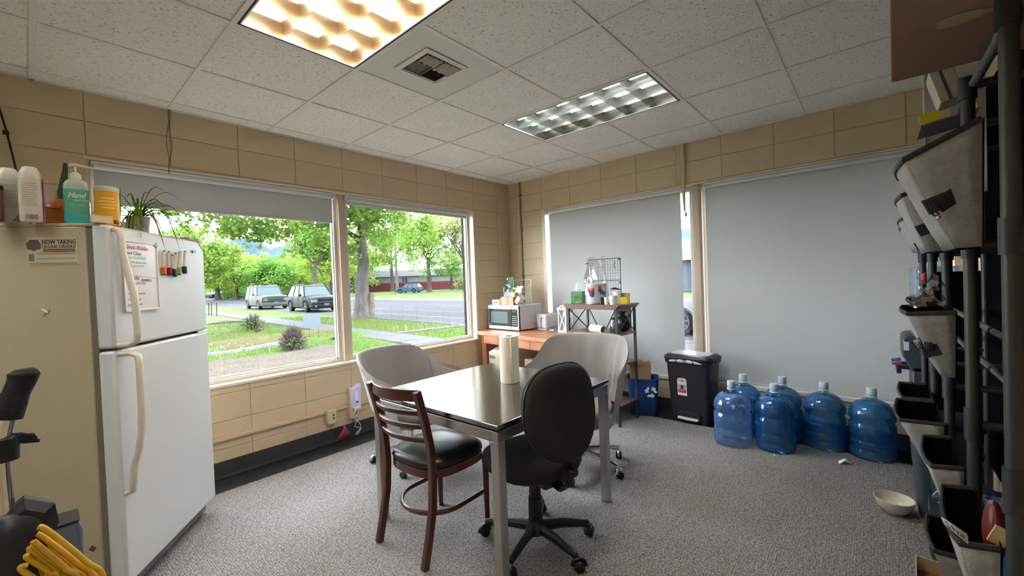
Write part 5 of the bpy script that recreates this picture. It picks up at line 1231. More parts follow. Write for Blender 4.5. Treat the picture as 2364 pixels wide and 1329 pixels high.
obj('carton_body', MB().box(0, .105, -.0, .10, -.005, .047), mat('carton_lilac', (.26, .20, .38), .4), t, bevel=.001); obj('yellow_half', MB().box(.105, .165, 0, .10, -.005, .05), mat('carton_yellow', (.50, .36, .13), .4), t, bevel=.001); obj('ring_print', MB().lathe([(.008, 0), (.012, 0)], 16, (0, 0, 0), False, Matrix.Translation((.03, -.001, .022)) @ Matrix.Rotation(PI/2, 4, 'X')), mat('print_purple', (.12, .06, .2), .5), t)
t = thing('tea_carton', 'yellow carton slumped at the right end of the wire rack', 'box', mwp(.415, .03, .045), -PI/2-.07, 'tea packets in the white wire rack'); t.rotation_euler = (0, R(42), -PI/2-.07)
obj('carton_body', MB().box(0, .05, 0, .09, -.005, .085), mat('carton_yellow2', (.46, .34, .13), .4, col2=(.52, .48, .38), nscale=18), t, bevel=.001); obj('carton_flap', MB().box(.05, .052, 0, .09, .02, .08), WHT, t)

# cardboard boxes under the side table
KB = mat('kraft_cardboard', (.46, .33, .22), .8, noise=.06, nscale=6)
q = onz(1130, 840, .40)
bx_ = thing('cardboard_box', 'tall tan cardboard box with a handwritten blue number under the side table', 'box', (-.80, -.20, 0), -PI/2-.144)
obj('box_body', MB().box(.02, .34, .10, .46, 0, .535), KB, bx_, bevel=.003)
obj('box_lid_slope', MB().add([(.02, .10, .535), (.34, .10, .535), (.34, .46, .66), (.02, .46, .66), (.02, .46, .535), (.34, .46, .535)], [(0, 1, 2, 3), (0, 3, 4), (1, 5, 2), (3, 2, 5, 4)]), mat('kraft_lid', (.62, .50, .40), .8), bx_)
fit_text('WW21454', .03, .465, .105, .038, mat('blue_marker', (.04, .10, .34), .6), bx_, .001, y=.0985, nm='handwritten_number')
obj('packing_tape', MB().box(.165, .195, .0985, .0995, .35, .535), mat('tape_tan', (.42, .30, .19), .3), bx_)
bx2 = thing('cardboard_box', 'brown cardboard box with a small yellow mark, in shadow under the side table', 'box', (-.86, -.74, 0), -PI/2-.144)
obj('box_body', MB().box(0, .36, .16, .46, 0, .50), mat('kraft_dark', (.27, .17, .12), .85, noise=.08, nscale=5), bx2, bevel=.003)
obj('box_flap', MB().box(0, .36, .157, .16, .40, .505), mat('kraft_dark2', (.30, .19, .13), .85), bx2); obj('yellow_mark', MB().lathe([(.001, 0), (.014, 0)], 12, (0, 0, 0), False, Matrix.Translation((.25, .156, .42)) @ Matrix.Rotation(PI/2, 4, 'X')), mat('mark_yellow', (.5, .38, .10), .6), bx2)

# ---------------------------------------------------------------- brown shelf unit with metal legs
SHW = mat('dark_cherry_wood', (.125, .048, .036), .42, noise=.2, nscale=6, stretch=(1, 10, 1), coat=.25); IRON = mat('dark_iron', (.025, .026, .030), .45)
shz = 1.092; sw_, sdp = .572, .354
sh = thing('shelf_unit', 'dark brown wooden shelf unit with thin black metal legs before the east blind', 'shelf', (-.71, -1.31, 0), -PI/2-.068)
obj('top_board', MB().prism([(-.02, shz), (-.02, shz-.012), (.0, shz-.026), (.010, shz-.042), (sw_-.010, shz-.042), (sw_, shz-.026), (sw_+.02, shz-.012), (sw_+.02, shz)], -.015, sdp+.01, 'y'), SHW, sh, bevel=.003)
zm = .83
obj('middle_board', MB().box(.012, sw_-.012, .0, sdp, zm-.022, zm), SHW, sh, bevel=.003); obj('lower_board', MB().box(.012, sw_-.012, 0, sdp, .53, .552), SHW, sh, bevel=.003); obj('bottom_board', MB().box(.012, sw_-.012, 0, sdp, .16, .182), SHW, sh, bevel=.003)
for a in (.012, sw_-.032):
    for b in (.004, sdp-.024): obj('leg', MB().box(a, a+.020, b, b+.020, 0, shz-.040), IRON, sh)
for b in (.010, sdp-.014):
    for (xa, xb, za, zb_) in ((.03, .15, shz-.045, zm), (sw_-.03, sw_-.15, shz-.045, zm)):
        if b > .1 or xa > .3: obj('brace', MB().tube([(xa, b, za), (xb, b, zb_)], .005, 6), IRON, sh)
for a in (.022, sw_-.022):
    obj('brace', MB().tube([(a, .02, shz-.045), (a, sdp-.02, zm)], .005, 6), IRON, sh); obj('brace', MB().tube([(a, .02, zm), (a, sdp-.02, shz-.045)], .005, 6), IRON, sh)
obj('back_panel', MB().box(.33, sw_-.06, sdp-.012, sdp-.004, zm, shz-.040), SHW, sh)
SX = Vector((math.cos(-PI/2-.068), math.sin(-PI/2-.068), 0)); SY = Vector((-SX.y, SX.x, 0)); SO = Vector((-.71, -1.31, 0)); SR = -PI/2-.068
def shp(u, v, z=shz): return SO+SX*u+SY*v+Vector((0, 0, z))
# tissue box with a tissue
t = thing('tissue_box', 'green leafy patterned tissue box with a white tissue standing up', 'tissue box', shp(.002, .09), SR+.35)
obj('box_body', MB().box(0, .115, 0, .115, 0, .118), mat('tissue_green', (.01, .15, .085), .45, col2=(.20, .34, .12), nscale=26), t, bevel=.002)
def tf(i, j): a = 2*PI*i/10; r = [.020, .030, .026, .020, .013, .005][j]*(1+.35*math.sin(3*a+j*.5)); return (.058+r*math.cos(a)*(1 if j < 5 else .4), .058+r*.5*math.sin(a), .118+.085*j/5*(1+.12*math.sin(2*a+1)))
obj('tissue', MB().grid(tf, 10, 6, cu=True), mat('tissue_white', (.74, .76, .78), .8), t, ang=60)
t = thing('red_packet', 'shiny red wrapped packet behind the green tissue box', 'packet', shp(-.012, .20), SR)
obj('packet_body', MB().ball((.02, .02, .055), .048, 7, 1, .8, 1.05), mat('packet_red', (.45, .03, .03), .25, bump=.6, bscale=30), t); obj('packet_leaf', MB().ball((-.015, .02, .012), .018, 5, 1.4, 1, .6), mat('packet_leaf_green', (.04, .15, .06), .5), t)
# paper plate pack: tub in a clear bag
t = thing('bagged_bucket', 'white tub with a red and blue label inside a knotted clear plastic bag', 'bucket', shp(.245, .175), SR)
obj('tub', MB().lathe([(.085, .0), (.092, .01), (.096, .165), (.098, .185), (.001, .187)], 36), mat('tub_white', (.74, .73, .72), .4), t)
obj('tub_lid', MB().lathe([(.001, .198), (.095, .196), (.101, .190), (.101, .178), (.098, .178)], 36), mat('tub_lid_cream', (.76, .72, .64), .4), t)
def band(a0_, a1_, z0_, z1_, m, nm, r=.0972, wav=0):
    mb = MB(); mb.grid(lambda i, j: (r*math.cos(a0_+(a1_-a0_)*i/12), r*math.sin(a0_+(a1_-a0_)*i/12), (z0_+wav*math.sin(i*.5) if j == 0 else z1_+wav*math.sin(i*.4+1))), 13, 2); return obj(nm, mb, m, t, solid=.0006)
LB = mat('label_blue', (.015, .045, .30), .4); LR = mat('label_red', (.55, .06, .025), .4)
band(R(-135), R(-70), .075, .135, LB, 'blue_label', wav=.010); band(R(-112), R(-68), .112, .155, LR, 'red_label', .0978, .006); band(R(-35), R(5), .085, .125, LB, 'blue_label', wav=.010); band(R(-45), R(-28), .115, .165, LR, 'red_label', .0978); band(R(-185), R(-165), .07, .13, LB, 'blue_label', wav=.01)
lt = text('label_text', 'DIXIE', .026, WHT, t, (0, 0, 0), (0, 0, 0)); 
bpy.data.objects.remove(lt)
lt = fit_text('Ultra', -.045, .098, .055, .020, WHT, t, .0004, .3, y=-.1, nm='label_text'); lt.location = (-.062, -.0985, .098); lt.rotation_euler = (PI/2, 0, R(-20))
BAG = glass_mat('clear_plastic_bag', (.93, .94, .96), .10)
def bagf(i, j):
    a = 2*PI*i/40; s_ = j/18
    if s_ < .5: r = .104+.008*math.sin(a*7+j)+.004*math.sin(a*13-j*2); z = .002+.42*s_
    else: k = (s_-.5)/.5; r = .104-.028*math.sin(PI*min(1, k*1.2))*0-.02*k+.010*math.sin(a*5+j*.8)+.006*math.sin(a*11+j); z = .212+k*.235+.010*math.sin(a*3+1)*k
    fx = 1 if s_ < .5 else 1-.0*k; fy = 1 if s_ < .5 else 1-.85*((s_-.5)/.5)
    return (r*math.cos(a)*fx*1.02, r*math.sin(a)*fy*1.02, z)
obj('clear_bag', MB().grid(bagf, 40, 19, cu=True), BAG, t, ang=80)
# wire grid organiser behind
gr = thing('wire_grid_rack', 'black wire grid organiser with hooks standing behind the bagged tub', 'rack', shp(.085, .285), SR)
gw, gh_ = .365, .43
for (xa, xb, za, zb_) in ((0, gw, 0, .004), (0, gw, gh_*.5, gh_*.5+.004), (0, gw, gh_-.004, gh_)): obj('frame_wire', MB().tube([(xa, 0, (za+zb_)/2), (xb, 0, (za+zb_)/2)], .0035, 6), IRON, gr)
for x_ in (0, gw): obj('frame_wire', MB().tube([(x_, 0, 0), (x_, 0, gh_)], .0035, 6), IRON, gr)
for k in range(1, 13): obj('grid_wire', MB().tube([(gw*k/13, .002, 0), (gw*k/13, .002, gh_)], .0013, 4), IRON, gr)
for k in range(1, 15): obj('grid_wire', MB().tube([(0, .002, gh_*k/15), (gw, .002, gh_*k/15)], .0013, 4), IRON, gr)
for z_ in (gh_*.47, gh_-.03):
    obj('wire_shelf', MB().tube([(0, 0, z_), (0, -.045, z_-.010), (.05, -.05, z_-.010)], .003, 6), IRON, gr)
obj('clip_bar', MB().prism([(gw-.125, gh_*.30), (gw-.002, gh_*.30), (gw, gh_*.285), (gw-.02, gh_*.31+.004), (gw-.055, gh_*.345), (gw-.075, gh_*.345), (gw-.10, gh_*.32)], -.012, -.002, 'y'), IRON, gr)
for x_, z_ in ((gw-.006, gh_-.012), (gw-.006, gh_*.5-.02), (.006, gh_*.5+.03)): obj('corner_clip', MB().cyl((x_, -.006, z_), (x_, .006, z_), .010, n=10), IRON, gr)
obj('hook', MB().tube([(gw-.05, -.004, gh_*.92), (gw-.05, -.03, gh_*.86), (gw-.05, -.03, gh_*.80), (gw-.05, -.012, gh_*.78)], .003, 6), IRON, gr)
obj('clear_bag_scrap', MB().grid(lambda i, j: (gw-.05+.012*math.sin(j*1.1+i)+.010*i, -.02-.006*math.sin(j*2), gh_*.40+.10*j/7), 3, 8), BAG, gr)
# cups and small things at the right of the shelf top
def cup(label, u, v, r0, r1, h, m, z=shz, grp=None, name='cup'):
    t = thing(name, label, 'cup', shp(u, v, z), SR, grp); obj('cup_wall', MB().lathe([(r0, 0), (r1, h), (r1+.002, h+.002), (r1-.002, h), (r0-.002, .003), (.001, .003)], 24), m, t); return t
CUPG = 'cups at the right of the shelf top'
cup('narrow black cup right of the bagged tub', .385, .05, .016, .018, .062, BLACK, grp=CUPG)
cup('narrow cream paper cup beside the black cup', .432, .05, .016, .019, .066, mat('cup_cream', (.66, .62, .54), .5), grp=CUPG)
t = cup('larger white paper cup with brown sprig print near the shelf corner', .492, .07, .030, .039, .078, mat('cup_white', (.74, .71, .68), .5), grp=CUPG)
for k in range(4): obj('sprig_print', MB().tube([(-.018+.010*k, -.0355-.001*(k % 2), .03+.008*(k % 2)), (-.012+.010*k, -.0368, .042+.004*k % 3*.004)], .0016, 4), mat('print_brown', (.25, .13, .09), .6), t)
cup('white cup stack standing behind the printed cup', .475, .17, .027, .035, .115, mat('cup_white2', (.70, .70, .70), .5), grp=CUPG)
t = thing('yellow_carton', 'open yellow carton at the right corner of the shelf top', 'box', shp(.535, .16), SR)
yw = mat('carton_bright_yellow', (.68, .50, .04), .45)
for b in ((0, .06, 0, .002), (0, .06, .09, .092), (0, .002, 0, .092), (.058, .06, 0, .092)): pass
obj('carton_body', MB().box(-.045, .045, 0, .055, 0, .060), yw, t, bevel=.001); obj('side_flap', MB().box(.043, .046, -.002, .055, .0, .095), yw, t); obj('inner_panel', MB().box(-.045, .045, .052, .056, .05, .098), mat('carton_brown_inside', (.23, .16, .04), .6), t)
# cups lying on the middle board, jars
t = thing('paper_cup_sleeve', 'white paper cup stack lying on its side on the middle shelf, open end forward', 'cup', shp(.295, .03, zm+.040), SR)
Mx = Matrix.Rotation(R(68), 4, 'X') ; Mx = Matrix.Rotation(R(-22), 4, 'Z') @ Matrix.Rotation(PI/2, 4, 'Y')
obj('cup_wall', MB().lathe([(.039, -.02), (.038, .0), (.034, .16), (.030, .16), (.034, .0), (.036, -.02)], 24, (0, 0, 0), False, Mx), mat('cup_cream2', (.66, .62, .56), .5), t)
obj('cup_bottom', MB().lathe([(.001, .01), (.035, .01)], 24, (0, 0, 0), False, Mx), mat('cup_inside', (.74, .72, .60), .6), t); obj('rim', MB().lathe([(.038, -.024), (.041, -.021), (.038, -.018)], 24, (0, 0, 0), False, Mx), WHT, t)
t = thing('napkin_stack', 'folded pale blue cloth beside the lying cups', 'cloth', shp(.235, .05, zm), SR); obj('folded_cloth', MB().box(0, .05, 0, .10, 0, .045), mat('cloth_blue', (.16, .17, .26), .9, bump=.5, bscale=30), t, bevel=.008); obj('cloth_edge', MB().box(.01, .045, -.004, .0, .005, .035), mat('cloth_pale', (.5, .5, .58), .9), t, bevel=.003)
t = thing('glass_jar', 'clear green-tinted glass jar on the right of the middle shelf', 'jar', shp(.475, .10, zm), SR); obj('jar_wall', MB().lathe([(.034, .0), (.038, .006), (.038, .085), (.028, .105), (.028, .125)], 24), glass_mat('jar_glass', (.62, .70, .70), .08), t); obj('jar_lid', MB().lathe([(.001, .142), (.031, .140), (.031, .122), (.001, .122)], 20), mat('jar_lid_black', (.03, .035, .035), .3), t)
t = thing('dark_bag', 'dark blue-black bag slumped behind the glass jar', 'bag', shp(.43, .19, zm), SR); obj('bag_body', MB().ball((.06, .04, .075), .075, 8, 1.1, .7, 1.0), mat('bag_dark', (.018, .02, .03), .35, bump=.8, bscale=15), t); obj('bag_neck', MB().lathe([(.03, .14), (.018, .16), (.035, .185)], 12, (.06, .04, 0), False), mat('bag_dark', (.018, .02, .03)), t)
# fire extinguisher-like red item on the lower board
t = thing('fire_extinguisher', 'red fire extinguisher with a yellow and white label on the lower shelf', 'fire extinguisher', shp(.50, .10, .552), SR)
obj('cylinder', MB().lathe([(.035, 0), (.042, .008), (.042, .150), (.034, .185), (.016, .20)], 24), mat('extinguisher_red', (.50, .025, .02), .3), t); obj('valve', MB().lathe([(.013, .20), (.013, .222), (.006, .226)], 12), CHROME, t); obj('lever', MB().box(-.05, .02, -.008, .008, .222, .232), BLACK, t)
obj('label', MB().grid(lambda i, j: (.0428*math.cos(R(-150+10*i)), .0428*math.sin(R(-150+10*i)), .04+.10*j), 10, 2), mat('extinguisher_label', (.62, .42, .20), .5), t)
t = thing('blue_folder', 'bright blue folder lying on the lower shelf', 'folder', shp(.33, .06, .552), SR+.2); obj('folder_cover', MB().box(0, .14, 0, .20, 0, .018), mat('folder_blue', (.03, .12, .45), .4), t, bevel=.002); obj('folder_pages', MB().box(.005, .138, .004, .196, .003, .015), WHT, t)

# ================================================================= bins
rb = thing('recycling_bin', 'dark blue recycling bin with a white recycling symbol holding a paper bag', 'bin', (-.255, -1.875, 0), R(-66))
BLU = mat('bin_blue', (.008, .045, .21), .4)
def rrect(hw, hd, r, n=5):
    out = []
    for cx, cy, a0_ in ((hw-r, hd-r, 0), (-hw+r, hd-r, PI/2), (-hw+r, -hd+r, PI), (hw-r, -hd+r, 3*PI/2)):
        for k in range(n+1): a = a0_+PI/2*k/n; out.append((cx+r*math.cos(a), cy+r*math.sin(a)))
    return out
def tub(levels, open_=True, th_=.003):
    """levels: (half width, half depth, corner radius, z)"""
    mb = MB(); L_ = [[(x, y, z) for x, y in rrect(a, b, r)] for a, b, r, z in levels]; n = len(L_[0])
    mb.grid(lambda i, j: L_[j][i], n, len(L_), cu=True); mb.add(L_[0], [tuple(range(n))[::-1]])
    if open_:
        I_ = [[(x, y, z) for x, y in rrect(a-th_, b-th_, r, )] for a, b, r, z in [(l[0], l[1], l[2], l[3]+(0.004 if k == 0 else 0)) for k, l in enumerate(levels)]]
        mb.grid(lambda i, j: I_[len(levels)-1-j][i], n, len(levels), cu=True); mb.add(I_[0], [tuple(range(n))])
        mb.grid(lambda i, j: (L_[-1] if j == 0 else I_[-1])[i], n, 2, cu=True)
    else: mb.add(L_[-1], [tuple(range(n))])
    return mb
obj('bin_wall', tub([(.115, .085, .04, 0), (.122, .092, .042, .02), (.145, .115, .045, .345), (.152, .122, .047, .348), (.152, .122, .047, .362)]), BLU, rb)
# recycling symbol: three folded arrows on the right-hand face
rs = MB()
for k in range(3):
    M_ = Matrix.Rotation(2*PI*k/3, 4, 'Z'); pts = [(-.021, -.016), (.004, -.016), (.004, -.024), (.021, -.009), (.004, .006), (.004, -.003), (-.013, -.003)]
    rs.prism([(M_ @ Vector((x, y-.012, 0))).to_2d() for x, y in pts], 0, .0008)
ro = obj('recycling_symbol', rs, mat('symbol_white', (.70, .72, .76), .5), rb)
ro.matrix_basis = Matrix.Translation((.07, -.1105, .24)) @ Matrix.Rotation(R(94), 4, 'X') @ Matrix.Scale(1.7, 4)
pbg = thing('paper_bag', 'open crumpled brown paper bag standing in the blue recycling bin', 'bag', (-.285, -1.865, .20), R(-60))
def pf(i, j):
    c = rrect(.095, .062, .006, 2); x, y = c[i]; z = .0+.30*j/8; k = 1+.03*math.sin(j*1.9+i)+.02*math.sin(i*2.3); return (x*k, y*k, z+(.018*math.sin(i*1.3)+.012*math.sin(i*2.9) if j == 8 else 0))
obj('bag_wall', MB().grid(pf, 12, 9, cu=True), mat('kraft_paper', (.40, .235, .12), .8, bump=.5, bscale=20), pbg, ang=20, solid=.0015); obj('bag_bottom', MB().box(-.09, .09, -.057, .057, .0, .003), KB, pbg)
obj('folded_flap', MB().add([(-.09, -.06, .27), (.03, -.072, .285), (.02, -.05, .335), (-.06, -.04, .345), (-.09, -.05, .315)], [(0, 1, 2, 3, 4)]), bpy.data.materials['kraft_paper'], pbg, solid=.002)
# black step bin
tb = thing('step_bin', 'tall black pedal bin with a grey lid and a product sticker before the east window', 'bin', (-.175, -2.325, 0), R(-90)+R(-4))
BB = mat('bin_black', (.014, .013, .018), .42, bump=.08, bscale=200)
obj('bin_wall', tub([(.165, .105, .04, 0), (.17, .11, .04, .02), (.195, .140, .045, .52), (.198, .143, .045, .545)]), BB, tb)
obj('rim', tub([(.202, .147, .05, .530), (.210, .156, .052, .545), (.210, .156, .052, .562), (.202, .147, .05, .566)]), BB, tb)
lm = MB(); LL = [(.210, .157, .05, .566), (.216, .162, .055, .575), (.214, .160, .055, .592), (.195, .140, .05, .608), (.10, .06, .04, .614)]
L_ = [[(x, y, z+.004*(-y/.16)) for x, y in rrect(a, b, r)] for a, b, r, z in LL]; lm.grid(lambda i, j: L_[j][i], 24, 5, cu=True); lm.add(L_[-1], [tuple(range(24))]); lm.add(L_[0], [tuple(range(24))[::-1]])
obj('lid', lm, BB, tb, ang=50)
obj('lid_inset', MB().prism([(x, y) for x, y in rrect(.175, .105, .05)], .609, .618), mat('lid_grey', (.34, .38, .43), .3), tb, bevel=.003)
obj('bin_liner', MB().grid(lambda i, j: (-.15+.30*i/14, -.158-.004*math.sin(i*1.7), .548+(.004+.030*math.sin(PI*(14-i)/16))*j), 15, 2), mat('liner_white', (.62, .58, .62), .5), tb, solid=.001)
obj('red_tie', MB().ball((.0, -.163, .553), .011, 5, 1.6, .4, .7), mat('tie_red', (.40, .02, .03), .4), tb)
obj('pedal_recess', MB().prism([(-.105, .03), (.105, .03), (.105, .075), (.085, .10), (-.085, .10), (-.105, .075)], -.1262, -.112, 'y'), mat('recess_black', (.004, .004, .005), .6), tb, bevel=.004)
obj('pedal', MB().prism([(-.095, -.120), (.095, -.120), (.090, -.150), (.0, -.162), (-.090, -.150)], .034, .052), mat('pedal_cream', (.58, .56, .50), .35), tb, bevel=.004)
def facep(z): return -.142-(z-.52)*-.06*-1
stk = obj('product_sticker', MB().prism([(-.042, .245), (.042, .245), (.042, .375), (.040, .392), (.030, .402), (0, .405), (-.030, .402), (-.040, .392), (-.042, .375)], -.0008, 0, 'y'), mat('sticker_white', (.72, .72, .72), .4), tb)
stk.matrix_basis = Matrix.Translation((-.048, -.1115, 0)) @ Matrix.Rotation(R(3.43), 4, 'X')
def on_stk(nm, mb, m): o = obj(nm, mb, m, stk); return o
on_stk('sticker_oval', MB().prism([(.029*math.cos(a), .380+.009*math.sin(a)) for a in [2*PI*k/20 for k in range(20)]], -.0014, -.0008, 'y'), mat('sticker_red', (.52, .02, .03), .5))
on_stk('sticker_line', MB().tube([(-.040, -.001, .362), (-.02, -.001, .355), (0, -.001, .352), (.02, -.001, .355), (.040, -.001, .362)], .0010, 4), mat('sticker_grey', (.3, .3, .3), .5))
on_stk('sticker_red_band', MB().box(-.036, .036, -.0014, -.0008, .270, .300), bpy.data.materials['sticker_red'])
on_stk('sticker_photo', MB().box(-.036, .036, -.0013, -.0008, .300, .345), mat('sticker_photo', (.36, .35, .36), .5, noise=.3, nscale=60))
on_stk('sticker_bin_print', MB().prism([(-.012, .302), (.010, .302), (.013, .338), (-.015, .338)], -.0018, -.0013, 'y'), mat('bin_print_brown', (.035, .022, .018), .5))
fit_text('Rubbermaid', -.022, .3775, .044, .007, WHT, stk, .0001, y=-.0016, nm='sticker_text'); fit_text('STEP-ON', -.018, .288, .036, .006, WHT, stk, .0001, y=-.0016, nm='sticker_text')

# ================================================================= water bottles
SHELL = glass_mat('bottle_blue_shell', (.80, .91, .99), .05); SHELL2 = glass_mat('empty_bottle_shell', (.76, .86, .98), .08); WATER = glass_mat('bottle_water', (.58, .86, 1.0), .03)
FROST = mat('bottle_haze', (.05, .31, .80), .3, alpha=.36, spec=.3); FROST2 = mat('empty_bottle_haze', (.22, .42, .74), .3, alpha=.40, spec=.3); CAPM = mat('bottle_cap_pale', (.48, .58, .66), .45)
def wbottle(label, x, y, rz, full=True, handle=False, grp='five-gallon water bottles along the east wall', name='water_bottle'):
    t = thing(name, label, 'water bottle', (x, y, 0), rz, grp)
    r = .133; pr_ = [(.10, .004), (.122, .0), (r*.985, .012), (r, .03), (r, .055), (r*.955, .064), (r*.955, .074), (r, .083), (r, .120), (r*.965, .127), (r*.965, .137), (r, .145), (r, .235), (r*.93, .246), (r*.93, .262), (r, .274), (r, .300), (r*.985, .318), (r*.90, .345), (.095, .378), (.062, .398), (.036, .410), (.027, .420), (.0255, .455)]
    obj('shell', MB().lathe([(.001, .012)]+pr_, 40, cap=False), SHELL if full else SHELL2, t, ang=50)
    obj('haze_skin', MB().lathe([(a*.992, b+.001) for a, b in pr_[2:-3]], 40, cap=False), FROST if full else FROST2, t, ang=50)
    if full: obj('water', MB().lathe([(.001, .014)]+[(a-.004, max(b, .016)) for a, b in pr_[1:20]]+[(.001, .398)], 40, cap=False), WATER, t, ang=50)
    obj('neck_ring', MB().lathe([(.027, .420), (.033, .424), (.033, .430), (.027, .433)], 24, cap=False), mat('neck_ring_pale', (.45, .68, .72), .2), t)  # pale blue-green ring colour
    obj('bottle_cap', MB().lathe([(.028, .437), (.0295, .440), (.0295, .484), (.027, .489), (.001, .490)], 24), CAPM, t)
    if handle: obj('grip_handle', MB().tube([(-.128, -.02, .262), (-.150, -.02, .25), (-.156, -.02, .20), (-.150, -.02, .145), (-.128, -.02, .13)], .013, 10), mat('handle_blue', (.14, .30, .50), .2), t)
    else:
        lb = MB(); n = 10; lb.grid(lambda i, j: ((r+.0006)*math.cos(R(-40+4.2*i)), (r+.0006)*math.sin(R(-40+4.2*i)), .185+.02*j+.004*math.sin(i*2)), n, 2); obj('blue_print', lb, mat('bottle_print_blue', (.02, .08, .42), .5), t)
    return t
wbottle('pale empty blue bottle with a handle, front row, leftmost', -.545, -2.735, R(160), False, True)
wbottle('dark blue full bottle in front, second from the left in the front row', -.480, -3.015, R(150))
wbottle('full bottle at the wall behind the gap between the black bin and the pale bottle', -.262, -2.757, R(120))
wbottle('full bottle at the wall half hidden behind the dark blue front one', -.205, -3.028, R(140))
wbottle('full bottle standing alone, second from the right end of the row', -.235, -3.30, R(180))
wbottle('full bottle with blue lettering at the right end of the row, next to the dispenser', -.262, -3.575, R(236))
bpy.context.view_layer.update()

# ---------------------------------------------------------------- water dispenser
wd = thing('water_dispenser', 'charcoal water dispenser with an upturned blue bottle and red tap in the corner', 'water dispenser', (-.47, -3.745, 0), 0)
# local: X east, -Y back (south); front faces +Y
DM = mat('dispenser_charcoal', (.038, .046, .058), .4); 
obj('lower_body', MB().box(0, .30, -.32, -.03, .02, .70), DM, wd, bevel=.012); obj('upper_body', MB().prism([(-.03, .66), (0.0, .74), (.012, .76), (.012, .875), (-.01, .895), (-.32, .895), (-.32, .66)], 0, .30, 'x'), DM, wd, bevel=.010)
obj('bottle_collar', MB().lathe([(.135, .893), (.125, .912), (.075, .920), (.06, .905)], 32, (.15, -.165, 0), False), mat('collar_grey', (.07, .085, .10), .4), wd)
obj('drip_tray', MB().box(.05, .25, -.035, .02, .36, .375), DM, wd, bevel=.004)
for x_, m in ((.06, mat('tap_red', (.50, .02, .05), .35)), (.20, mat('tap_blue', (.02, .10, .45), .35))):
    tp_ = obj('tap_body', MB().box(x_, x_+.035, -.03, .035, .665, .69).box(x_+.004, x_+.031, .015, .04, .635, .67), mat('tap_dark', (.015, .015, .03), .3), wd, bevel=.003); obj('tap_lever', MB().box(x_+.002, x_+.033, .012, .062, .694, .712, Matrix.Translation((0, .03, .70)) @ Matrix.Rotation(R(-14), 4, 'X') @ Matrix.Translation((0, -.03, -.70))), m, tp_, bevel=.004)
obj('front_label', MB().box(-.001, .0, -.02, .005, .80, .855), mat('dispenser_label', (.55, .62, .70), .5), wd)
obj('foot_base', MB().box(.01, .29, -.31, -.035, 0, .02), BLACK, wd)
ub = thing('water_bottle', 'upturned pale blue water bottle on top of the charcoal dispenser', 'water bottle', (-.32, -3.91, 1.335), 0)
pr_ = [(.001, 0), (.10, -.003), (.126, -.008), (.132, -.025), (.132, -.07), (.125, -.078), (.125, -.09), (.132, -.10), (.132, -.20), (.125, -.21), (.125, -.225), (.132, -.235), (.132, -.30), (.118, -.335), (.08, -.375), (.035, -.40), (.028, -.43)]
obj('shell', MB().lathe(pr_, 40, cap=False), SHELL2, ub, ang=50); obj('haze_skin', MB().lathe([(a*.99, b) for a, b in pr_[1:-1]], 40, cap=False), mat('bottle_haze_pale', (.30, .50, .62), .3, alpha=.45), ub, ang=50)
obj('water', MB().lathe([(.001, -.225)]+[(.128, -.226)]+[(a-.004, b) for a, b in pr_[11:]], 40, cap=False), WATER, ub, ang=50)

# ---------------------------------------------------------------- small things on the floor and walls
q = onz(2070, 1180, 0); bw_ = thing('bowl', 'cream ceramic bowl on the carpet beside the storage rack', 'bowl', (-1.10, -3.665, 0))
CER = mat('cream_ceramic', (.66, .62, .50), .25)
obj('bowl_wall', MB().lathe([(.001, .004), (.034, .004), (.034, .0), (.038, .0), (.038, .006), (.060, .018), (.078, .045), (.086, .078), (.083, .079), (.074, .048), (.056, .022), (.001, .010)], 40), CER, bw_, ang=50); obj('bowl_rim', MB().tube([(.0845*math.cos(2*PI*k/40), .0845*math.sin(2*PI*k/40), .078) for k in range(40)], .0022, 6, closed=True), CER, bw_)
q = onz(1953, 1072, 0)
o = obj('paper_scrap', MB().add([(-.045, -.0, .002), (-.01, -.01, .03), (.03, .0, .002), (.055, .01, .006), (.0, .045, .004), (-.03, .03, .012), (.01, .02, .034)], [(0, 1, 5), (1, 6, 5), (1, 2, 6), (2, 3, 4), (2, 4, 6), (4, 5, 6)]), mat('scrap_white', (.76, .76, .74), .8), loc=(float(q[0]), float(q[1]), .001), solid=.001); o.rotation_euler = (0, 0, R(-55)); tag(o, 'crumpled white paper scrap on the carpet in front of the water bottles', 'paper scrap')
for lab, px, py, s_, seed in (('tiny white paper fleck on the carpet before the front bottles', 1788, 1051, .012, 2), ('tiny white paper fleck by the blue bin', 1525, 972, .009, 3)):
    q = onz(px, py, 0); o = obj('paper_fleck', MB().add([(-s_, 0, .001), (0, -s_*.6, .002), (s_*1.3, 0, .001), (0, s_*.6, .004)], [(0, 1, 2, 3)]), bpy.data.materials['scrap_white'], loc=(float(q[0]), float(q[1]), .0006), solid=.0008); tag(o, lab, 'paper scrap')
# surface raceway and outlets on the north wall
RC = mat('raceway_beige', (.60, .45, .31), .45)
rz_ = struct(obj('trim_9', MB().box(-3.9, -2.515, -.024, 0, .262, .286).box(-2.428, -2.315, -.024, 0, .262, .286).box(-2.204, -1.2, -.024, 0, .262, .286), RC, bevel=.004))
def outlet(label, x0, x1, z0, z1, m, holes):
    t = thing('outlet_box', label, 'outlet', ((x0+x1)/2, 0, (z0+z1)/2), 0, 'surface outlet boxes on the north wall'); w2, h2 = (x1-x0)/2, (z1-z0)/2
    obj('box_body', MB().box(-w2, w2, -.045, 0, -h2, h2), m, t, bevel=.004); pl = obj('cover_plate', MB().box(-w2*.9, w2*.9, -.049, -.044, -h2*.92, h2*.92), m, t, bevel=.002)
    for hz in holes: obj('socket_hole', MB().cyl((w2*.25, -.0495, hz), (w2*.25, -.051, hz), .008, n=10), mat('socket_brown', (.08, .05, .03), .6), pl)
    return t
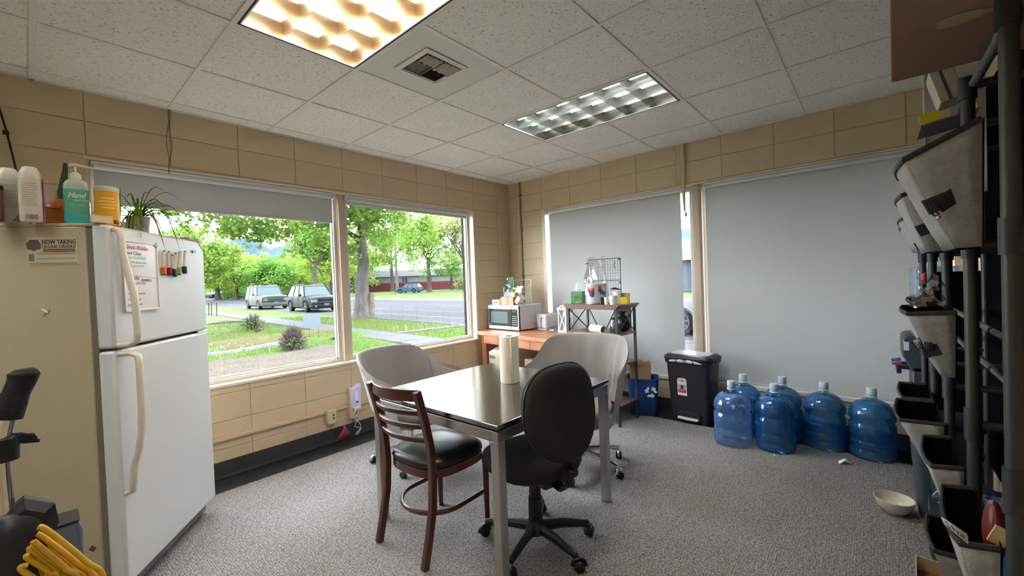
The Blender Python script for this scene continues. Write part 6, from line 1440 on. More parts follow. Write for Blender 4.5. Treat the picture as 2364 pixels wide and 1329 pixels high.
outlet('pale cream outlet box left of the plugged-in air freshener', -2.512, -2.430, .166, .290, mat('outlet_cream', (.66, .58, .38), .4), (.014, -.014))
outlet('beige outlet box with the white plug right below the air freshener', -2.314, -2.206, .162, .280, RC, (-.02,))
af = thing('air_freshener', 'white wall device with a glowing blue-violet window above the outlet', 'air freshener', (-2.250, 0, .252), 0)
obj('device_body', MB().prism([(-.052, .02), (-.045, .004), (.045, .004), (.052, .02), (.052, .205), (.03, .212), (-.02, .18), (-.052, .19)], -.055, -.002, 'y'), mat('device_white', (.70, .69, .72), .35), af, bevel=.006)
obj('glow_window', MB().prism([(.006+.014*math.cos(a), .105+.058*math.sin(a)) for a in [2*PI*k/20 for k in range(20)]], -.0575, -.054, 'y'), mat('violet_glow', (.1, .06, .7), .4, emit=((.16, .10, 1.0), 1.3)), af)
obj('top_vent', MB().prism([(-.01, .183), (.045, .183), (.048, .207), (.03, .214)], -.0575, -.053, 'y'), mat('violet_vent', (.32, .24, .75), .4, emit=((.3, .22, 1.0), .45)), af); obj('dial', MB().cyl((.006, -.056, .056), (.006, -.062, .056), .010), mat('dial_violet', (.12, .10, .22), .4), af)
cdm = mat('cord_white', (.74, .72, .70), .4)
pg = thing('plug_cord', 'white plug and looped white cord hanging from the outlet under the air freshener', 'cord', (-2.25, -.052, .25), 0)
obj('plug', MB().box(-.030, .034, -.030, .0, -.010, .014), cdm, pg, bevel=.005)
obj('cord', MB().tube([(-.02, -.03, .0), (-.04, -.035, -.03), (-.045, -.03, -.07), (-.015, -.03, -.105), (.012, -.03, -.14), (.02, -.03, -.18), (-.01, -.03, -.165), (-.04, -.03, -.15), (-.03, -.03, -.12), (.0, -.03, -.09), (-.015, -.03, -.05), (.005, -.03, .0)], .0035, 6), cdm, pg, ang=70); obj('cord_tail', MB().tube([(.018, -.03, -.175), (-.005, -.03, -.20), (-.035, -.03, -.215)], .0035, 6), cdm, pg, ang=70); obj('cord_tail', MB().tube([(.020, -.03, -.18), (.0, -.03, -.212), (-.028, -.03, -.232)], .0035, 6), cdm, pg, ang=70)
fs_ = thing('red_felt_pennant', 'small dull red fabric flap hanging on a string by the baseboard', 'fabric flap', (-2.375, -.05, .0), 0)
obj('felt_flap', MB().grid(lambda i, j: ((-.075+.155*i/6)*(1 if j == 0 else (.55 if j == 1 else .12))+(.0 if j else .0), -.012*math.sin(i*.9)-.01*j, [-.0, .055, .105][j]+(.012 if i == 6 and j == 0 else 0)+.012), 7, 3), mat('felt_red', (.33, .05, .085), .85), fs_, solid=.004, ang=60)
obj('string', MB().tube([(-.01, -.02, .115), (-.015, -.02, .145), (.0, -.02, .135), (-.002, -.02, .115)], .0025, 6), mat('string_grey', (.35, .38, .30), .7), fs_); obj('thin_cord', MB().tube([(-.015, -.02, .14), (-.03, .02, .25), (-.035, .038, .30)], .0012, 5), mat('string_grey', (.35, .38, .30), .7), fs_)
# vertical conduit in the corner
cdt = thing('conduit', 'thin grey-brown vertical conduit pipe on the east wall next to the corner', 'conduit', (-.012, -.215, 0), 0)
obj('pipe', MB().cyl((0, 0, .12), (0, 0, H-.002), .0095, n=12), mat('conduit_grey', (.26, .21, .17), .4, metal=.5), cdt)
for z_ in (2.42, 1.98, 1.4): obj('strap', MB().box(-.012, .010, -.022, .022, z_-.008, z_+.008), mat('conduit_grey', (.26, .21, .17)), cdt)
# hanging cords
hc = thing('hanging_cord', 'pair of thin dark strings hanging from the ceiling edge over the wide blind', 'cord', ony(390, 245, -.02), 0)
a_ = Vector(ony(390, 245, -.02)); b_ = Vector(ony(391, 400, -.03)); d_ = b_-a_
for s_ in (-1, 1): obj('string', MB().tube([(0, 0, 0)]+[tuple(d_*k/8+Vector((s_*.010*math.sin(PI*k/8)+.006*math.sin(k*1.4+s_), 0, 0))) for k in range(1, 9)], .0022, 5), mat('string_brown', (.14, .11, .07), .8), hc)
a_ = Vector(onx(1580, 302, -.02)); b_ = Vector(onx(1580, 395, -.025)); c_ = Vector(onx(1583, 500, -.03))
hs = thing('pull_strap', 'cream fabric strap hanging from a wire in front of the east mullion gap', 'strap', a_, 0)
obj('wire_hook', MB().tube([(0, 0, 0), (0, .004, -.02), (0, -.004, -.04), (0, -.008, -.052)], .0022, 5), mat('conduit_grey', (.26, .21, .17)), hs)
e1 = Vector(onx(1578, 440, -.025))-a_
obj('fabric_strap', MB().add([(0, -.004, -.045), (0, .004, -.045), (0, e1.y+.020, e1.z*.25), (0, e1.y-.020, e1.z*.25), (0, e1.y+.018, e1.z), (0, e1.y-.016, e1.z), (0, e1.y+.004, e1.z*1.35), (0, e1.y-.012, e1.z*1.35)], [(0, 1, 2, 3), (3, 2, 4, 5), (5, 4, 6, 7)]), mat('strap_cream', (.62, .50, .30), .8), hs, solid=.003)
e2 = c_-a_; obj('strap_cord', MB().tube([(0, e1.y-.004, e1.z*1.3), (0, e2.y*.6+e1.y*.4, (e1.z*1.35+e2.z)/2), (0, e2.y, e2.z+.04)], .003, 5), mat('cord_brown', (.42, .30, .24), .7), hs); obj('cord_weight', MB().box(-.006, .006, e2.y-.008, e2.y+.008, e2.z, e2.z+.045), mat('weight_brown', (.18, .09, .06), .5), hs, bevel=.003)
cb_ = thing('black_cable', 'black cable running down the wall in the top left corner behind the white bottles', 'cable', (-4.30, -.012, 1.7), 0)
a_ = Vector(ony(-12, 215, -.02)); b_ = Vector(ony(38, 395, -.03)); o_ = Vector((-4.30, -.012, 1.7))
obj('cable', MB().tube([a_-o_+Vector((-.04, 0, .2)), a_-o_, (a_+b_)/2-o_+Vector((.004, 0, 0)), b_-o_, b_-o_+Vector((.04, 0, -.25)), b_-o_+Vector((.05, 0, -.6))], .005, 8), mat('cable_black', (.02, .014, .018), .5), cb_); obj('cable_clip', MB().box(-.012, .012, -.01, .012, -.01, .01, Matrix.Translation((a_+b_)/2-o_)), BLACK, cb_)
# ================================================================= things on top of the refrigerator
def ft(px, depth_y):
    """foot point on the fridge top for something whose centre shows at px and stands depth_y behind the front plane"""
    o = FI @ Vector(CAM); d = FI.to_3x3() @ Vector(ray(px, 560)); k = (depth_y-o[1])/d[1]; q = o+d*k; return q.x
def top_at(px, py):  # pixel of a foot on the fridge top
    q = onz(px, py, FH); return Vector((float(q[0]), float(q[1]), FH))
def along(px, dist):
    d = ray(px, 560); k = dist/math.hypot(d[0], d[1]); return Vector((float(CAM[0]+d[0]*k), float(CAM[1]+d[1]*k), FH))
PXM = lambda dist, px: (dist*math.cos(math.atan((px-1182)/FPX)))/FPX   # metres per pixel across the height at that place
# hand sanitiser pump bottle
p_ = along(183, 2.62); zt = float((CAM+ray(180, 380)*(2.62/math.hypot(ray(180, 380)[0], ray(180, 380)[1])))[2])-FH
hs_ = thing('hand_sanitizer', 'green gel hand sanitizer pump bottle on the near edge of the refrigerator', 'bottle', p_, R(-6))
GEL = mat('sanitizer_gel', (.10, .48, .30), .15, spec=.6, col2=(.16, .58, .34), nscale=6); GELT = mat('clear_bottle_top', (.42, .50, .44), .12, spec=.6)
Hb = zt; 
obj('bottle_body', tub([(.037, .022, .012, 0), (.040, .025, .014, .006), (.040, .025, .014, Hb*.58)], False), GEL, hs_); obj('clear_shoulder', tub([(.0398, .0248, .014, Hb*.58), (.039, .024, .014, Hb*.66), (.030, .020, .012, Hb*.72), (.014, .014, .008, Hb*.755)], False), GELT, hs_)
obj('label_bottom', MB().prism([(-.038, .012), (.038, .012), (.038, .030), (.0, .038), (-.038, .045)], -.0262, -.0253, 'y'), mat('label_teal', (.02, .38, .50), .4), hs_)
obj('label_panel', MB().box(-.034, .036, -.0258, -.0250, .045, Hb*.56), mat('label_green', (.10, .40, .27), .4), hs_)
fit_text('Hand', -.026, Hb*.44, .056, Hb*.085, WHT, hs_, .0006, .35, y=-.0266, nm='label_text'); fit_text('SANITIZER', -.008, Hb*.385, .044, Hb*.028, mat('label_pale', (.55, .72, .62), .5), hs_, .0002, y=-.0266, nm='label_text'); fit_text('with vitamin E', -.02, Hb*.31, .046, Hb*.026, mat('label_pale', (.55, .72, .62), .5), hs_, y=-.0266, nm='label_text')
PW_ = mat('pump_white', (.74, .68, .56), .4)
obj('pump_collar', MB().lathe([(.017, Hb*.75), (.0175, Hb*.80), (.016, Hb*.84), (.009, Hb*.865)], 20), PW_, hs_); obj('pump_stem', MB().cyl((0, 0, Hb*.84), (0, 0, Hb*.965), .0045), PW_, hs_); obj('pump_tube', MB().cyl((0, 0, Hb*.55), (.004, 0, Hb*.75), .006), PW_, hs_)
obj('pump_head', MB().tube([(-.020, 0, Hb*.965), (.0, 0, Hb*.985), (.025, 0, Hb*.975), (.060, 0, Hb*.955)], [.007, .009, .006, .0045], 8), PW_, hs_, ang=60)
# white lotion bottles
LOT = mat('lotion_white', (.66, .58, .48), .35); 
def lotion(label, px, dist, ytop, hw, rz, extra):
    p_ = along(px, dist); rr_ = ray(px, ytop); zt = float(CAM[2]+rr_[2]*dist/math.hypot(rr_[0], rr_[1]))-FH
    t = thing('lotion_bottle', label, 'bottle', p_, rz, 'white lotion bottles on the refrigerator')
    obj('bottle_body', tub([(hw*.92, .024, .018, 0), (hw, .027, .02, .008), (hw, .027, .02, zt*.55), (hw*.95, .026, .02, zt*.78)], False), LOT, t, ang=50); obj('cap', tub([(hw*.95, .026, .02, zt*.78), (hw*.93, .026, .02, zt*.86), (hw*.62, .022, .018, zt*.985), (hw*.50, .016, .014, zt)], False), mat('cap_white', (.72, .66, .56), .3), t, ang=50)
    txm = mat('fine_print', (.30, .25, .24), .6)
    for k in range(11): obj('print_line', MB().box(-hw*.68, hw*random.uniform(.35, .62), -.0278, -.0269, zt*(.28+.040*k), zt*(.28+.040*k)+.0016), txm, t)
    return t, zt
t, zt = lotion('tall white lotion bottle with lilac and red side label, right of the pair', 78, 2.58, 387, .034, R(-4), 1)
obj('red_label', MB().prism([(-.020, zt*.60), (.024, zt*.60), (.026, zt*.78), (-.018, zt*.80)], .0342, .0350, 'x'), mat('label_magenta', (.45, .03, .07), .4), t); obj('lilac_label', MB().prism([(-.022, .004), (.025, .004), (.024, zt*.59), (-.020, zt*.59)], .0342, .0350, 'x'), mat('label_lilac', (.26, .20, .42), .4), t)
bars = MB(); [bars.box(-.016+k*.0034, -.016+k*.0034+random.choice((.001, .002)), -.0279, -.0270, .008, .028) for k in range(10)]; obj('barcode', bars, mat('barcode_ink', (.06, .04, .035), .6), t)['kind'] = 'stuff'
t, zt = lotion('white lotion bottle at the left, half hidden by the taller one', 28, 2.66, 390, .036, R(6), 0)
obj('lilac_corner', MB().prism([(.0, .004), (.034, .004), (.034, zt*.36), (.022, zt*.18)], -.0278, -.0271, 'y'), mat('label_lilac', (.26, .20, .42)), t)
p_ = along(-6, 2.62); t = thing('brown_jar', 'dark red-brown box with a black lid cut by the left picture edge', 'jar', p_, 0); obj('jar_body', MB().box(-.045, .022, -.03, .03, 0, .125), mat('jar_brown', (.12, .04, .022), .4), t, bevel=.006); obj('jar_lid', MB().box(-.047, .024, -.032, .032, .125, .140), BLACK, t, bevel=.004)
p_ = along(133, 2.74); t = thing('orange_pouch', 'crumpled orange-brown pouch lying behind the lotion and the sanitizer', 'pouch', p_, R(-4))
def of(i, j): a = 2*PI*i/20; k = [1, 1.02, .9, .6, .02][j]; return (.062*k*math.cos(a)*(1+.05*math.sin(3*a)), .035*k*math.sin(a), [0, .03, .085, .115, .118][j]+(.012*math.cos(a) if j > 1 else 0))
obj('pouch_body', MB().grid(of, 20, 5, cu=True), mat('pouch_orange', (.42, .11, .015), .3, bump=.4, bscale=20, noise=.25, nscale=10), t, ang=70); obj('pouch_seal', MB().tube([(-.03, -.030, .085), (-.01, -.034, .078), (.01, -.034, .080), (.02, -.03, .09)], .0016, 5), mat('seal_brown', (.12, .04, .02), .5), t)
# cactus stem
p_ = along(161, 2.84); t = thing('cactus', 'curved dark green finger cactus leaning behind the sanitizer bottle', 'plant', p_, 0)
o_ = p_
pts = []
for px, py in ((160, 520), (152, 492), (146, 468), (144, 445), (147, 420), (150, 395), (151, 377)):
    rr_ = ray(px, py); k = 2.80/math.hypot(rr_[0], rr_[1]); pts.append(Vector((float(CAM[0]+rr_[0]*k), float(CAM[1]+rr_[1]*k), float(CAM[2]+rr_[2]*k)))-o_)
pts[0].z = .02
cst = obj('stem', MB().tube(pts, [.014, .019, .020, .018, .014, .010, .008], 8), mat('cactus_green', (.028, .07, .025), .6, noise=.5, nscale=60, bump=1, bscale=70), t, ang=20)
sp_ = MB(); rs_ = random.Random(2)
for k in range(110):
    f_ = rs_.uniform(0, 5.98); i_ = int(f_); c_ = pts[i_].lerp(pts[i_+1], f_-i_); a = rs_.uniform(0, 2*PI); r_ = .019 if f_ < 4 else .012; d = Vector((math.cos(a), math.sin(a), rs_.uniform(-.3, .4))); sp_.tube([c_+d*r_*.8, c_+d*(r_+.006)], [.0008, .0002], 3)
o = obj('spines', sp_, mat('spine_grey', (.25, .27, .2), .6), t); o['kind'] = 'stuff'
obj('pot', MB().lathe([(.026, 0), (.034, .05), (.036, .05), (.033, .044), (.001, .042)], 18), mat('pot_terracotta', (.18, .08, .045), .8), t)
# wipes canister on a cream box
p_ = along(254, 2.56); rr_ = ray(254, 430); zt = float(CAM[2]+rr_[2]*2.56/math.hypot(rr_[0], rr_[1]))-FH
bxh = .012
t = thing('cream_tray', 'small cream box lid under the left side of the yellow canister', 'box', along(234, 2.50)+Vector((0, 0, 0)), R(8)); obj('tray_body', MB().box(-.030, .038, -.012, .012, 0, .030), mat('tray_cream', (.72, .58, .40), .5), t, bevel=.003); obj('tray_lip', MB().box(-.031, .039, -.013, -.010, .024, .031), mat('tray_cream', (.72, .58, .40)), t)
t = thing('wipes_canister', 'yellow-orange cleaning wipes canister on the refrigerator', 'canister', p_+Vector((.0, .03, 0)), R(-2)); rc = .041
YC = mat('canister_yellow', (.72, .36, .012), .4)
obj('canister_body', MB().lathe([(rc*.97, 0), (rc, .004), (rc, zt*.86)], 36), YC, t); obj('canister_lid', MB().lathe([(rc+.0015, zt*.86), (rc+.0015, zt*.96), (rc*.9, zt), (.001, zt)], 36), mat('canister_lid_grey', (.52, .50, .42), .4), t)
for k, (w__, z_) in enumerate(((.045, .66), (.060, .58), (.065, .50), (.050, .42))):
    lm_ = MB(); lm_.grid(lambda i, j: ((rc+.0004)*math.cos(-PI/2-w__/2/rc+w__/rc*i/8), (rc+.0004)*math.sin(-PI/2-w__/2/rc+w__/rc*i/8), zt*z_+.007*j), 9, 2); obj('pale_lettering', lm_, mat('letter_pale_orange', (.80, .52, .15), .5), t)
lm_ = MB(); lm_.grid(lambda i, j: ((rc+.0006)*math.cos(R(-66+4*i)), (rc+.0006)*math.sin(R(-66+4*i)), .006+.016*j), 9, 2); obj('black_badge', lm_, BLKM, t); fit_text('85', .022, .010, .014, .009, YC, t, .0002, y=-.0395, rot=(PI/2, 0, R(30)), nm='badge_text')
# spider plant
p_ = along(322, 2.98); pl_ = thing('spider_plant', 'spider plant with long arching striped leaves in a cream pot on the refrigerator', 'plant', p_, 0)
POTM = mat('pot_cream', (.60, .56, .46), .4)
obj('pot', MB().lathe([(.034, 0), (.042, .004), (.050, .085), (.052, .10), (.049, .10), (.046, .088), (.001, .084)], 30), POTM, pl_); obj('soil', MB().lathe([(.001, .086), (.046, .086)], 20), mat('soil', (.035, .02, .012), .95), pl_); obj('pot_pattern', MB().tube([(.047*math.cos(R(-120+k*6)), .047*math.sin(R(-120+k*6)), .045+.012*math.sin(k*.9)) for k in range(12)], .0016, 4), mat('pattern_brown', (.22, .15, .08), .6), pl_)
SL = leaf_mat('spider_leaf', (.10, .20, .025), (.26, .40, .06), .35, 14); rp = random.Random(5)
rt_ = Vector((_r[0], _r[1], 0)).normalized(); fw_ = Vector((_f[0], _f[1], 0)).normalized()
def blade_leaf(dr, L, rise, droop, w_, tw=0):
    mb = MB(); n = 12; c = []
    for k in range(n+1):
        s_ = k/n; c.append(Vector((0, 0, .088))+dr*L*(s_*.95)+Vector((0, 0, rise*math.sin(min(1, s_*1.25)*PI*.55)-droop*s_*s_*s_)))
    side = dr.cross(Vector((0, 0, 1))).normalized()
    vs = []
    for k in range(n+1):
        ww_ = w_*(math.sin(PI*min(.98, .12+k/n*.86)))**.6*(1-.5*(k/n)**2); vs += [c[k]-side*ww_, c[k]+Vector((0, 0, -ww_*.5)), c[k]+side*ww_]
    vs[-3:] = [c[-1]]*3
    fs = []
    for k in range(n): a = 3*k; fs += [(a, a+1, a+4, a+3), (a+1, a+2, a+5, a+4)]
    return mb.add(vs, fs)
spec_ = [(1, .25, .31, .05, .24), (1, .1, .27, .06, .20), (1, -.2, .24, .07, .18), (1, .5, .20, .10, .12), (1, -.5, .22, .05, .20), (.7, .6, .16, .16, .05), (.4, .2, .10, .17, .02), (.1, .3, .05, .14, 0), (-.8, .1, .16, .10, .10), (-1, -.2, .12, .14, .03), (.9, 0, .17, .12, .20), (.8, -.3, .15, .09, .18), (.5, -.8, .14, .06, .16), (-.3, -.8, .12, .06, .14), (.9, .4, .26, .08, .14), (-.6, .4, .14, .15, .02), (1, -.1, .20, .10, .24), (1, .05, .33, .03, .30), (.6, -.6, .20, .03, .22), (.2, -1, .16, .03, .20)]
for a, b, L, ri, dr_ in [(a, b, L*1.25, ri*1.1, dr_*1.25) for a, b, L, ri, dr_ in spec_]+[(rp.uniform(-.6, 1), rp.uniform(-1, 1), rp.uniform(.12, .26), rp.uniform(.04, .14), rp.uniform(.05, .22)) for _ in range(26)]:
    d = (rt_*a+fw_*b); d = d.normalized() if d.length > 0 else rt_; obj('leaf', blade_leaf(d, L, ri, dr_, .0055), SL, pl_, ang=80, solid=.0006)
p2 = along(262, 2.98)-p_
t = thing('upright_plant', 'single upright green leaf blade standing behind the yellow canister', 'plant', along(277, 2.90), 0); obj('pot', MB().lathe([(.03, 0), (.036, .06), (.033, .06), (.001, .055)], 18), POTM, t)
for a, L, ln in ((.0, .235, 1), (-.6, .15, .7)): obj('leaf', MB().add([(-.006+a*.05, 0, .05), (.006+a*.05, 0, .05), (.012+a*.12, 0, L*.6), (.012+a*.14, 0, L), (-.006+a*.1, 0, L*.6)], [(0, 1, 2, 3, 4)]), SL, t, solid=.002)
# ================================================================= upright vacuum with yellow cord, left foreground
def pv(px, py, D=1.55): rr_ = ray(px, py); k = D/math.hypot(rr_[0], rr_[1]); return Vector((float(CAM[0]+rr_[0]*k), float(CAM[1]+rr_[1]*k), float(CAM[2]+rr_[2]*k)))
VD = 1.42
vb = pv(8, 1200, VD); vo = Vector((vb.x, vb.y, 0)); vc_ = thing('upright_vacuum', 'upright vacuum with a black foam grip and chrome tube in the left foreground', 'vacuum cleaner', vo, 0)
g = [pv(x, y, VD)-vo for x, y in ((55, 862), (50, 880), (38, 905), (28, 930), (18, 966))]
gp_, gr_ = crp([g[0]+Vector((.0, 0, .010))]+g, 5, [.014, .025, .0225, .0215, .0235, .0225]); obj('foam_grip', MB().tube(gp_, gr_, 20), mat('foam_black', (.012, .012, .013), .85, bump=.3, bscale=150), vc_, ang=60)
tpts = [pv(x, y, VD)-vo for x, y in ((20, 960), (10, 1000), (4, 1040), (8, 1100), (14, 1160), (18, 1260))]+[pv(20, 1329, VD)-vo, Vector((.02, 0, .30))]
obj('chrome_tube', MB().tube(tpts, .0125, 14), CHROME, vc_, ang=60)
h1 = [pv(x, y, VD)-vo for x, y in ((-4, 1022), (14, 1014), (30, 1012), (60, 1016), (92, 1016))]
obj('cord_hook', MB().tube(h1, [.016, .014, .009, .007, .004], 8, flat=.6), BLACK, vc_, ang=60); h2 = [pv(x, y, VD)-vo for x, y in ((22, 1004), (48, 1003), (70, 1006), (84, 1014))]; obj('hook_lever', MB().tube(h2, [.004, .006, .009, .004], 8, flat=.6), BLACK, vc_, ang=60); c_ = pv(6, 1035, VD)-vo; obj('clamp', MB().cyl(c_+Vector((0, 0, -.026)), c_+Vector((0, 0, .022)), .024, .026, 16), BLACK, vc_)
# lower body and floor head
bt = pv(40, 1240, VD)-vo
VB = mat('vacuum_body_black', (.014, .012, .016), .45)
mp_, mr_ = crp([bt+Vector((0, .0, .062)), bt+Vector((0, .0, .050)), bt+Vector((.0, 0, .0)), bt+Vector((0, 0, -.2)), Vector((bt.x, bt.y, .18))], 5, [.012, .034, .050, .065, .08]); obj('motor_housing', MB().tube(mp_, mr_, 24), VB, vc_, ang=45)
hk_ = [pv(x, y, VD)-vo for x, y in ((22, 1205), (60, 1180), (85, 1185), (100, 1215), (96, 1240))]; obj('upper_cord_block', MB().tube(hk_, [.026, .036, .034, .026, .018], 8, flat=.9), VB, vc_, ang=30)
hk2 = [pv(x, y, VD)-vo for x, y in ((84, 1175), (86, 1152), (91, 1160), (92, 1178))]; obj('brass_hook', MB().tube(hk2, .0032, 6), mat('brass_hook', (.5, .42, .25), .3, metal=.8), vc_)
obj('floor_head', MB().prism([(-.16, -.15), (.16, -.15), (.17, .10), (.08, .16), (-.08, .16), (-.17, .10)], .01, .10), VB, vc_, bevel=.02)
for s_ in (-1, 1): obj('wheel', MB().cyl((s_*.165, .0, .035), (s_*.185, .0, .035), .035), BLACK, vc_)
obj('neck', MB().cyl((bt.x*.5, bt.y*.5, .08), (bt.x, bt.y, .22), .05), VB, vc_)
yc = thing('extension_cord', 'thick yellow extension cord coiled over the vacuum hook', 'cord', pv(80, 1230, VD), 0); o_ = pv(80, 1230, VD); YM = mat('cord_yellow', (.66, .36, .02), .4)
rq = random.Random(9)
for k in range(13):
    sx0 = 62+k*5; e0 = (96-k*2.2+rq.uniform(-4, 4), 1212+k*8); ex = 244-k*14.5+rq.uniform(-6, 6); ey = 1345+rq.uniform(0, 20)
    dd_ = VD-.02-rq.uniform(0, .05)
    P_ = [pv(e0[0]-8, e0[1]+4, dd_)-o_, pv(e0[0]+8-k*3, e0[1]+8, dd_)-o_, pv(e0[0]+(ex-e0[0])*.35-k*2, e0[1]+(ey-e0[1])*.30, dd_)-o_, pv(e0[0]+(ex-e0[0])*.7, e0[1]+(ey-e0[1])*.62, dd_)-o_, pv(ex, ey, dd_)-o_]
    bot = P_[-1]+Vector((.0, 0, -.18)); x2 = pv(40+k*12, 1400, dd_+.03)-o_
    path_ = P_+[bot+Vector((-.02, .02, -.04)), bot.lerp(x2, .5)+Vector((0, 0, -.10)), x2+Vector((0, .02, -.06)), pv(60+k*5, 1290, dd_+.05)-o_, pv(74+k*3, 1240, dd_+.05)-o_]
    sm = []
    for i in range(len(path_)-1):
        p0, p1, p2_, p3 = path_[max(0, i-1)], path_[i], path_[i+1], path_[min(len(path_)-1, i+2)]
        for q_ in range(5):
            s_ = q_/5; sm.append(.5*((2*p1)+(p2_-p0)*s_+(2*p0-5*p1+4*p2_-p3)*s_*s_+(3*p1-p0-3*p2_+p3)*s_**3))
    obj('cord_loop', MB().tube(sm, .0056, 8), YM, yc, ang=70)
wb_ = thing('waste_bin', 'dark grey glossy bin behind the yellow cord at the refrigerator side', 'bin', pv(128, 1260, 1.75)*1.0, 0); q = pv(128, 1205, 1.80); wb_.location = (q.x, q.y, 0)
obj('bin_wall', tub([(.055, .05, .015, 0), (.06, .055, .018, .05), (.052, .052, .015, q.z-.03), (.044, .046, .012, q.z)], False), mat('bin_glossy_grey', (.10, .12, .17), .15, coat=.5), wb_); obj('bin_rim', tub([(.046, .048, .012, q.z-.004), (.048, .05, .012, q.z+.004)], False), mat('rim_dark', (.03, .025, .03), .5), wb_)

# ================================================================= storage rack with fabric pockets on the right
RKX = [-2.78, -2.27, -1.72, -1.17, -.62]; RKY = -3.826
rk = thing('storage_rack', 'tall black tube rack with grey fabric pockets along the right wall', 'rack', (-1.7, RKY, 0), 0)
TUBE_ = mat('rack_tube_dark', (.028, .031, .029), .45); SLV = mat('rack_sleeve', (.018, .019, .020), .5); FBR = mat('pocket_grey_fabric', (.32, .315, .305), .95, noise=.10, nscale=60, bump=.4, bscale=250); BND = mat('pocket_binding', (.030, .028, .028), .8); INS = mat('pocket_inner_shade', (.005, .005, .005), 1.0, spec=0)
for k, x in enumerate(RKX):
    xl = x+1.7
    obj('post', MB().cyl((xl, 0, 0), (xl, 0, 1.90), .016, n=18), TUBE_, rk); obj('rear_post', MB().cyl((xl, -.25, 0), (xl, -.25, 1.90), .016, n=14), TUBE_, rk)
    for z0_, z1_ in ((.80, .90), (1.36, 1.44), (.20, .28), (1.84, 1.905)): obj('sleeve', MB().cyl((xl, 0, z0_), (xl, 0, z1_), .0205, n=18), SLV, rk)
    for z_ in (.24, .85, 1.40, 1.88): obj('side_rail', MB().cyl((xl, -.01, z_), (xl, -.24, z_), .013, n=12), TUBE_, rk)
for k in range(4):
    xa, xb = RKX[k]+1.7, RKX[k+1]+1.7
    for z_ in (.24, .93, 1.08, 1.88): obj('long_rail', MB().cyl((xa+.02, -.012 if z_ not in (.93, 1.08) else -.12, z_), (xb-.02, -.012 if z_ not in (.93, 1.08) else -.12, z_), .012, n=12), mat('rack_rail_grey', (.10, .10, .10), .5), rk)
    obj('rear_panel', MB().box(xa+.018, xb-.018, -.262, -.258, .2, 2.30), mat('black_backing', (.004, .004, .0045), 1.0, spec=.0), rk)  # near-black sheet closing the rear of each bay, up past the posts
obj('end_panel', MB().box(RKX[-1]+1.7+.018, RKX[-1]+1.7+.022, -.25, -.03, .2, 1.30), bpy.data.materials['black_backing'], rk)
def pocket(x0, x1, ztip, zback, ytip, zbot, ybot, sag=.0, tagp=True, lab=None):
    """near end side is a trapezoid: open top from the post plane out to the tip, tapering down to the bottom seam"""
    yb = RKY+.018; L = x1-x0
    def P(x, y, z): return Vector((x+1.7, y-RKY, z))
    t = None; m = MB(); n = 9
    fr_ = []; bk = []
    for i in range(n):
        s_ = i/(n-1); x = x0+L*s_; bow = math.sin(PI*s_); fr_.append((x, ytip+.012*bow, ztip-sag*bow)); bk.append((x, yb, zback))
    # front sheet from the bottom seam to the tip rim, then sides
    mf = MB(); mf.grid(lambda i, j: P(fr_[i][0]*1.0+(x0+L/2-fr_[i][0])*.18*(1-j/5), ybot+(fr_[i][1]-ybot)*(j/5)**.9, zbot+(fr_[i][2]-zbot)*j/5), n, 6)
    pk = obj('pocket', mf, FBR, rk, solid=.004, ang=60)
    for xx, sgn in ((x0, 1), (x1, -1)):
        xc = xx+(x0+L/2-xx)*.18
        ms = MB(); ms.grid(lambda i, j: P(xc+(xx-xc)*(j/5), (yb+(ybot-yb)*i/4)+((yb+(ytip-yb)*i/4)-(yb+(ybot-yb)*i/4))*(j/5)**.9, zbot+((zback+(ztip-zback)*i/4)-zbot)*j/5), 5, 6)
        obj('pocket_side', ms, FBR, pk, solid=.004, ang=60)
        obj('rim_binding', MB().tube([P(xx, yb+(ytip-yb)*i/6, zback+(ztip-zback)*i/6-.004) for i in range(7)], .0085, 6, flat=.5), BND, pk)
    obj('rim_binding', MB().tube([P(*(f_[0], f_[1], f_[2]-.004)) for f_ in fr_], .0085, 6, flat=.5), BND, pk)
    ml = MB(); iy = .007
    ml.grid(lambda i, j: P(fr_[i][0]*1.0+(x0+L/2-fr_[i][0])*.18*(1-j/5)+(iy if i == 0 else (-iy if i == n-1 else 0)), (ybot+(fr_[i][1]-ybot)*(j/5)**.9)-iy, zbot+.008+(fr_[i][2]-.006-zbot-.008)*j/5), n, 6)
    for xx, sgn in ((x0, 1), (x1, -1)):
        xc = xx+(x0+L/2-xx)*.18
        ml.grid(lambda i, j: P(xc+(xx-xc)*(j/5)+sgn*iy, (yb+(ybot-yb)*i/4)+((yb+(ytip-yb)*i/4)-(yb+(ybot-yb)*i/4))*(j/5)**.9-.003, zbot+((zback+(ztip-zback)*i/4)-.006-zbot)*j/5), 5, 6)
    obj('pocket_inner_shade', ml, INS, pk, ang=60)  # inset near-black sheets paint the shade inside the pocket
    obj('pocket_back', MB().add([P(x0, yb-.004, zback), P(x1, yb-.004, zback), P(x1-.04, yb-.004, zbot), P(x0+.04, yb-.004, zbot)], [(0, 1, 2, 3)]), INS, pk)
    if tagp:
        c = P(x0-.004, ytip-.058, ztip-.13)
        obj('velcro_patch', MB().box(-.003, .0, -.022, .022, -.020, .020, Matrix.Translation(c) @ Matrix.Rotation(R(-22), 4, 'X')), BND, pk)
    return pk
# upper tier
U1 = pocket(-2.62, -2.30, 1.630, 1.700, -3.668, 1.385, -3.765)
U2 = pocket(-2.10, -1.76, 1.600, 1.64, -3.683, 1.390, -3.750)
U3 = pocket(-1.60, -1.21, 1.560, 1.60, -3.706, 1.405, -3.765)
pocket(-1.06, -.68, 1.56, 1.60, -3.73, 1.42, -3.78, tagp=False)
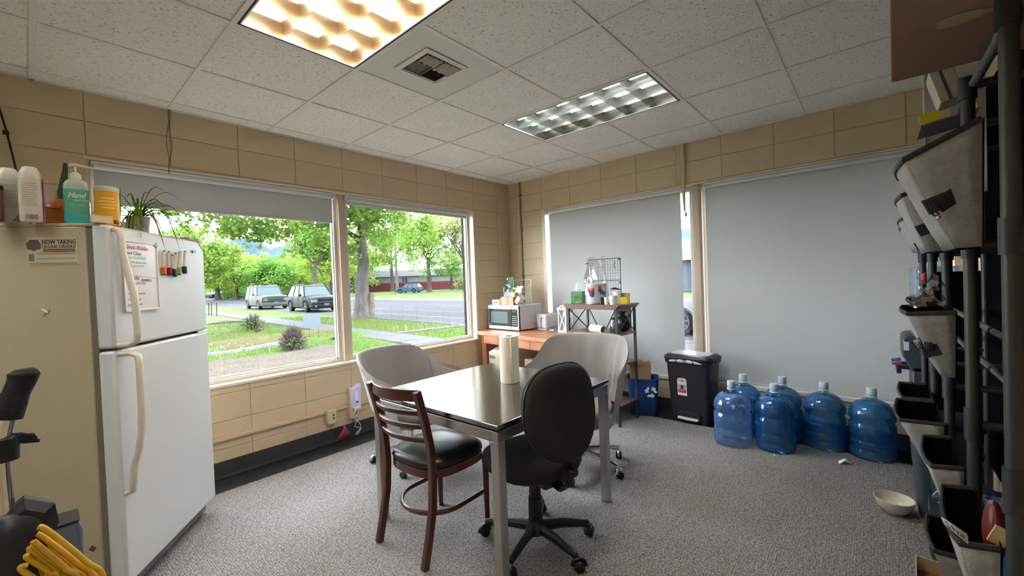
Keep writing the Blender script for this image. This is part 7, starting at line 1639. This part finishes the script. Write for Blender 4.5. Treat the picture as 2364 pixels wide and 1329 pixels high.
# middle tier
M1 = pocket(-2.12, -1.76, 1.178, 1.185, -3.690, .955, -3.775)
pocket(-1.60, -1.25, 1.185, 1.19, -3.730, 1.02, -3.78, tagp=False)
# lower tier, seen from above
pocket(-1.34, -.98, .695, .700, -3.700, .52, -3.77, tagp=False)
pocket(-1.75, -1.38, .695, .700, -3.676, .46, -3.78, .01, tagp=False)
pocket(-2.24, -1.92, .690, .700, -3.735, .44, -3.80, .015, tagp=False)
L4 = pocket(-2.74, -2.40, .690, .700, -3.745, .42, -3.80, .02, tagp=False)
pocket(-2.22, -1.95, .40, .40, -3.74, .22, -3.79, tagp=False)
# label holder (loop with a clip) and printed tags
def loc_r(px, py, X): q = onx(px, py, X); return Vector((float(q[0])+1.7, float(q[1])-RKY, float(q[2])))
fr0 = [loc_r(x, y, -2.645) for x, y in ((2130, 462), (2140, 461), (2150, 478), (2168, 495), (2158, 498), (2146, 490))]
obj('label_ring', MB().tube(fr0, .0022, 6, closed=True), BLACK, U1); c = loc_r(2167, 501, -2.645); obj('ring_clip', MB().ball(c, .005, 5), CHROME, U1)
q4 = [loc_r(x, y, -2.64) for x, y in ((2150, 463), (2195, 435), (2208, 470), (2175, 490))]; obj('strap_patch', MB().add(q4, [(0, 1, 2, 3)]), mat('patch_black', (.012, .012, .012), .9), U1, solid=.003)
q4 = [loc_r(x, y, -2.14) for x, y in ((2106, 786), (2122, 779), (2131, 798), (2119, 807))]; tg = obj('white_tag', MB().add(q4, [(0, 1, 2, 3)]), mat('tag_cream', (.42, .40, .34), .6), M1, solid=.002)
obj('tag_border', MB().tube(q4, .0020, 5, closed=True), BLACK, tg); q5 = [loc_r(x, y, -2.145) for x, y in ((2112, 789), (2117, 797), (2122, 788), (2126, 798))]; obj('tag_letter', MB().tube(q5, .0018, 4), BLACK, tg)
q4 = [loc_r(x, y, -2.13) for x, y in ((2131, 788), (2153, 790), (2156, 808), (2137, 808))]; obj('strap_patch', MB().add(q4, [(0, 1, 2, 3)]), mat('patch_grey', (.055, .05, .055), .9), M1, solid=.003)
# banner tag with the letters Sha... on the lower pocket
bq = [loc_r(x, y, -2.765) for x, y in ((2170, 1188), (2234, 1232), (2236, 1258), (2180, 1212))]
bn = thing('name_banner', 'white banner tag with dark outlined letters Sha hanging on a lower fabric pocket', 'tag', bq[0]+Vector((-1.7, RKY, 0)), 0)
o0 = bq[0]; bw0 = [v-o0 for v in bq]
obj('banner', MB().add([bw0[0], bw0[1], bw0[2], bw0[3]], [(0, 1, 2, 3)]), mat('banner_white', (.62, .62, .66), .5), bn, solid=.0015)
obj('banner_edge', MB().tube(bw0, .0016, 4, closed=True), mat('ink_navy', (.02, .015, .06), .6), bn)
ux = (bw0[1]-bw0[0]); uy = (bw0[0]-bw0[3]); Mt = Matrix((( ux.normalized().x, uy.normalized().x, 0, 0), (ux.normalized().y, uy.normalized().y, 0, 0), (ux.normalized().z, uy.normalized().z, 0, 0), (0, 0, 0, 1)))
nrm = ux.cross(uy).normalized()
tx = text('banner_text', 'Sha', 1, mat('ink_navy', (.02, .015, .06)), bn, (0, 0, 0), (0, 0, 0), ext=0.0); xs = [v.co.x for v in tx.data.vertices]; wX = max(xs)
Mt = Matrix(((ux.x*.72/wX, uy.x*.9, nrm.x, 0), (ux.y*.72/wX, uy.y*.9, nrm.y, 0), (ux.z*.72/wX, uy.z*.9, nrm.z, 0), (0, 0, 0, 1)))
camdir = (Vector(CAM)-bn.location).normalized(); sgn = 1 if nrm.dot(camdir) > 0 else -1
offv = bw0[3]+ux*.08+uy*.15+nrm*sgn*.0022
for v in tx.data.vertices: v.co = Mt.to_3x3() @ v.co + offv
# things in and around the rack
t = thing('red_note', 'small red paper square pinned between the far rack posts', 'note', Vector(onx(2133, 640, -1.30)), 0); q4 = [Vector(onx(x, y, -1.30))-t.location for x, y in ((2124, 634), (2137, 628), (2142, 652), (2131, 656))]; obj('note_paper', MB().add(q4, [(0, 1, 2, 3)]), mat('note_red', (.62, .06, .06), .6), t, solid=.002); obj('note_pin', MB().ball(q4[1], .003, 4), BLACK, t)
t = thing('beige_cup', 'beige cup with a dark rim in the middle pocket of the far rack', 'cup', Vector(onx(2128, 712, -1.50)), 0); t.location.z = 1.155; obj('cup_wall', MB().lathe([(.018, -.02), (.028, .035), (.030, .035)], 20), mat('cup_beige', (.30, .23, .17), .7), t); obj('cup_band', MB().lathe([(.0285, .030), (.031, .034), (.031, .046), (.0285, .046)], 20, cap=False), BND, t)
t = thing('clear_wrapper', 'crumpled clear plastic wrapper sticking out of the middle pocket', 'wrapper', (-1.93, -3.76, 1.185), 0)
rw = random.Random(3); obj('film', MB().grid(lambda i, j: (.02*math.sin(i*1.3+j), -.04+.016*i+.004*math.sin(j*2), .0+.014*j*(1+.5*math.sin(i*.9))+.006*math.sin(i*2.1+j*1.7)), 7, 7), glass_mat('wrapper_film', (.80, .82, .84), .22), t, ang=20); obj('film_fold', MB().tube([(0, -.035, .01), (.01, 0, .05), (.0, .03, .085)], .003, 5), mat('film_edge', (.4, .4, .38), .3), t)
t = thing('red_pouch', 'dark red pouch with a cream diamond inside the near low fabric pocket', 'pouch', Vector(onx(2320, 1235, -2.60)), 0); t.location = (-2.66, -3.81, .70); obj('pouch_body', MB().ball((0, 0, .0), .04, 7, 1, .5, 1.9), mat('pouch_dark_red', (.12, .01, .008), .4), t); obj('cream_diamond', MB().box(-.043, -.036, -.014, .014, -.012, .030, Matrix.Rotation(R(20), 4, 'X')), mat('diamond_cream', (.50, .38, .16), .6), t)
t = thing('large_blue_bottle', 'blue water bottle standing inside the bottom of the rack', 'water bottle', (-1.5, -3.90, 0), 0)
obj('shell', MB().lathe([(.001, .01), (.12, .0), (.128, .03), (.128, .30), (.09, .36), (.03, .40)], 32, cap=False), SHELL, t); obj('water', MB().lathe([(.001, .012), (.12, .015), (.123, .03), (.123, .28), (.001, .28)], 32, cap=False), WATER, t)
db = thing('storage_drum', 'dark slate blue plastic bin standing under the far rack pockets beside the dispenser', 'bin', (-.98, -3.868, 0), 0); SLT = mat('drum_slate', (.045, .065, .085), .5)
obj('bin_wall', tub([(.11, .10, .035, 0), (.115, .105, .035, .02), (.15, .135, .04, .50), (.152, .137, .04, .52)]), SLT, db); obj('bin_rim', tub([(.156, .142, .042, .505), (.158, .144, .042, .525)], True, .01), mat('drum_rim', (.02, .025, .03), .5), db)
cbx = thing('cardboard_box', 'small open cardboard box on the floor at the foot of the near rack post', 'box', (-2.02, -3.70, 0), R(-3))
KL = mat('kraft_light', (.50, .36, .24), .8, noise=.06, nscale=7)
for nm, b in (('box_side', (0, .004, -.17, .0)), ('box_side', (.26, .264, -.17, .0)), ('box_side', (0, .264, -.004, 0)), ('box_side', (0, .264, -.17, -.166))): obj(nm, MB().box(b[0], b[1], b[2], b[3], 0, .13), KL, cbx)
obj('box_bottom', MB().box(0, .264, -.17, 0, 0, .003), KL, cbx); obj('packing_paper', MB().box(.01, .255, -.16, -.01, .06, .075), mat('paper_brown', (.22, .10, .04), .8, bump=.6, bscale=20), cbx)
# large brown carton on top of the rack, white slotted bracket and small boxes behind it
bgx = -2.40; bl = onx(2058, 190, bgx); by0 = float(bl[1])
bb = thing('large_carton', 'large dark brown cardboard carton lying on top of the rack at the top right', 'box', (bgx, by0, 1.906), R(-1.7))
BRK = mat('carton_dark_brown', (.27, .155, .105), .85, noise=.05, nscale=5)
obj('carton_body', MB().box(-.80, 0, -.42, 0, 0, .36), BRK, bb, bevel=.003); obj('bottom_flap', MB().box(-.79, -.006, -.41, -.214, -.0025, 0), BRK, bb); obj('bottom_flap', MB().box(-.79, -.006, -.206, -.008, -.0025, 0), BRK, bb)
hq = onz(2215, 45, 1.902); hv = Matrix.Rotation(R(1.7), 3, 'Z') @ (Vector((float(hq[0]), float(hq[1]), 0))-Vector((bgx, by0, 0)))
obj('hand_hole_glow', MB().prism([(hv.x+.030*math.cos(a), hv.y+.045*math.sin(a)*(1+.2*math.sin(3*a))) for a in [2*PI*k/20 for k in range(20)]], -.0034, -.0024), mat('glow_tan', (.38, .28, .16), .8), bb)  # lighter tan ellipse paints the glow at the carton's hand hole
sbx = thing('slotted_bracket', 'white steel panel with rounded slots standing behind the brown carton', 'panel', (-1.90, float(onx(2131, 250, -1.90)[1]), 1.60), 0)
pw = .16; m = MB(); ph = .55
# panel with two real slots: built from strips (local -Y to the right)
s0_, s1_ = .036, .070
sl = [(.10, .17), (.245, .335)]
m.box(0, .003, -s0_, 0, 0, ph); m.box(0, .003, -pw, -s1_, 0, ph); zp = 0
for a, b in sl: m.box(0, .003, -s1_, -s0_, zp, a); zp = b
m.box(0, .003, -s1_, -s0_, zp, ph)
obj('steel_panel', m, mat('panel_steel_white', (.80, .78, .82), .4), sbx)
for a, b in sl:
    for zc, sg in ((a, -1), (b, 1)):
        rr0 = (s1_-s0_)/2; pts = [(-s0_, zc)]+[(-(s0_+s1_)/2+rr0*math.cos(PI*k/8), zc-sg*(rr0-rr0*math.sin(PI*k/8))) for k in range(9)]+[(-s1_, zc)]
        # rounded ends: fillets in the slot corners
        for side in (0, 1):
            q_ = [(-s0_, zc)] + [(-(s0_+s1_)/2+rr0*math.cos(PI/2*k/4), zc-sg*(rr0-rr0*math.sin(PI/2*k/4))) for k in range(5)] if side == 0 else [(-s1_, zc)] + [(-(s0_+s1_)/2-rr0*math.cos(PI/2*k/4), zc-sg*(rr0-rr0*math.sin(PI/2*k/4))) for k in range(5)]
            obj('slot_corner', MB().prism(q_, 0, .003, 'x'), bpy.data.materials['panel_steel_white'], sbx)
obj('panel_edge', MB().box(-.012, .003, -.004, 0, 0, ph), WHT, sbx)
v = onx(2183, 210, -2.05); t = thing('striped_carton', 'white carton with a purple stripe on top of the rack behind the brown carton', 'box', (-2.05, float(onx(2172, 235, -2.05)[1]), 1.906), 0); t.rotation_euler = (R(-14), 0, 0)
obj('carton_body', MB().box(0, .12, -.06, 0, 0, .12), mat('carton_offwhite', (.58, .52, .44), .5), t, bevel=.002); obj('purple_stripe', MB().box(-.001, 0, -.030, -.022, 0, .12), mat('stripe_purple', (.10, .06, .22), .5), t)
v = onx(2125, 290, -2.10); t = thing('yellow_tray', 'bright yellow card tray poking out over the rack top', 'tray', (-2.10, float(v[1]), float(v[2])), 0); t.rotation_euler = (R(-10), 0, 0)
obj('tray_front', MB().box(0, .003, -.055, 0, 0, .035), mat('tray_yellow', (.75, .66, .02), .5), t, bevel=.001); obj('tray_base', MB().box(0, .20, -.14, 0, -.006, 0), mat('tray_grey', (.12, .12, .13), .6), t); obj('tray_side', MB().box(0, .20, -.14, -.136, 0, .03), mat('tray_yellow', (.75, .66, .02)), t)
